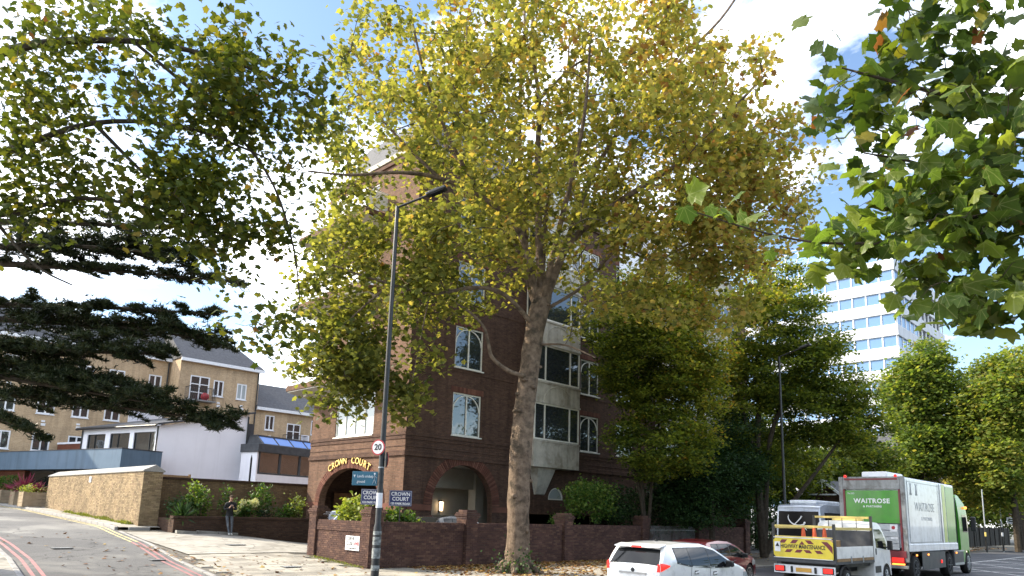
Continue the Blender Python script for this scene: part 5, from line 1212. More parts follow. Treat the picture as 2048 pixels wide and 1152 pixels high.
for s in (-1, 1):
    sd = s * (Wd + .004)
    b_ = P('side_panel', 'lorry_white', lambda m_: m_.box(.35, sd, 1.52, 4.55, sd + s * .006, H1 - .18), lo)
    P('stripe', 'navy', lambda m_: m_.box(4.92, sd, 1.50, 5.02, sd + s * .006, H1 - .06), lo); P('stripe', 'lime', lambda m_: m_.box(5.3, sd, 1.50, 5.75, sd + s * .006, H1 - .05), lo)
    P('green_panel', 'green_paint', lambda m_: m_.box(5.85, sd, 1.50, 7.22, sd + s * .006, H1 - .12), lo)
    P('skirt_rail', 'lorry_white', lambda m_: m_.box(.1, s * (Wd - .03), 1.16, XL_, s * (Wd + .03), 1.46), lo, .02)
text_mesh('WAITROSE', .52, lo, 'lettering', M['grey_ink'], (2.55, -Wd - .013, 2.95), (1, 0, 0), UP, 'CENTER', 1.1, .002, -.004, 1.0, world=False)
text_mesh('& PARTNERS', .22, lo, 'lettering', M['grey_ink'], (2.75, -Wd - .013, 2.48), (1, 0, 0), UP, 'CENTER', 1.3, .002, -.004, 1.0, world=False)
def crest(m_, x):
    m_.lathe((x, -Wd - .012, 3.58), (0, -1, 0), [(0, .11), (.004, .11)], 10); m_.box(x - .07, -Wd - .016, 3.66, x + .07, -Wd - .012, 3.84); m_.box(x - .14, -Wd - .016, 3.42, x + .14, -Wd - .012, 3.50)
    for k in (-.14, -.02, .1): m_.prism([(x + k, -Wd - .012, 3.84), (x + k + .05, -Wd - .012, 3.84), (x + k + .025, -Wd - .012, 3.92)], (0, -.004, 0))
for s in (-1, 1):
    P('panel_seam', 'grey_ink', lambda m_: [m_.box(a, s * (Wd + .011), 1.5, a + .025, s * (Wd + .014), H1 - .1) for a in (.33, 4.55, 4.75)] + [m_.box(.33, s * (Wd + .011), z, 4.75, s * (Wd + .014), z + .02) for z in (1.52, H1 - .18)], lo, kind='stuff')
P('rear_seal', 'plastic_black', lambda m_: (m_.box(-.02, -Wd + .2, 2.235, .02, Wd - .2, 2.262), m_.box(-.06, -.05, 1.2, -.03, .05, 2.2)), lo, kind='stuff')
P('crest', 'grey_ink', lambda m_: crest(m_, .75), lo); P('crest', 'grey_ink', lambda m_: crest(m_, 1.5), lo)
text_mesh('LONDON  BERKSHIRE', .09, lo, 'lettering', M['grey_ink'], (1.1, -Wd - .013, 3.28), (1, 0, 0), UP, 'CENTER', 1, .002, 0, .7, world=False)
bpy.data.objects.remove([o for o in lo.children if o.name.startswith('lettering')][-1])
P('chassis', 'plastic_black', lambda m_: (m_.box(.1, -.5, .75, 9.6, .5, 1.16), m_.box(3.0, -1.0, .5, 5.0, 1.0, .9), m_.cyl((1.05, -1, .5), (1.05, 1, .5), .1), m_.cyl((6.0, -1, .5), (6.0, 1, .5), .1)), lo)
for s in (-1, 1):
    P('side_guard', 'dark_grey', lambda m_: m_.box(1.85, s * 1.22, .42, 5.25, s * 1.25, 1.13), lo, .02)
    P('tank_box', 'dark_grey', lambda m_: m_.box(6.75, s * .85, .42, 8.45, s * 1.24, 1.05), lo, .04); P('tank_strip', 'galv', lambda m_: (m_.box(6.8, s * 1.24, .46, 8.4, s * 1.26, .56), m_.box(6.7, s * 1.2, 1.06, 8.45, s * 1.27, 1.12)), lo)
    for x in (1.0, 2.6, 4.5, 7.0): P('side_marker', 'amber' if x != 4.5 else 'tail', lambda m_: m_.box(x, s * 1.25, .98 if x != 4.5 else .62, x + .12, s * 1.285, 1.05 if x != 4.5 else .76), lo, .01)
    for x in (1.05, 6.0): wheel(lo, (x, s * 1.06, .5), .5, .36, s, 'dark_grey', 8)
    wheel(lo, (9.3, s * 1.08, .5), .5, .32, s, 'galv', 8)
    P('mudguard', 'plastic_black', lambda m_: m_.tube([(6.0 + .62 * math.cos(a), s * 1.08, .52 + .62 * math.sin(a)) for a in lin(.05, PI - .05, 12)], .07, 6), lo)
    P('mudguard', 'plastic_black', lambda m_: m_.tube([(1.05 + .62 * math.cos(a), s * 1.08, .52 + .62 * math.sin(a)) for a in lin(.05, PI - .05, 12)], .07, 6), lo)
lz = lerp([8.15, 8.2, 8.6, 9.5, 9.9, 10.1, 10.15], [3.5, 3.72, 3.7, 3.3, 2.75, 1.5, .9])
def lW(x, z): return 1.22 * (1 - .10 * max(0, (z - 2.2) / 1.6) ** 2) * (1 - .10 * max(0, (x - 9.5) / .65) ** 2)
def llo(x):
    q = .60 ** 2 - (x - 9.3) ** 2; return max(.55, .5 + math.sqrt(q)) if q > 0 else .55
shell(lo, 'cab', M['green_paint'], lin(8.15, 10.15, 50), llo, lz, lW, bevel=.05)
P('gap_dark', 'plastic_black', lambda m_: m_.box(7.35, -1.12, 1.0, 8.14, 1.12, 3.6), lo)  # solid black block stands in for the shaded gap behind the cab
for s in (-1, 1):
    side_patch(lo, 'cab_window', M['glass_dark'], lin(8.7, 9.75, 12), lambda x: 1.95, lambda x: min(2.78, lz(x) - .22), lW, s)
    P('mirror', 'plastic_black', lambda m_: m_.box(9.85, s * 1.3, 2.0, 10.0, s * 1.52, 2.7), lo, .04)
P('windscreen', 'glass', lambda m_: m_.add([(9.62, -1.0, 3.12), (9.62, 1.0, 3.12), (10.08, 1.08, 1.98), (10.08, -1.08, 1.98)], [(0, 1, 2, 3)]), lo)
P('indicator', 'amber', lambda m_: m_.ball((9.4, -1.24, 3.12), .07), lo); P('headlamp', 'marker', lambda m_: m_.box(10.1, -1.0, .8, 10.2, -.6, 1.05), lo)

# ---- minibus coach, left lane
bu = thing('minibus', 'silver blue minibus with dark rear glass half hidden by the flatbed', 'bus', (31.0, 13.2, -.1), 0)
bz = lerp([0, .05, .2, .6, 6.2, 6.7, 7.2, 7.4], [2.72, 2.86, 2.93, 2.98, 2.95, 2.75, 1.6, .9])
def bW(x, z): return 1.08 * (1 - .10 * max(0, (z - 1.6) / 1.35) ** 2 - .03 * max(0, (1.0 - z)) ** 2) * (1 - .08 * max(0, 1 - x / .4) ** 2)
def blo(x):
    z = .38
    for a in (1.5, 5.8):
        q = .50 ** 2 - (x - a) ** 2
        if q > 0: z = max(z, .40 + math.sqrt(q))
    return z
shell(bu, 'body', M['blue_silver'], lin(0, .6, 14) + lin(.7, 7.4, 60), blo, bz, bW, bevel=.08)
P('rear_window', 'glass_black', lambda m_: m_.grid(lambda u, v: (-.014, (-.93 + 1.86 * u) * (1 - .07 * v), 1.42 + 1.24 * v), 8, 6), bu, smooth=True)
for s in (-1, 1):
    side_patch(bu, 'side_window', M['glass_black'], lin(.25, 6.4, 40), lambda x: 1.35, lambda x: min(2.62, bz(x) - .2), bW, s, .01)
    P('tail_lamp', 'tail' if s > 0 else 'tail_dim', lambda m_: m_.box(-.03, s * .78, .62, .02, s * .98, .86), bu, .02)
    for a in (1.5, 5.8): wheel(bu, (a, s * .95, .4), .4, .26, s, 'galv', 6)
    P('mirror', 'plastic_black', lambda m_: m_.box(7.0, s * 1.2, 1.9, 7.12, s * 1.4, 2.4), bu, .03)
P('roof_pod', 'lorry_white', lambda m_: m_.box(.5, -.6, 2.99, 3.2, .6, 3.16), bu, .06, seg=3)
P('white_swash', 'sign_white', lambda m_: (m_.tube([(-.02, .42 - .9 * i / 20 + .16 * math.sin(i * .42), 2.36 - .42 * i / 20 + .14 * math.cos(i * .42)) for i in range(21)], [.012 + .022 * math.sin(PI * i / 20) for i in range(21)], 6), m_.tube([(-.02, -.15 + .5 * i / 10, 2.46 - .5 * (i / 10) ** .8) for i in range(11)], [.03 - .02 * i / 10 for i in range(11)], 6)), bu)
P('rear_bumper', 'dark_grey', lambda m_: m_.box(-.06, -1.02, .36, .1, 1.02, .58), bu, .04)
P('lower_panel', 'yellow', lambda m_: m_.box(-.02, -.5, .95, .0, .0, 1.3), bu, .01)
P('number_plate', 'plate_yellow', lambda m_: m_.box(-.03, -.26, .66, -.005, .26, .78), bu)

# ---- motorcycle parked at the far right
mc = thing('motorcycle', 'small white scooter parked far off at the right edge', 'motorcycle', (88.0, 15.1, -.1), .2)
for x in (.25, 1.5):
    P('wheel', 'rubber', lambda m_: m_.lathe((x, -.07, .3), (0, 1, 0), [(0, .2), (.0, .28), (.03, .31), (.11, .31), (.14, .28), (.14, .2)], 20), mc, smooth=True)
P('body', 'white_paint', lambda m_: (m_.obox((.45, 0, .62), (.42, 0, .05), (0, .18, 0), (0, 0, .18)), m_.obox((1.25, 0, .7), (.12, 0, .05), (0, .2, 0), (-.12, 0, .42)), m_.obox((.9, 0, .34), (.4, 0, 0), (0, .16, 0), (0, 0, .06))), mc, .06)
P('seat', 'plastic_black', lambda m_: m_.obox((.5, 0, .88), (.4, 0, .02), (0, .16, 0), (0, 0, .07)), mc, .05); P('handlebar', 'plastic_black', lambda m_: (m_.bar((1.15, -.35, 1.12), (1.15, .35, 1.12), .05), m_.bar((1.4, 0, .4), (1.15, 0, 1.12), .06)), mc)
P('top_box', 'plastic_black', lambda m_: m_.box(-.15, -.22, .95, .2, .22, 1.3), mc, .04)
for s in (-1, 1): P('mirror', 'plastic_black', lambda m_: (m_.bar((1.15, s * .3, 1.12), (1.1, s * .4, 1.35), .02), m_.ball((1.1, s * .4, 1.38), (.02, .07, .05))), mc)
# ---------------------------------------------------------------- person leaning on the planter
def skin_body(V, E, Rr, root, lvl=2):
    me = bpy.data.meshes.new('person_body'); me.from_pydata(V, E, []); o = bpy.data.objects.new('person_body', me); col.objects.link(o)
    sk = o.modifiers.new('skin', 'SKIN'); sk.use_smooth_shade = True
    for i, d in enumerate(me.skin_vertices[0].data): d.radius = (Rr[i], Rr[i]) if not isinstance(Rr[i], tuple) else Rr[i]; d.use_root = (i == root)
    sb = o.modifiers.new('sub', 'SUBSURF'); sb.levels = lvl; sb.render_levels = lvl
    dg = bpy.context.evaluated_depsgraph_get(); m2 = bpy.data.meshes.new_from_object(o.evaluated_get(dg)); bpy.data.objects.remove(o); return m2
ps = Vector((14.75, 33.18, 0)); ps.z = zt(ps.x, ps.y) + .0
M['skin'] = rough_mat('skin', (.34, .19, .13), (.42, .25, .18), 30, .55, .05, .001, .4)
M['jacket'] = rough_mat('black jacket', (.010, .010, .012), (.022, .022, .024), 9, .8, .3, .004)
M['jeans'] = rough_mat('grey blue jeans', (.045, .05, .06), (.10, .11, .125), 6, .9, .3, .003, .2, ((.15, .16, .175), 4))
M['shoe'] = rough_mat('pale trainers', (.45, .44, .42), (.6, .59, .57), 9, .6, .1)
M['hair'] = rough_mat('short brown hair', (.05, .032, .02), (.10, .065, .04), 40, .8, .5, .004)
# local axes: x to the person's left, y towards the road (front), z up; leaning back on the wall
V = []; E_ = []; RR = []
def J(p, r, frm=None):
    V.append(p); RR.append(r)
    if frm is not None: E_.append((frm, len(V) - 1))
    return len(V) - 1
pel = J((0, -.10, .96), (.165, .125)); wai = J((0, -.09, 1.10), (.15, .115), pel); che = J((0, -.05, 1.30), (.185, .125), wai); sho = J((0, -.03, 1.45), (.15, .095), che)
nek = J((0, .0, 1.54), .056, sho); hd0 = J((0, .045, 1.62), (.068, .08), nek); hd1 = J((0, .06, 1.70), (.078, .095), hd0); hd2 = J((0, .045, 1.775), (.062, .078), hd1)
for s in (-1, 1):
    a = J((s * .19, -.03, 1.43), .07, sho); b = J((s * .27, .0, 1.17), .052, a); c = J((s * .15, .22, 1.19), .038, b); d = J((s * .075, .30, 1.28), (.03, .02), c)
    e = J((s * .04, .335, 1.315), (.036, .018), d)
    for k, (dx, l) in enumerate(((-.028, .05), (-.009, .058), (.010, .055), (.028, .043))):
        f = J((s * .04 + s * dx * .8, .355, 1.345 + .006 * k), .0095, e); J((s * .015 + s * dx, .345, 1.375 + l * .2), .008, f)
    g = J((s * .06, .315, 1.335), .011, e); J((s * .035, .305, 1.365), .009, g)
    h = J((s * .095, -.085, .90), .095, pel); k_ = J((s * .12 - (.05 if s > 0 else 0), .10, .50), .062, h); an_ = J((s * .10 - (.09 if s > 0 else 0), .26 + (.05 if s > 0 else 0), .10), .042, k_)
    he = J((s * .10 - (.09 if s > 0 else 0), .25 + (.05 if s > 0 else 0), .045), .042, an_); J((s * .11 - (.09 if s > 0 else 0), .44 + (.05 if s > 0 else 0), .04), (.042, .035), he)
pm = skin_body(V, E_, RR, 0)
# facing out from the wall (towards -Y)
Rm = Matrix.Rotation(PI - .25, 4, 'Z'); per = thing('person', 'person in a black jacket and grey jeans leaning on the planter looking at a phone', 'person', ps, PI - .25)
pm.materials.clear()
for q in ('skin', 'jacket', 'jeans', 'shoe', 'hair'): pm.materials.append(M[q])
for p in pm.polygons:
    c = p.center
    if c.z > 1.515 or (c.y > .285 and c.z > 1.2): k = 0
    elif c.z > .93 and not (abs(c.x) < .2 and c.z < .97 and False): k = 1
    elif c.z > .095: k = 2
    else: k = 3
    if c.z > 1.70 + max(0, (c.y - .08)) * .55 and c.z > 1.6 or (c.z > 1.60 and c.y < .005): k = 4
    p.material_index = k
    p.use_smooth = True
bo = link('body', pm, per)
P('hair', 'hair', lambda m_: m_.ball((0, .035, 1.765), (.079, .092, .065), 16, 10, jit=.03), per, smooth=True)
P('nose', 'skin', lambda m_: m_.prism([(-.014, .150, 1.675), (.014, .150, 1.675), (0, .176, 1.678), (0, .150, 1.722)], (0, -.01, 0)), per)
for s in (-1, 1):
    P('eye', 'ink', lambda m_: m_.ball((s * .030, .146, 1.722), (.011, .006, .006), 8, 6), per); P('ear', 'skin', lambda m_: m_.ball((s * .08, .045, 1.70), (.012, .022, .034), 8, 6), per)
    P('eyebrow', 'hair', lambda m_: m_.bar((s * .014, .151, 1.738), (s * .047, .142, 1.741), .008, .006), per)
P('mouth', 'dark_red', lambda m_: m_.obox((0, .140, 1.648), (.022, 0, 0), (0, .006, 0), (0, 0, .004)), per)
P('collar', 'jacket', lambda m_: m_.lathe((0, -.005, 1.485), (0, .15, 1), [(0, .085), (.06, .078), (.07, .068)], 16), per, smooth=True)
P('jacket_hem', 'jacket', lambda m_: m_.lathe((0, -.10, .87), UP, [(0, .172), (.06, .168), (.12, .16)], 20), per, smooth=True)
ph = thing('phone', 'dark phone held up in both hands by the leaning person', 'phone', ps + Rm @ Vector((0, .34, 1.36)), PI - .25)
P('case', 'plastic_black', lambda m_: m_.obox((0, .0, .0), (.036, 0, 0), (0, .007, .011), (0, -.06, .05)), ph, .004)

# ---------------------------------------------------------------- foliage
def T_lobed(det=1):
    half = [(0, 0), (.16, -.05), (.44, .06), (.34, .26), (.60, .48), (.33, .60), (.0, 1.0)]
    if det > 1: half = [(0, 0), (.10, -.06), (.24, -.07), (.33, .02), (.50, .07), (.44, .16), (.39, .25), (.48, .33), (.56, .42), (.68, .53), (.53, .58), (.44, .65), (.34, .64), (.29, .76), (.15, .86), (.0, 1.02)]
    pts = half + [(-x, y) for x, y in half[-2:0:-1]]
    V = [(0, .38, .0)] + [(x, y, -.22 * abs(x) - .10 * max(0, y - .5) ** 2 * 2) for x, y in pts]
    if det > 1: V = [(0, .38, .02)] + [(x, y, -.16 * abs(x) - .22 * max(0, y - .4) ** 2 + .03 * math.sin(9 * x + 7 * y)) for x, y in pts]
    n = len(pts); return np.array(V), np.array([(0, 1 + i, 1 + (i + 1) % n) for i in range(n)])
def T_oval(): return np.array([(0, 0, 0), (.36, .45, -.06), (0, 1, -.05), (-.36, .45, -.06)]), np.array([(0, 1, 2), (0, 2, 3)])
def T_blade(w=.09): return np.array([(-w, 0, 0), (w, 0, 0), (0, 1, 0)]), np.array([(0, 1, 2)])
LOBED = T_lobed(); LOBED2 = T_lobed(2); OVAL = T_oval(); BLADE = T_blade()
def frames(nrm, tan):
    nrm = nrm / np.linalg.norm(nrm, axis=1, keepdims=True); y = tan - nrm * np.sum(nrm * tan, 1, keepdims=True); y /= np.linalg.norm(y, axis=1, keepdims=True) + 1e-9
    return np.cross(y, nrm), y, nrm
def leaf_arrays(Pp, nrm, tan, size, tmpl):
    X, Y, Z = frames(nrm, tan); v, t = tmpl; n = len(Pp); size = np.broadcast_to(np.asarray(size), (n,))
    V = Pp[:, None, :] + size[:, None, None] * (v[None, :, 0:1] * X[:, None] + v[None, :, 1:2] * Y[:, None] + v[None, :, 2:3] * Z[:, None])
    Tt = t[None] + (np.arange(n) * len(v))[:, None, None]
    return V.reshape(-1, 3), Tt.reshape(-1, 3), len(t)
def leaves(name, mat, parent, Pp, tint, size=.16, tmpl=None, up=.55, droop=.5, kind=None):
    n = len(Pp); tmpl = tmpl or LOBED
    nrm = rs.normal(size=(n, 3)); nrm /= np.linalg.norm(nrm, axis=1, keepdims=True); nrm[:, 2] = np.abs(nrm[:, 2]) * .6 + up; tan = rs.normal(size=(n, 3)); tan[:, 2] -= droop
    V, T, k = leaf_arrays(Pp, nrm, tan, size * rs.uniform(.65, 1.2, n), tmpl)
    o = fast_mesh(name, V, T, np.repeat(np.clip(tint, 0, 1), k), LEAF[mat], parent)
    if kind: o['kind'] = kind
    return o
def in_ell(n, E, bias=.5):
    """points spread through a list of ellipsoids given as centre, radii, share"""
    w = np.array([e[2] for e in E], float); w /= w.sum(); out = []
    for e, k in zip(E, (w * n).astype(int)):
        d = rs.normal(size=(k, 3)); d /= np.linalg.norm(d, axis=1, keepdims=True); r = rs.uniform(0, 1, k) ** (1 / 3 * (1 - bias) + .02 * bias + .12)
        q = d * r[:, None] * np.array(e[1]); c = np.array(e[0]); out.append(c[None] + q)
    return np.concatenate(out)
RTn = np.array(RT); FWn = np.array(FW)
def rfz_n(a): return a[:, 0:1] * RTn + a[:, 1:2] * FWn + a[:, 2:3] * np.array([0, 0, 1.])
def wob_tube(mb, pts, rad, n=8, amp=.0, seed=0, rings=0):
    pts = [Vector(p) for p in pts]
    if rings:
        q = []; r2 = []; m_ = len(pts)
        for i in range(m_ - 1):
            for k in range(rings):
                f = k / rings; p0 = pts[max(0, i - 1)]; p1 = pts[i]; p2 = pts[i + 1]; p3 = pts[min(m_ - 1, i + 2)]
                q.append(.5 * ((2 * p1) + (p2 - p0) * f + (2 * p0 - 5 * p1 + 4 * p2 - p3) * f * f + (3 * p1 - p0 - 3 * p2 + p3) * f ** 3)); r2.append(rad[i] + (rad[i + 1] - rad[i]) * f)
        q.append(pts[-1]); r2.append(rad[-1]); pts, rad = q, r2
    k0 = len(mb.v); mb.tube(pts, list(rad), n)
    if amp:
        from mathutils import noise as mn
        for i in range(len(pts)):
            for k in range(n):
                v = Vector(mb.v[k0 + i * n + k]); d = v - pts[i]; s = mn.noise(v * 1.7 + Vector((seed, 0, 0))) * .6 + mn.noise(v * 5) * .4
                mb.v[k0 + i * n + k] = tuple(pts[i] + d * (1 + amp * s))
    return pts, rad
def twigs(par, nodes, targets, r0=.03, r1=.008, sides=4, mat='twig', name='twigs', sag=.12):
    nodes = [np.array(n) for n in nodes]; A = np.array(nodes); d = np.array([np.min(np.linalg.norm(A - t, axis=1)) for t in targets]); order = np.argsort(d)
    A = list(A); mb = MB()
    arr = np.zeros((len(A) + 3 * len(targets), 3)); arr[:len(A)] = A; cnt = len(A)
    for i in order:
        t = targets[i]; dd = np.linalg.norm(arr[:cnt] - t, axis=1); j = int(np.argmin(dd)); p = arr[j]; L = dd[j]
        if L < .05: continue
        m1 = p * .67 + t * .33 + rs.normal(size=3) * .08 * L + np.array([0, 0, sag * L * .5]); m2 = p * .33 + t * .67 + rs.normal(size=3) * .08 * L + np.array([0, 0, sag * L * .5])
        k = min(1, .45 + L / 4)
        mb.tube([p, m1, m2, t], [r0 * k, r0 * k * .75, r0 * k * .5, r1], sides, cap=False)
        arr[cnt] = m1; arr[cnt + 1] = m2; arr[cnt + 2] = t; cnt += 3
    return mb.build(name, M[mat], par, smooth=True, kind='stuff')
def cloud(targets, per, rad, flat=.75):
    n = len(targets); q = rs.normal(size=(n * per, 3)) * rad * .55; q[:, 2] *= flat
    return np.repeat(targets, per, 0) + q

# ---- the big plane tree
pt = thing('plane_tree', 'tall autumn plane tree with a thick leaning trunk in front of the brick block', 'tree', at(1033, 1146, 26.57))
D0 = 26.57
mb = MB()
tp = [at(1033, 1160, D0), at(1034, 1140, D0), at(1035, 1118, D0), at(1036, 1080, D0), at(1037, 1000, D0), at(1042, 900, D0), at(1049, 820, D0), at(1059, 740, D0), at(1068, 670, D0), at(1080, 615, D0), at(1088, 580, D0)]
wob_tube(mb, tp, [.72, .58, .48, .42, .41, .41, .395, .375, .37, .39, .33], 28, .14, 3, 8)
for q in range(26):
    f = rnd.uniform(.05, .95); i = int(f * (len(tp) - 1)); p = tp[i].lerp(tp[i + 1], f * (len(tp) - 1) - i); a = rnd.uniform(0, 2 * PI); rr = .44
    mb.ball(p + Vector((math.cos(a), math.sin(a), 0)) * rr * .9, (rnd.uniform(.05, .13), rnd.uniform(.05, .13), rnd.uniform(.05, .11)), 9, 6, jit=.15)
for q in range(9):
    a = 2 * PI * q / 9 + .3; d = Vector((math.cos(a), math.sin(a), 0)); b = at(1034, 1140, D0); b.z = 0; mb.tube([b + d * .40 + UP * .35, b + d * .68 + UP * .12, b + d * 1.0 - UP * .04], [.17, .14, .05], 8)
mb.build('trunk', M['bark'], pt, smooth=True)
limbs = [
 ([(1084, 600, 26.6), (1078, 480, 26.5), (1075, 330, 26.3), (1078, 200, 26.2), (1065, 90, 26.0), (1070, -90, 26)], .17, .05),
 ([(1072, 610, 26.6), (1048, 470, 27.2), (1040, 330, 27.6), (1040, 200, 27.9), (1050, 60, 28.2), (1040, -80, 28.3)], .14, .045),
 ([(1074, 600, 26.5), (1040, 465, 26), (965, 395, 25.2), (880, 357, 24.5), (800, 345, 24), (700, 350, 23.6), (615, 342, 23.2)], .14, .03),
 ([(880, 357, 24.5), (820, 300, 24.3), (760, 235, 24.2), (700, 170, 24)], .07, .025),
 ([(1066, 650, 26.4), (1010, 590, 25.8), (950, 575, 25.2), (860, 588, 24.6), (780, 568, 24.2), (700, 543, 23.8), (630, 515, 23.5)], .10, .025),
 ([(1052, 752, 26.3), (1018, 742, 25.9), (985, 716, 25.6), (977, 688, 25.5), (968, 655, 25.4), (940, 625, 25.1), (905, 600, 24.8), (880, 560, 24.6)], .09, .03),
 ([(1090, 600, 26.5), (1130, 500, 26), (1200, 430, 25.5), (1290, 370, 25), (1380, 310, 24.5), (1450, 235, 24.2), (1530, 150, 24)], .16, .04),
 ([(1290, 370, 25), (1380, 370, 24.6), (1470, 330, 24.2), (1570, 300, 24)], .07, .025),
 ([(1092, 600, 26.7), (1140, 470, 27.5), (1180, 360, 28), (1240, 260, 28.5), (1330, 150, 29), (1440, 40, 29.5), (1500, -50, 29.7)], .15, .04),
 ([(1090, 620, 26.6), (1170, 570, 27), (1235, 500, 26.5), (1310, 520, 26), (1390, 480, 25.8)], .075, .025),
 ([(1082, 600, 26.8), (1090, 450, 29), (1110, 330, 31), (1130, 200, 32.5), (1140, 60, 33.5)], .13, .04),
 ([(1084, 600, 26.4), (1120, 450, 24.6), (1150, 330, 22.8), (1170, 220, 21.6), (1180, 90, 20.8)], .12, .035),
 ([(1070, 610, 26.8), (1010, 440, 27.8), (900, 300, 28.8), (800, 200, 29.4), (700, 100, 30)], .12, .035),
 ([(965, 395, 25.2), (900, 280, 23.6), (850, 150, 22.5), (820, 20, 21.8)], .08, .03),
 ([(1078, 200, 26.2), (1150, 130, 25.6), (1230, 90, 25.2)], .07, .03),
 ([(780, 568, 24.2), (720, 620, 23.8), (660, 680, 23.6), (620, 740, 23.5)], .04, .015),
 ([(860, 588, 24.6), (840, 680, 24.2), (825, 760, 24)], .03, .012),
 ([(1078, 690, 26.4), (1130, 690, 25.8), (1190, 715, 25.4)], .05, .02)]
nodes = []
for L, r0, r1 in limbs:
    mb = MB(); P3 = [at(*q) for q in L]; pp, _ = wob_tube(mb, P3, list(np.linspace(r0, r1, len(P3))), 9, .18, r0 * 50, 5); mb.build('limb', M['bark'], pt, smooth=True); nodes += [np.array(p) for p in pp[4:]]
cr_ = in_ell(1560, [((1.2, 26.4, 16.6), (9.8, 6.6, 7.6), 12), ((-4.7, 25.2, 10.0), (3.5, 3.2, 4.2), 1.75), ((-6.2, 24.6, 7.2), (1.5, 1.6, 1.9), .5), ((-4.9, 24.6, 7.6), (1.7, 1.5, 1.9), .35),
    ((-3.9, 24.6, 5.9), (.45, .5, 1.0), .09), ((6.9, 25.5, 11.6), (3.0, 3.0, 2.6), .8), ((8.8, 25.6, 14.6), (3.0, 2.6, 3.2), .9), ((2.6, 25.0, 9.3), (1.3, 2.0, 1.6), .28)], .35)
from mathutils import noise as mnz
keep = []
for c in cr_:
    w = rfz(*c); n_ = mnz.noise(Vector(w) * .33)
    if n_ < -.25: continue
    # open heart of the crown round the fork, bare underside right of the trunk
    if abs(c[0] - 1.6) < 1.9 and c[2] < 12.4 and c[1] > 23 and rnd.random() < .85: continue
    if c[0] > 2.5 and c[2] < 9.3: continue
    keep.append(c)
cr_ = np.array(keep); tg_ = rfz_n(cr_)
twigs(pt, nodes, tg_, .032, .007)
per = 48
Pp = cloud(tg_, per, .62, .8); cc = np.repeat(cr_, per, 0)
ti = .42 + .020 * cc[:, 0] + .012 * (cc[:, 2] - 14) + rs.normal(size=len(Pp)) * .17 + np.repeat(rs.normal(size=len(cr_)) * .09, per)
leaves('crown', 'plane', pt, Pp, ti, .20)
sk_ = rfz_n(np.array([(rs.normal() * .45 + .35, 26.0 + rs.normal() * .3, abs(rs.normal()) * .35 + .08) for _ in range(260)])); leaves('trunk_suckers', 'dark_shrub', pt, sk_, rs.uniform(0, 1, 260), .12, OVAL, .3, kind='stuff')

# ---- plane tree hanging in from the left
lt_ = thing('plane_tree', 'plane tree hanging in at the upper left with dark backlit leaves', 'tree', rfz(-14.5, 13.5, 0))
mb = MB(); wob_tube(mb, [rfz(-14.5, 13.5, -.2), rfz(-14.4, 13.5, 3), rfz(-14.1, 13.6, 7), rfz(-13.6, 13.8, 10)], [.5, .42, .38, .3], 16, .1, 4, 5); mb.build('trunk', M['bark_dark'], lt_, smooth=True)
nodes = []
for L, r0 in (([(-13.6, 13.8, 10), (-11.5, 14.4, 12.0), (-9, 14.8, 12.6), (-6.5, 15.0, 12.2), (-4.8, 15.2, 11.5)], .13), ([(-13.9, 13.7, 8.5), (-11.5, 14.2, 9.3), (-9.5, 14.6, 10.4), (-7.5, 14.9, 10.5), (-5.6, 15.2, 9.9)], .10),
              ([(-14, 13.7, 7.5), (-11.2, 14.3, 8.0), (-9.6, 14.6, 8.6), (-8.0, 14.9, 8.5), (-6.4, 15.2, 8.0)], .08), ([(-9.5, 14.6, 10.4), (-8.2, 14.9, 9.2), (-7.2, 15.1, 8.6)], .05), ([(-9, 14.8, 12.6), (-7.2, 15.2, 11.2), (-5.9, 15.5, 9.8), (-5.2, 15.6, 8.2), (-4.9, 15.6, 6.8)], .045),
              ([(-11.2, 14.3, 8.0), (-10.2, 14.4, 7.0), (-9.4, 14.5, 6.6)], .04)):
    mb = MB(); pp, _ = wob_tube(mb, [rfz(*q) for q in L], list(np.linspace(r0, .015, len(L))), 7, .15, 1, 5); mb.build('limb', M['bark_dark'], lt_, smooth=True); nodes += [np.array(p) for p in pp]
cl_ = in_ell(360, [((-9.0, 14.7, 11.2), (3.6, 2.2, 2.4), 3.2), ((-6.2, 15.1, 11.5), (2.0, 2.0, 1.4), 1.1), ((-7.3, 15.0, 8.6), (1.7, 1.5, 1.1), 1.25), ((-5.9, 15.5, 7.3), (.8, 1.2, 1.5), .22), ((-5.6, 15.4, 9.2), (.7, 1.2, 1.3), .16), ((-5.0, 15.2, 6.2), (.7, .8, .8), .16), ((-10.3, 14.5, 8.9), (1.0, 1.2, 1.6), .5), ((-9.5, 14.5, 6.7), (.6, .6, .3), .05)], .25)
cl_ = np.array([c for c in cl_ if mnz.noise(Vector(rfz(*c)) * .62) > -.18])
tg_ = rfz_n(cl_); twigs(lt_, nodes, tg_, .020, .005)
per = 33; Pp = cloud(tg_, per, .58, .8); leaves('crown', 'plane_green', lt_, Pp, .40 + rs.normal(size=len(Pp)) * .22, .165)

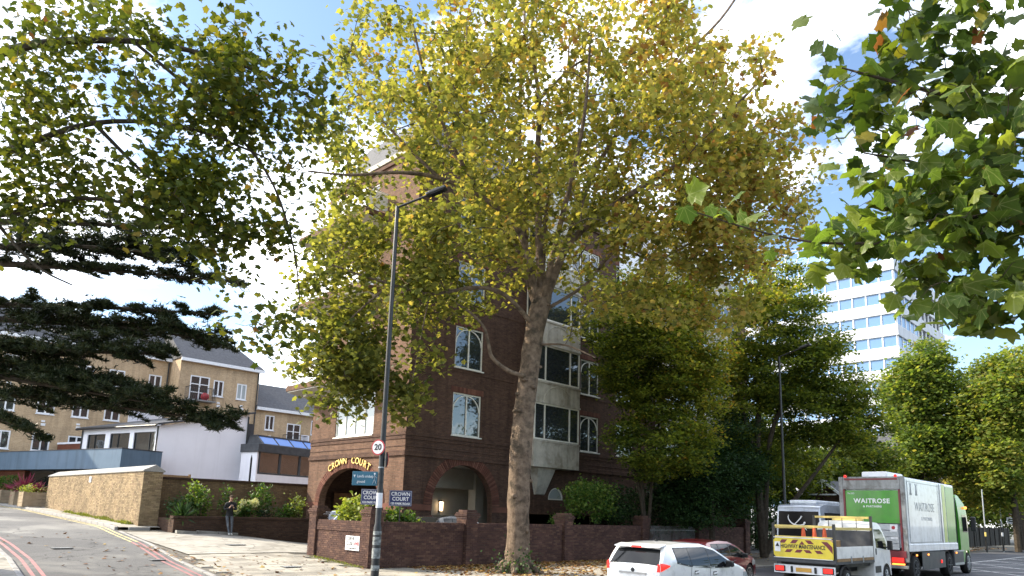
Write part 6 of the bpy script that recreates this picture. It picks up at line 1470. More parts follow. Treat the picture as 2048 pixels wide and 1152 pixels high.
# ---- near branches with big leaves at the upper right
nt_ = thing('plane_tree', 'near plane tree branch with large green leaves at the upper right', 'tree', rfz(6.2, 5.6, 0))
mb = MB(); wob_tube(mb, [rfz(6.2, 5.6, -.2), rfz(6.15, 5.6, 2.5), rfz(6.0, 5.6, 5), rfz(5.8, 5.5, 7.5)], [.32, .26, .22, .15], 14, .1, 2, 5); mb.build('trunk', M['bark_dark'], nt_, smooth=True)
nodes = []
for L, r0 in (([(6, 5.6, 5), (5, 5.4, 5.35), (4, 5.2, 5.4), (3.2, 5.1, 5.5), (2.5, 5.0, 5.6)], .05), ([(6.05, 5.6, 4.2), (5, 5.4, 4.5), (4, 5.2, 4.55), (3.2, 5.1, 4.35), (2.6, 5.1, 4.15)], .035), ([(2.7, 5.1, 4.2), (2.3, 5.12, 4.2), (1.9, 5.15, 4.28), (1.4, 5.2, 4.45)], .011), ([(5, 5.4, 4.5), (4.3, 5.3, 4.0), (3.5, 5.2, 3.75)], .03), ([(5, 5.4, 5.35), (4.2, 5.5, 6.0), (3.3, 5.6, 6.2)], .03), ([(4, 5.2, 4.55), (3.3, 5.3, 4.95), (2.8, 5.3, 5.05)], .02)):
    mb = MB(); pp, _ = wob_tube(mb, [rfz(*q) for q in L], list(np.linspace(r0, .006, len(L))), 7, .1, 1, 5); mb.build('limb', M['bark_dark'], nt_, smooth=True); nodes += [np.array(p) for p in pp]
E_near = [((3.7, 5.1, 5.0), (1.05, .7, .65), 3.6), ((3.75, 5.1, 4.1), (.55, .5, .5), 1.2), ((3.1, 5.1, 4.35), (.75, .55, .42), 2.0), ((2.70, 5.1, 5.5), (.40, .4, .34), .5), ((3.4, 5.2, 3.85), (.5, .45, .33), .75), ((2.55, 5.1, 4.1), (.35, .35, .18), .35), ((3.3, 5.4, 5.75), (.9, .6, .35), 1.3), ((3.5, 5.2, 6.05), (1.0, .6, .4), 1.4)]
cn_ = in_ell(330, E_near, .2); cn_ = np.concatenate([cn_, np.array([(1.42, 5.2, 4.42), (1.6, 5.15, 4.36), (1.78, 5.2, 4.40), (1.9, 5.2, 4.2), (2.2, 5.1, 4.7), (2.28, 5.1, 4.35)])]); tg_ = rfz_n(cn_)
twigs(nt_, nodes, tg_, .008, .0025, mat='bark_dark', sag=.05)
per = np.array([4] * (len(cn_) - 6) + [3, 3, 3, 2, 1, 1]); Pp = np.repeat(tg_, per, 0) + rs.normal(size=(per.sum(), 3)) * np.array([.085, .085, .075])
dist = np.linalg.norm(Pp - np.array(EYE), axis=1); ordr = np.argsort(dist); LV = []
for k in range(7):
    V, T = LOBED2; V = V.copy(); V[:, 2] *= (.4 + .35 * k); V[:, 0] *= 1.08 - .03 * k
    tt = [.15, .3, .38, .48, .6, .75, .95][k]
    me = fast_mesh('leaf', V, T, np.full(len(T), tt), LEAF['near_veined'], None, True); bpy.data.objects.remove(me); LV.append(bpy.data.meshes[-1] if False else None)
LVm = [m_ for m_ in bpy.data.meshes if m_.name.startswith('leaf')]
im = MW[nt_].inverted(); rest = []
for c_, i in enumerate(ordr):
    nrm = Vector(rs.normal(size=3)); nrm.z = abs(nrm.z) * .7 + .45; nrm.normalize(); tan = Vector(rs.normal(size=3)); tan.z -= 1.0
    y = (tan - nrm * tan.dot(nrm)).normalized(); x = y.cross(nrm); s = .142 * rnd.uniform(.6, 1.3)
    if c_ < 299:
        mm = Matrix((x, y, nrm)).transposed().to_4x4(); mm.translation = Vector(Pp[i]); k = rnd.choices(range(7), [1.5, 3, 4, 4, 3.5, 1.5, .15])[0]
        o = bpy.data.objects.new('leaf', LVm[k]); col.objects.link(o); o.parent = nt_; o.matrix_local = im @ mm @ Matrix.Scale(s, 4)
    else: rest.append(i)
Pr = Pp[rest]; leaves('leaves', 'near', nt_, Pr, .5 + rs.normal(size=len(Pr)) * .2, .14, LOBED2, .35, .9, 'stuff')

# ---- cedar with flat dark plates
ce = thing('cedar_tree', 'dark cedar reaching in flat layered branches from the left edge', 'tree', rfz(-17, 20, .4))
mb = MB(); wob_tube(mb, [rfz(-17, 20, -.2), rfz(-17, 20, 5), rfz(-16.9, 20, 11), rfz(-16.8, 20, 15)], [.6, .5, .4, .15], 16, .1, 8, 5); mb.build('trunk', M['bark_dark'], ce, smooth=True)
TP = []
def plate(tip, z_root, thick, wide, nb, per=60, x0=-16.5, sag=.0, t0=.16):
    """one flat branch from the trunk out to the tip (r, f, z), with side sprays that carry the needle tufts"""
    a = np.array((x0, 20., z_root)); b = np.array(tip, float); mb = MB()
    mid = (a + b) / 2 + np.array([0, 0, sag]); cv_ = lambda t: (1 - t) ** 2 * a + 2 * t * (1 - t) * mid + t * t * b
    wob_tube(mb, [rfz(*cv_(t)) for t in np.linspace(0, 1, 9)], list(np.linspace(.12, .012, 9)), 6, .15, 1); mb.build('limb', M['bark_dark'], ce, smooth=True); mb = MB()
    for i in range(nb):
        t = t0 + (1.0 - t0) * (i + rs.uniform(0, 1)) / nb; p = cv_(t); d = b - a; ang = rs.uniform(-1.25, 1.25); ca, sa = math.cos(ang), math.sin(ang); h = np.array([d[0], d[1]]) / np.hypot(d[0], d[1])
        dr = np.array([h[0] * ca - h[1] * sa, h[0] * sa + h[1] * ca, rs.normal() * .10 + .03]); L = wide * (1.12 - t) ** .45 * rs.uniform(.4, 1.0); p = p + np.array([0, 0, rs.normal() * thick * .35])
        q = p + dr * L + np.array([0, 0, -.05 * L * L]); mb.tube([rfz(*p), rfz(*((p + q) / 2 + np.array([0, 0, .05]))), rfz(*q)], [.02, .012, .004], 4, cap=False)
        s = rs.uniform(.05, 1.02, per); c = p + (q - p) * s[:, None]; c[:, 2] += .05 * np.sin(PI * s) + np.abs(rs.normal(size=per)) * thick * .42 * (1.15 - s) - .04; lat = rs.normal(size=per) * .16 * (1.15 - s)
        c[:, 0] += -dr[1] * lat; c[:, 1] += dr[0] * lat; TP.append(c)
    mb.build('sprays', M['bark_dark'], ce, kind='stuff')
plate((-8.0, 20.3, 4.40), 5.2, .34, 1.9, 62, sag=.15); plate((-10.4, 20, 5.15), 6.2, .36, 2.0, 48); plate((-8.7, 20.4, 6.85), 7.2, .40, 1.9, 62, sag=.3); plate((-9.9, 19.6, 6.2), 6.4, .40, 2.0, 48)
plate((-9.4, 20, 9.2), 9.3, .50, 1.7, 62, sag=.5); plate((-8.2, 20.6, 8.7), 8.9, .16, 1.3, 30, sag=.2); plate((-13.2, 19.5, 3.95), 5.0, .22, 1.1, 16); plate((-9.6, 19.4, 4.75), 5.8, .26, 1.6, 30); plate((-12.9, 20, 3.7), 4.9, .2, .8, 14, 40, sag=.1)
plate((-8.5, 20.2, 10.3), 10.2, .14, 1.1, 20); plate((-8.6, 20.1, 7.55), 7.6, .18, 1.2, 22, sag=.2)
c = np.concatenate(TP); n = len(c); per = 8
Q = np.repeat(rfz_n(c), per, 0); tn = rs.normal(size=(n * per, 3)); tn[:, 2] = np.abs(tn[:, 2]) * .6 + .05; nm = rs.normal(size=(n * per, 3))
V, T, k = leaf_arrays(Q, nm, tn, rs.uniform(.08, .19, n * per), T_blade(.11)); fast_mesh('crown', V, T, np.clip(.58 + np.repeat(rs.normal(size=n) * .14, per) + rs.normal(size=n * per) * .16, 0, 1), LEAF['cedar'], ce)

# ---- hornbeams and other trees on the right
def bushy_tree(label, base, stems, ells, ncl, per, rad, lsize, mat, tint, cat='tree', name='broadleaf_tree', tmpl=None, trunk_r=.16, flat=.55, group=None, hole=-.25, tvar=.2, warm=None, sides=5):
    t = thing(name, label, cat, base, group=group); nodes = []
    for i, L in enumerate(stems):
        mb = MB(); P3 = [Vector(base)] + [Vector(q) for q in L]; pp, _ = wob_tube(mb, P3, list(np.linspace(trunk_r * (1 if i == 0 else .7), trunk_r * .2, len(P3))), 8, .12, i, 4)
        mb.build('trunk' if i == 0 else 'limb', M['bark_dark'], t, smooth=True); nodes += [np.array(p) for p in pp[3:]]
    c = in_ell(ncl, ells, .3); c = np.array([q for q in c if mnz.noise(Vector(q) * .55) > hole])
    twigs(t, nodes, c, .025, .006, 3, 'bark_dark')
    Pp = cloud(c, per, rad, flat); ti = tint + rs.normal(size=len(Pp)) * tvar + np.repeat(rs.normal(size=len(c)) * .1, per)
    if warm: ti = ti + warm(Pp)
    leaves('crown', mat, t, Pp, ti, lsize, tmpl or OVAL, .75, .3); return t
def V3(r, f, z): return tuple(rfz(r, f, z))
def EL(r, f, z, a, b, c, w=1): return (V3(r, f, z), (a, b, c), w)
bushy_tree('multi stemmed hornbeam turning gold behind the wall beside the plane tree', V3(7.4, 38.6, 0), [[V3(7.2, 38.6, 3), V3(7.0, 38.4, 6), V3(6.8, 38.4, 9), V3(7.2, 38, 13)], [V3(7.6, 38.5, 3), V3(7.9, 38.2, 6.5), V3(8.6, 38, 10), V3(9.3, 38, 14)], [V3(7.1, 38.5, 3), V3(6.3, 38.8, 7), V3(5.7, 38.8, 10)]],
    [EL(7.9, 38.2, 11.8, 3.9, 3.2, 4.2, 3), EL(6.4, 38.0, 10.5, 2.0, 2.2, 2.6, 1), EL(9.9, 38.2, 9.6, 2.0, 2.3, 3.0, 1.2), EL(8.2, 37.8, 6.0, 3.5, 2.4, 2.0, 1.5), EL(9.5, 38.3, 15, 2.2, 2, 1.6, .6)], 900, 115, .78, .20, 'hornbeam', .48, flat=.30, hole=-.10, warm=lambda q: np.clip(((q @ RTn) - 7.5) * .055 + (q[:, 2] - 11) * .02, -.2, .22))
bushy_tree('large spreading hornbeam with a leaning limb behind the minibus', V3(15.2, 43.0, 0), [[V3(15.0, 43, 4), V3(15.1, 43, 8), V3(15.6, 43, 12), V3(16.2, 43, 17)], [V3(16.3, 42.5, 2.5), V3(18.2, 42, 5.2), V3(20, 42, 7.5)], [V3(15.8, 43, 7), V3(17.4, 43, 10.5), V3(18.8, 43, 13)], [V3(14.8, 43, 6), V3(13.8, 43, 10), V3(13.4, 43, 13)]],
    [EL(16.6, 43, 13.0, 4.2, 3.5, 5.2, 3.4), EL(18.8, 43, 10.2, 3.4, 3.0, 3.4, 2), EL(20.6, 42.6, 7.6, 2.6, 2.4, 1.9, 1.1), EL(16.0, 43.5, 17.2, 2.0, 2, 2.2, .6), EL(14.2, 43, 9.8, 2.0, 2.4, 3.6, 1), EL(15.6, 44, 5.8, 2.6, 2, 3.0, 1.2)], 1000, 115, .84, .215, 'hornbeam', .44, flat=.30, hole=-.12, trunk_r=.28, warm=lambda q: np.clip((14.8 - (q @ RTn)) * .09 + (q[:, 2] - 12) * .022, -.12, .35))
bushy_tree('dark yew filling the gap below the two hornbeams', V3(11.3, 40, 0), [[V3(11.3, 40, 2), V3(11.4, 40, 4.5), V3(11.5, 40, 6.5)]], [EL(11.4, 40.5, 4.2, 2.8, 2.0, 2.6, 2), EL(13.0, 41.5, 5.5, 1.8, 1.8, 3.2, 1), EL(9.6, 39.5, 3.2, 2.0, 1.5, 1.6, 1)], 300, 130, .7, .17, 'dark_shrub', .4, name='yew_tree', trunk_r=.2)
far = [(('tall pale green tree with a rounded top behind the lorry', 40.4, 70), [(40.2, 70, 14.8, 3.0, 3, 3.6, 2), (42, 70, 17.5, 2.6, 2.6, 3.0, 1.2), (41, 69, 9.5, 3.4, 3, 2.8, 1.3), (40, 72, 5.5, 4, 2, 2.8, 1.2)], .35),
       (('broad olive green street tree overhanging the far pavement', 46.5, 66), [(45.2, 66, 12.5, 3.6, 3.6, 3.8, 2), (48, 66, 15.5, 3.6, 3.2, 4.2, 2), (44.5, 65, 8.0, 2.6, 2.4, 2.4, 1), (46.5, 68, 5.5, 3.5, 2, 2.6, 1), (44.0, 70, 10, 3.2, 2.4, 4, 1)], .5),
       (('bright yellow green tree low over the dark fence at the right edge', 51.0, 72), [(50, 71, 8.6, 3.4, 3, 3.6, 2), (47.2, 71, 6.3, 2.6, 2.4, 2.2, 1.1), (52.5, 71, 12, 3, 3, 3.6, 1.4)], .75),
       (('tall tree rising furthest right behind the near leaves', 60, 84), [(58.5, 84, 17, 4.6, 4, 5.5, 2), (62, 84, 12, 4.5, 4, 5, 2)], .45),
       (('wide dark green tree behind the timber fence at the right edge', 76, 108), [(74, 108, 7, 6, 4, 6, 2), (84, 108, 7, 6, 4, 6, 2), (66, 104, 5, 4, 3, 4, 1)], .3),
       (('distant green tree closing the road beyond the lorry cab', 62, 105), [(60, 105, 10, 5, 4, 6, 2), (68, 105, 11, 5, 4, 6, 2), (55, 105, 7, 4, 4, 3.5, 1)], .6)]
for (lab, r, f), ells, tn_ in far:
    bushy_tree(lab, V3(r, f, 0), [[V3(r, f, 4), V3(r + .2, f, 8), V3(r + .5, f, 13)], [V3(r + .1, f, 5), V3(r - 1.5, f, 8), V3(r - 2.2, f, 11)]], [EL(*e) for e in ells], 560, 75, 1.15, .42, 'far', tn_ + .08, trunk_r=.3, group='roadside trees beyond the lorry')
bushy_tree('shaded green tree filling the gap behind the spreading hornbeam', V3(18.6, 54, 0), [[V3(18.6, 54, 4), V3(18.8, 54, 8), V3(19, 54, 11)]], [EL(18.2, 54, 7.2, 4.2, 2.4, 4.6, 2), EL(21.5, 54, 6.2, 3.0, 2.4, 3.2, 1)], 420, 80, .95, .28, 'hornbeam', .34, trunk_r=.2)
bushy_tree('slim dark tree between the tower and the lorry roof', V3(29.5, 62, 0), [[V3(29.5, 62, 5), V3(29.6, 62, 9)]], [EL(29.2, 62, 7.4, 3.0, 2.4, 3.2, 2), EL(26.8, 60, 6.4, 2.4, 2, 2.6, 1), EL(32.2, 62, 7, 1.6, 2, 2.6, .8)], 330, 75, .9, .30, 'hornbeam', .3, trunk_r=.2)

# ---- shrubs
def shrub(name, label, c, rad, n, ls, mat, tint=.5, tmpl=None, stems=5, ncl=40, group=None, z0=None, crad=.22, cat='shrub', up=.4, hole=-.5):
    base = Vector((c[0], c[1], zt(c[0], c[1]) if z0 is None else z0)); t = thing(name, label, cat, base, group=group)
    cl = in_ell(ncl, [((c[0], c[1], c[2]), rad, 1)], .4); cl = np.array([q for q in cl if mnz.noise(Vector(q) * 1.6) > hole]); mb = MB()
    for i in range(stems):
        q = cl[rnd.randrange(len(cl))]; mb.tube([base + Vector((rnd.uniform(-.1, .1), rnd.uniform(-.1, .1), -.05)), (base + Vector(q)) / 2 + Vector((rnd.uniform(-.1, .1), 0, .1)), Vector(q)], [.022, .015, .006], 5)
    mb.build('stem', M['twig'], t, smooth=True)
    per = max(1, n // len(cl)); Pp = cloud(cl, per, crad, .9); leaves('foliage', mat, t, Pp, tint + rs.normal(size=len(Pp)) * .22, ls, tmpl or OVAL, up, .2); return t
G1 = 'shrubs growing in the brick planter'
shrub('shrub', 'dark rounded shrub at the left of the brick planter', (13.15, 34.9, 1.95), (.65, .5, .65), 700, .12, 'dark_shrub', .6, z0=1.45, group=G1)
shrub('shrub', 'tall bright leaved shrub standing left of the man', (13.75, 34.6, 2.25), (.55, .5, .85), 700, .17, 'shrub', .55, z0=1.45, group=G1)
shrub('shrub', 'thin upright shrub rising behind the head of the man', (15.3, 35.1, 2.35), (.28, .3, .85), 260, .13, 'shrub', .4, z0=1.45, group=G1)
hy = shrub('hydrangea', 'hydrangea with round cream flower heads right of the man', (15.85, 34.4, 1.85), (.65, .45, .42), 600, .17, 'shrub', .35, z0=1.45, group=G1, cat='shrub')
for k in range(11):
    q = np.array((15.85 + rnd.uniform(-.62, .6), 34.15 + rnd.uniform(-.3, .2), 2.05 + rnd.uniform(-.35, .45))); d = rs.normal(size=(150, 3)); d /= np.linalg.norm(d, axis=1, keepdims=True); leaves('flower_head', 'flower', hy, q + d * .125, .55 + rs.normal(size=150) * .25, .07, OVAL, 0)
shrub('shrub', 'tall grey green shrub with pale tips near the middle of the planter', (17.0, 34.8, 2.3), (.5, .45, .95), 800, .13, 'shrub', .4, z0=1.45, group=G1)
shrub('shrub', 'low mounded shrub toward the right of the planter', (18.0, 34.4, 1.8), (.6, .4, .38), 420, .13, 'shrub', .3, z0=1.45, group=G1)
shrub('shrub', 'yellow green upright shrub at the right end of the planter', (18.85, 34.4, 2.1), (.4, .35, .7), 520, .13, 'lime_shrub', .35, z0=1.45, group=G1)
shrub('shrub', 'black leaved small shrub low in the middle of the planter', (16.9, 34.0, 1.75), (.35, .2, .25), 200, .1, 'dark_shrub', .1, z0=1.45, group=G1)
def spiky(label, c, n, ln, mat, tint, group=None, w=.06, name='spiky_plant'):
    t = thing(name, label, 'plant', c, group=group); Pp = np.repeat(np.array([c], float), n, 0) + rs.normal(size=(n, 3)) * .05; d = rs.normal(size=(n, 3)); d[:, 2] = np.abs(d[:, 2]) + .35
    V, T, k = leaf_arrays(Pp, rs.normal(size=(n, 3)), d, ln * rs.uniform(.6, 1.1, n), (np.array([(-w, 0, 0), (w, 0, 0), (w * .8, .55, .0), (-w * .8, .55, 0), (0, 1, -.06)]), np.array([(0, 1, 2), (0, 2, 3), (3, 2, 4)])))
    fast_mesh('foliage', V, T, np.repeat(np.clip(tint + rs.normal(size=n) * .25, 0, 1), k), LEAF[mat], t); return t
spiky('dark grassy plant arching over the left corner of the planter', (12.85, 33.75, 1.5), 120, .75, 'dark_shrub', .5)
for i, (x, y, l) in enumerate(PLT):
    z = PZ[i]
    if i == 0: shrub('trailing_plant', 'silver green trailing plant spilling from the first timber planter', (x, y, z + .12), (.7, .7, .25), 900, .10, 'lime_shrub', .6, z0=z, cat='plant'); spiky('purple grassy plant beside the yellow wall in the first planter', (x + .2, y - .1, z), 90, .7, 'cordyline', .5)
    if i == 1: spiky('tall purple cordyline with sword leaves in the middle planter', (x, y, z), 110, 1.25, 'cordyline', .55); shrub('trailing_plant', 'grey foliage plant round the foot of the cordyline', (x, y, z + .1), (.65, .65, .2), 500, .1, 'shrub', .7, z0=z, cat='plant')
    if i == 2: shrub('clipped_bush', 'clipped round green bush in the planter at the left edge', (x, y, z + .5), (.95, .95, .55), 3800, .09, 'shrub', .35, ncl=260, crad=.12, z0=z)
shrub('laurel_bush', 'pale variegated laurel above the street nameplate wall', (15.75, 24.0, 1.95), (.75, .85, .62), 900, .19, 'lime_shrub', .5, ncl=70, z0=.1)
shrub('laurel_bush', 'green laurel under the name boards behind the corner pier', (16.8, 22.75, 1.75), (.8, .5, .5), 800, .17, 'shrub', .5, ncl=60, z0=.1)
shrub('rounded_bush', 'rounded light green bush behind the wall right of the plane trunk', (29.3, 23.3, 3.0), (1.65, 1.2, 1.05), 3000, .17, 'shrub', .55, ncl=140, z0=0, crad=.3)
shrub('evergreen_bush', 'dark evergreen bush spilling over the wall beside the light green bush', (32.0, 23.4, 2.6), (1.9, 1.2, 1.3), 3200, .15, 'dark_shrub', .45, ncl=150, z0=0, crad=.3)
shrub('evergreen_bush', 'dark evergreen bush behind the iron gate', (35.5, 23.4, 2.5), (2.2, 1.2, 1.5), 3600, .15, 'dark_shrub', .35, ncl=170, z0=0, crad=.3)
shrub('evergreen_bush', 'glossy evergreen bush with lighter tips by the last wall pier', (39.8, 23.2, 2.9), (2.4, 1.3, 1.9), 4200, .17, 'dark_shrub', .75, ncl=200, z0=0, crad=.32)
shrub('hedge', 'long dark hedge running on past the last wall pier behind the minibus', (50.5, 23.4, 2.0), (6.0, 1.2, 2.0), 5200, .2, 'dark_shrub', .5, ncl=260, z0=0, crad=.4, cat='hedge')
shrub('hedge', 'second dark hedge further along behind the lorry', (66, 23.4, 2.2), (9.0, 1.4, 2.3), 5200, .26, 'dark_shrub', .55, ncl=260, z0=0, crad=.5, cat='hedge')
shrub('evergreen_bush', 'low fern like plant inside the garage opening above the wall', (26.9, 23.2, 1.9), (.9, .5, .35), 500, .13, 'shrub', .4, ncl=40, z0=0)

# ---------------------------------------------------------------- far right of the street
tw = thing('office_tower', 'pale concrete office tower banded with blue windows', 'building', (117, 34, 0))
TX, TY0, TY1, TZ = 117.0, 33.0, 63.0, 46.4
mb = MB(); mb.box(TX + .4, TY0 + .4, 0, TX + 26, TY1, TZ - 3.2); mb.build('core', M['dark_grey'], tw)
for k in range(12):
    z = 2.6 + 3.55 * k
    mb = MB(); mb.box(TX, TY0, z, TX + 27, TY1 + .4, z + 1.75); mb.build('concrete_band', M['tower_conc'], tw, bevel=.05)
    rest = MB()
    for i in range(13):
        y = TY0 + .3 + 2.1 * i; mb = MB() if i < 7 else rest
        mb.box(TX + .15, y, z + 1.753, TX + .33, y + .09, z + 3.547); mb.box(TX + .15, y + 2.0, z + 1.753, TX + .33, y + 2.09, z + 3.547); mb.box(TX + .16, y + .05, z + 1.76, TX + .3, y + 2.04, z + 1.86)
        g = MB(); g.box(TX + .25, y + .1, z + 1.87, TX + .29, y + 1.98, z + 3.54)
        if i < 7: f = mb.build('window', M['white_pvc'], tw); g.build('pane', M['tower_glass'], f)
        else: g.build('window', M['tower_glass'], tw)
    for i in range(12):
        x = TX + .4 + 2.2 * i; mb = MB() if i < 5 else rest
        mb.box(x, TY0 + .15, z + 1.753, x + .09, TY0 + .33, z + 3.547); mb.box(x + 2.1, TY0 + .15, z + 1.753, x + 2.19, TY0 + .33, z + 3.547); mb.box(x + .05, TY0 + .16, z + 1.76, x + 2.14, TY0 + .3, z + 1.86)
        g = MB(); g.box(x + .1, TY0 + .25, z + 1.87, x + 2.09, TY0 + .29, z + 3.54)
        if i < 5: f = mb.build('window', M['white_pvc'], tw); g.build('pane', M['tower_glass'], f)
    rest.build('mullions', M['white_pvc'], tw, kind='stuff')
mb = MB(); mb.prism([(TX + .2, TY0 + .3, TZ - 1.2), (TX + 26, TY0 + .3, TZ - 1.2), (TX + 24.5, TY0 + 2, TZ + 1.4), (TX + 1.8, TY0 + 2, TZ + 1.4)], (0, TY1 - TY0 - 1, 0)); mb.build('roof_storey', M['tower_glass'], tw)
mb = MB()
for i in range(14): y = TY0 + 1 + 2.1 * i; mb.bar((TX + .15, y, TZ - 1.2), (TX + 1.75, y, TZ + 1.42), .09)
for z in (TZ + 2.0, TZ + 2.6): mb.bar((TX + 1.2, TY0 + 1, z), (TX + 1.2, TY1, z), .09)
for i in range(12): mb.bar((TX + 1.2, TY0 + 1 + 2.4 * i, TZ + 1.2), (TX + 1.2, TY0 + 1 + 2.4 * i, TZ + 2.6), .08)
mb.build('roof_railing', M['white_pvc'], tw)
hb = thing('brick_house', 'dark red brick house with a chimney between tower and trees', 'house', (100, 25.5, 0)); HX = 92
mb = MB(); facade(mb, (HX, 25, 0), PX, PY, [(0, 0), (0, 11), (16, 11), (16, 0)], [rect(1 + 3.0 * i, z, 1.2, 1.9) for i in range(5) for z in (1.2, 4.6, 8)], .2); facade(mb, (HX, 25, 0), PY, PX, [(0, 0), (0, 11), (7, 11), (7, 0)], [rect(1.0 + 3 * i, z, 1.2, 1.9) for i in range(2) for z in (1.2, 4.6, 8)], .2); mb.build('wall', M['dark_brick'], hb)
for i in range(5):
    for z in (1.2, 4.6, 8): window(hb, (HX + 1 + 3.0 * i, 25, z), PX, OUT, 1.2, 1.9, (.5,), frame='white_pvc')
for i in range(2):
    for z in (1.2, 4.6, 8): window(hb, (HX, 26.0 + 3 * i, z), PY, OUTL, 1.2, 1.9, (.5,), frame='white_pvc')
rf = MB(); rf.add([(HX - .4, 24.6, 11), (HX + 16.4, 24.6, 11), (HX + 16.4, 32.4, 11), (HX - .4, 32.4, 11), (HX + 3, 28.5, 13.8), (HX + 13, 28.5, 13.8)], [(0, 1, 5, 4), (1, 2, 5), (2, 3, 4, 5), (3, 0, 4)]); r_ = rf.build('roof', M['slate'], hb)
mb = MB(); mb.box(HX + 1, 26, 11, HX + 2.6, 27.5, 16); mb.box(HX + .9, 25.9, 16.003, HX + 2.7, 27.6, 16.3); mb.build('chimney', M['dark_brick'], r_)
cv = thing('gabled_lodge', 'small lodge with white gable boards peeping out left of the lorry', 'house', (54, 20, 0))
mb = MB(); mb.prism([(54, 19.4, 0), (54, 19.4, 3.6), (54, 21, 5.0), (54, 22.6, 3.6), (54, 22.6, 0)], (5, 0, 0)); mb.build('wall', M['dark_brick'], cv)
mb = MB(); mb.prism([(53.7, 19.0, 3.45), (53.7, 21, 5.15), (53.7, 21, 5.26), (53.7, 18.9, 3.52)], (5.4, 0, 0)); mb.prism([(53.7, 23.0, 3.45), (53.7, 21, 5.15), (53.7, 21, 5.26), (53.7, 23.1, 3.52)], (5.4, 0, 0)); mb.build('roof', M['slate'], cv)
for p, q, w, h in (((53.68, 18.95, 3.5), (53.68, 21, 5.2), .08, .16), ((53.68, 23.05, 3.5), (53.68, 21, 5.2), .08, .16), ((53.66, 20.0, 4.15), (53.66, 22.0, 4.15), .06, .1), ((53.66, 21, 4.1), (53.66, 21, 5.1), .06, .08)):
    mb = MB(); mb.bar(p, q, w, h); mb.build('barge_board', M['white_pvc'], cv)
window(cv, (54, 20.1, 1.9), PY, OUTL, 1.8, 1.5, (.33, .66), frame='white_pvc')
fc = thing('timber_fence', 'tall dark close boarded fence along the far pavement', 'fence', (70, 20, 0))
fb0 = None
for i in range(150):
    if fb0 is None: mb = MB(); mb.box(58, 19.98, 0, 58.34, 20.02, 2.1); fb0 = mb.build('board', M['fence_dark'], fc)
    else: o = fb0.copy(); col.objects.link(o); o.parent = fc; o.location = (i * .352, rnd.uniform(-.012, .012), rnd.uniform(-.03, .03))
for i in range(22): mb = MB(); mb.box(58 + 2.46 * i, 19.90, 0, 58.12 + 2.46 * i, 19.975, 2.2); mb.build('post', M['fence_dark'], fc)
def pole(x, y, h, label, r=.05, sleeve=True):
    t = thing('pole', label, 'pole', (x, y, 0), group='slim poles on the far pavement'); mb = MB(); mb.cyl((x, y, -.1), (x, y, h), r, r * .9, 10); mb.build('shaft', M['galv'], t, smooth=True)
    mb = MB(); mb.cyl((x, y, 0), (x, y, 2.2), r + .025, n=10); mb.build('sleeve', M['black_metal'], t, smooth=True)
    mb = MB(); mb.cyl((x, y, 1.35), (x, y, 1.7), r + .032, n=10); mb.build('band', M['yellow_bar'] if sleeve else M['sign_white'], t, smooth=True)
pole(74.0, 15.1, 5.4, 'shorter slim pole with a yellow band on the far pavement'); pole(80.0, 15.0, 9.0, 'taller slim pole with a white band on the far pavement', .06, False)
sp = thing('no_right_turn_sign', 'black round sign with white plate at the right edge of the road', 'road sign', (84, 14.8, 0)); mb = MB(); mb.cyl((84, 14.8, 0), (84, 14.8, 4.6), .06, n=10); mb.build('post', M['black_metal'], sp, smooth=True)
nn = Vector((-.85, -.5, 0)).normalized(); xx = UP.cross(nn)
mb = MB(); mb.lathe(Vector((84, 14.8, 3.7)) + nn * .08, nn, [(0, .48), (.02, .48)], 24); mb.build('backing', M['plastic_black'], sp); mb = MB(); mb.lathe(Vector((84, 14.8, 3.7)) + nn * .101, nn, [(0, .42), (.01, .42)], 24); mb.build('rim', M['red_sign'], sp); mb = MB(); mb.lathe(Vector((84, 14.8, 3.7)) + nn * .112, nn, [(0, .34), (.01, .34)], 24); mb.build('face', M['sign_white'], sp)
q = Vector((84, 14.8, 3.7)) + nn * .126; mb = MB(); mb.bar(q - xx * .1 - UP * .2, q - xx * .1 + UP * .08, .09, .01); mb.bar(q - xx * .14 + UP * .1, q + xx * .12 + UP * .1, .09, .01); mb.prism([q + xx * .1 + UP * .24, q + xx * .1 - UP * .04, q + xx * .24 + UP * .1], nn * .01); mb.build('arrow', M['ink'], sp)
mb = MB(); mb.obox(Vector((84, 14.8, 2.85)) + nn * .1, xx * .55, nn * .01, UP * .3); mb.obox(Vector((84, 14.8, 4.45)) + nn * .1, xx * .3, nn * .01, UP * .07); mb.build('plate', M['sign_white'], sp)
mb = MB(); mb.obox(Vector((84, 14.8, 2.95)) + nn * .113, xx * .4, nn * .002, UP * .05); mb.obox(Vector((84, 14.8, 2.75)) + nn * .113, xx * .4, nn * .002, UP * .05); mb.build('print', M['ink'], sp)

# ---------------------------------------------------------------- fallen leaves, moss
def litter(n, fn, name, size=.13):
    Pq = np.array([fn() for _ in range(n)]); Pq[:, 2] = [zt(x, y) + (.012 if z == 0 else z) for x, y, z in Pq]
    nrm = rs.normal(size=(n, 3)) * .35; nrm[:, 2] = 1; tan = rs.normal(size=(n, 3)); tan[:, 2] = 0
    V, T, k = leaf_arrays(Pq, nrm, tan, size * rs.uniform(.6, 1.2, n), LOBED); V[:, 2] = np.maximum(V[:, 2], np.repeat(Pq[:, 2], len(LOBED[0])) - .01)
    o = fast_mesh(name, V, T, np.repeat(rs.uniform(0, 1, n), k), LEAF['litter']); o['kind'] = 'stuff'
litter(3600, lambda: (rnd.uniform(16.5, 34), 21.75 - abs(rnd.gauss(0, 1.1)), 0), 'fallen_leaves'); litter(500, lambda: (rnd.gauss(19.2, 1.6), rnd.gauss(18.6, 1.3), 0), 'fallen_leaves')
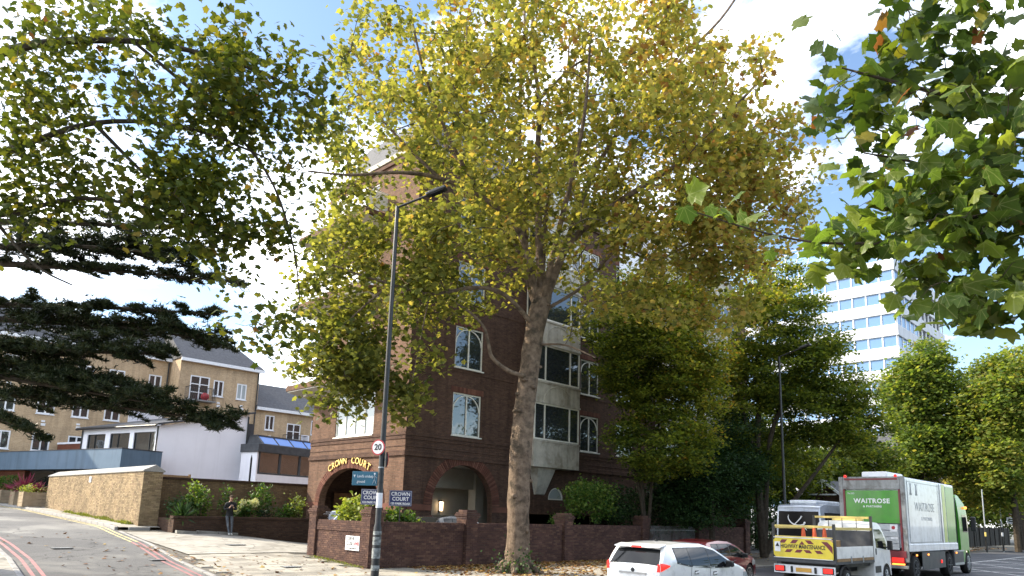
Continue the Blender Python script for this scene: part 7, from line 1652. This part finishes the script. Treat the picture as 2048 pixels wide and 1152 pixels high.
litter(1500, lambda: (rnd.uniform(18, 30), rnd.uniform(16.3, 20.5), 0), 'fallen_leaves'); litter(260, lambda: (rnd.uniform(10.4, 20), rnd.uniform(16.3, 25.5), 0), 'fallen_leaves'); litter(120, lambda: (rnd.uniform(9.5, 10.2), rnd.uniform(17.5, 29), .0), 'fallen_leaves')
litter(70, lambda: (rnd.uniform(5.5, 9), rnd.uniform(19, 34), -.0), 'fallen_leaves'); litter(900, lambda: (rnd.uniform(34, 60), 21.5 - abs(rnd.gauss(0, 2.2)), 0), 'fallen_leaves'); litter(700, lambda: (rnd.uniform(58, 90), rnd.uniform(16.4, 19.8), 0), 'fallen_leaves', .2)
n = 2600; yy = rs.uniform(36, 47, n); Pm = np.stack([11.48 - np.abs(rs.normal(size=n)) * .13, yy, np.array([zt(11.4, q) + .1 for q in yy])], 1); tn = rs.normal(size=(n, 3)); tn[:, 2] = np.abs(tn[:, 2]) + .3
V, T, k = leaf_arrays(Pm, rs.normal(size=(n, 3)), tn, rs.uniform(.05, .2, n) * (.4 + .8 * np.abs(np.sin(yy * .9))), T_blade(.16)); o = fast_mesh('weeds', V, T, rs.uniform(0, 1, n), LEAF['moss']); o['kind'] = 'stuff'
n = 900; ss = rs.uniform(22, 25.4, n); Pm = np.stack([14.86 - np.abs(rs.normal(size=n)) * .25, ss, np.array([zt(14.8, q) for q in ss])], 1); tn = rs.normal(size=(n, 3)); tn[:, 2] = np.abs(tn[:, 2]) + .3
V, T, k = leaf_arrays(Pm, rs.normal(size=(n, 3)), tn, rs.uniform(.02, .06, n), T_blade(.3)); o = fast_mesh('moss', V, T, rs.uniform(0, 1, n), LEAF['moss']); o['kind'] = 'stuff'

# park woodland on the photographer's side of the road
n = 22000; Pw = np.stack([rs.uniform(-60, 90, n), rs.uniform(-22, -9, n), np.abs(rs.normal(size=n)) * 4.4 + .3], 1); kp = np.array([mnz.noise(Vector(q) * .22) > -.15 for q in Pw]); Pw = Pw[kp]
leaves('park_woodland', 'far', None, Pw, .35 + rs.normal(size=len(Pw)) * .2, 1.1, OVAL, .4, kind='stuff')
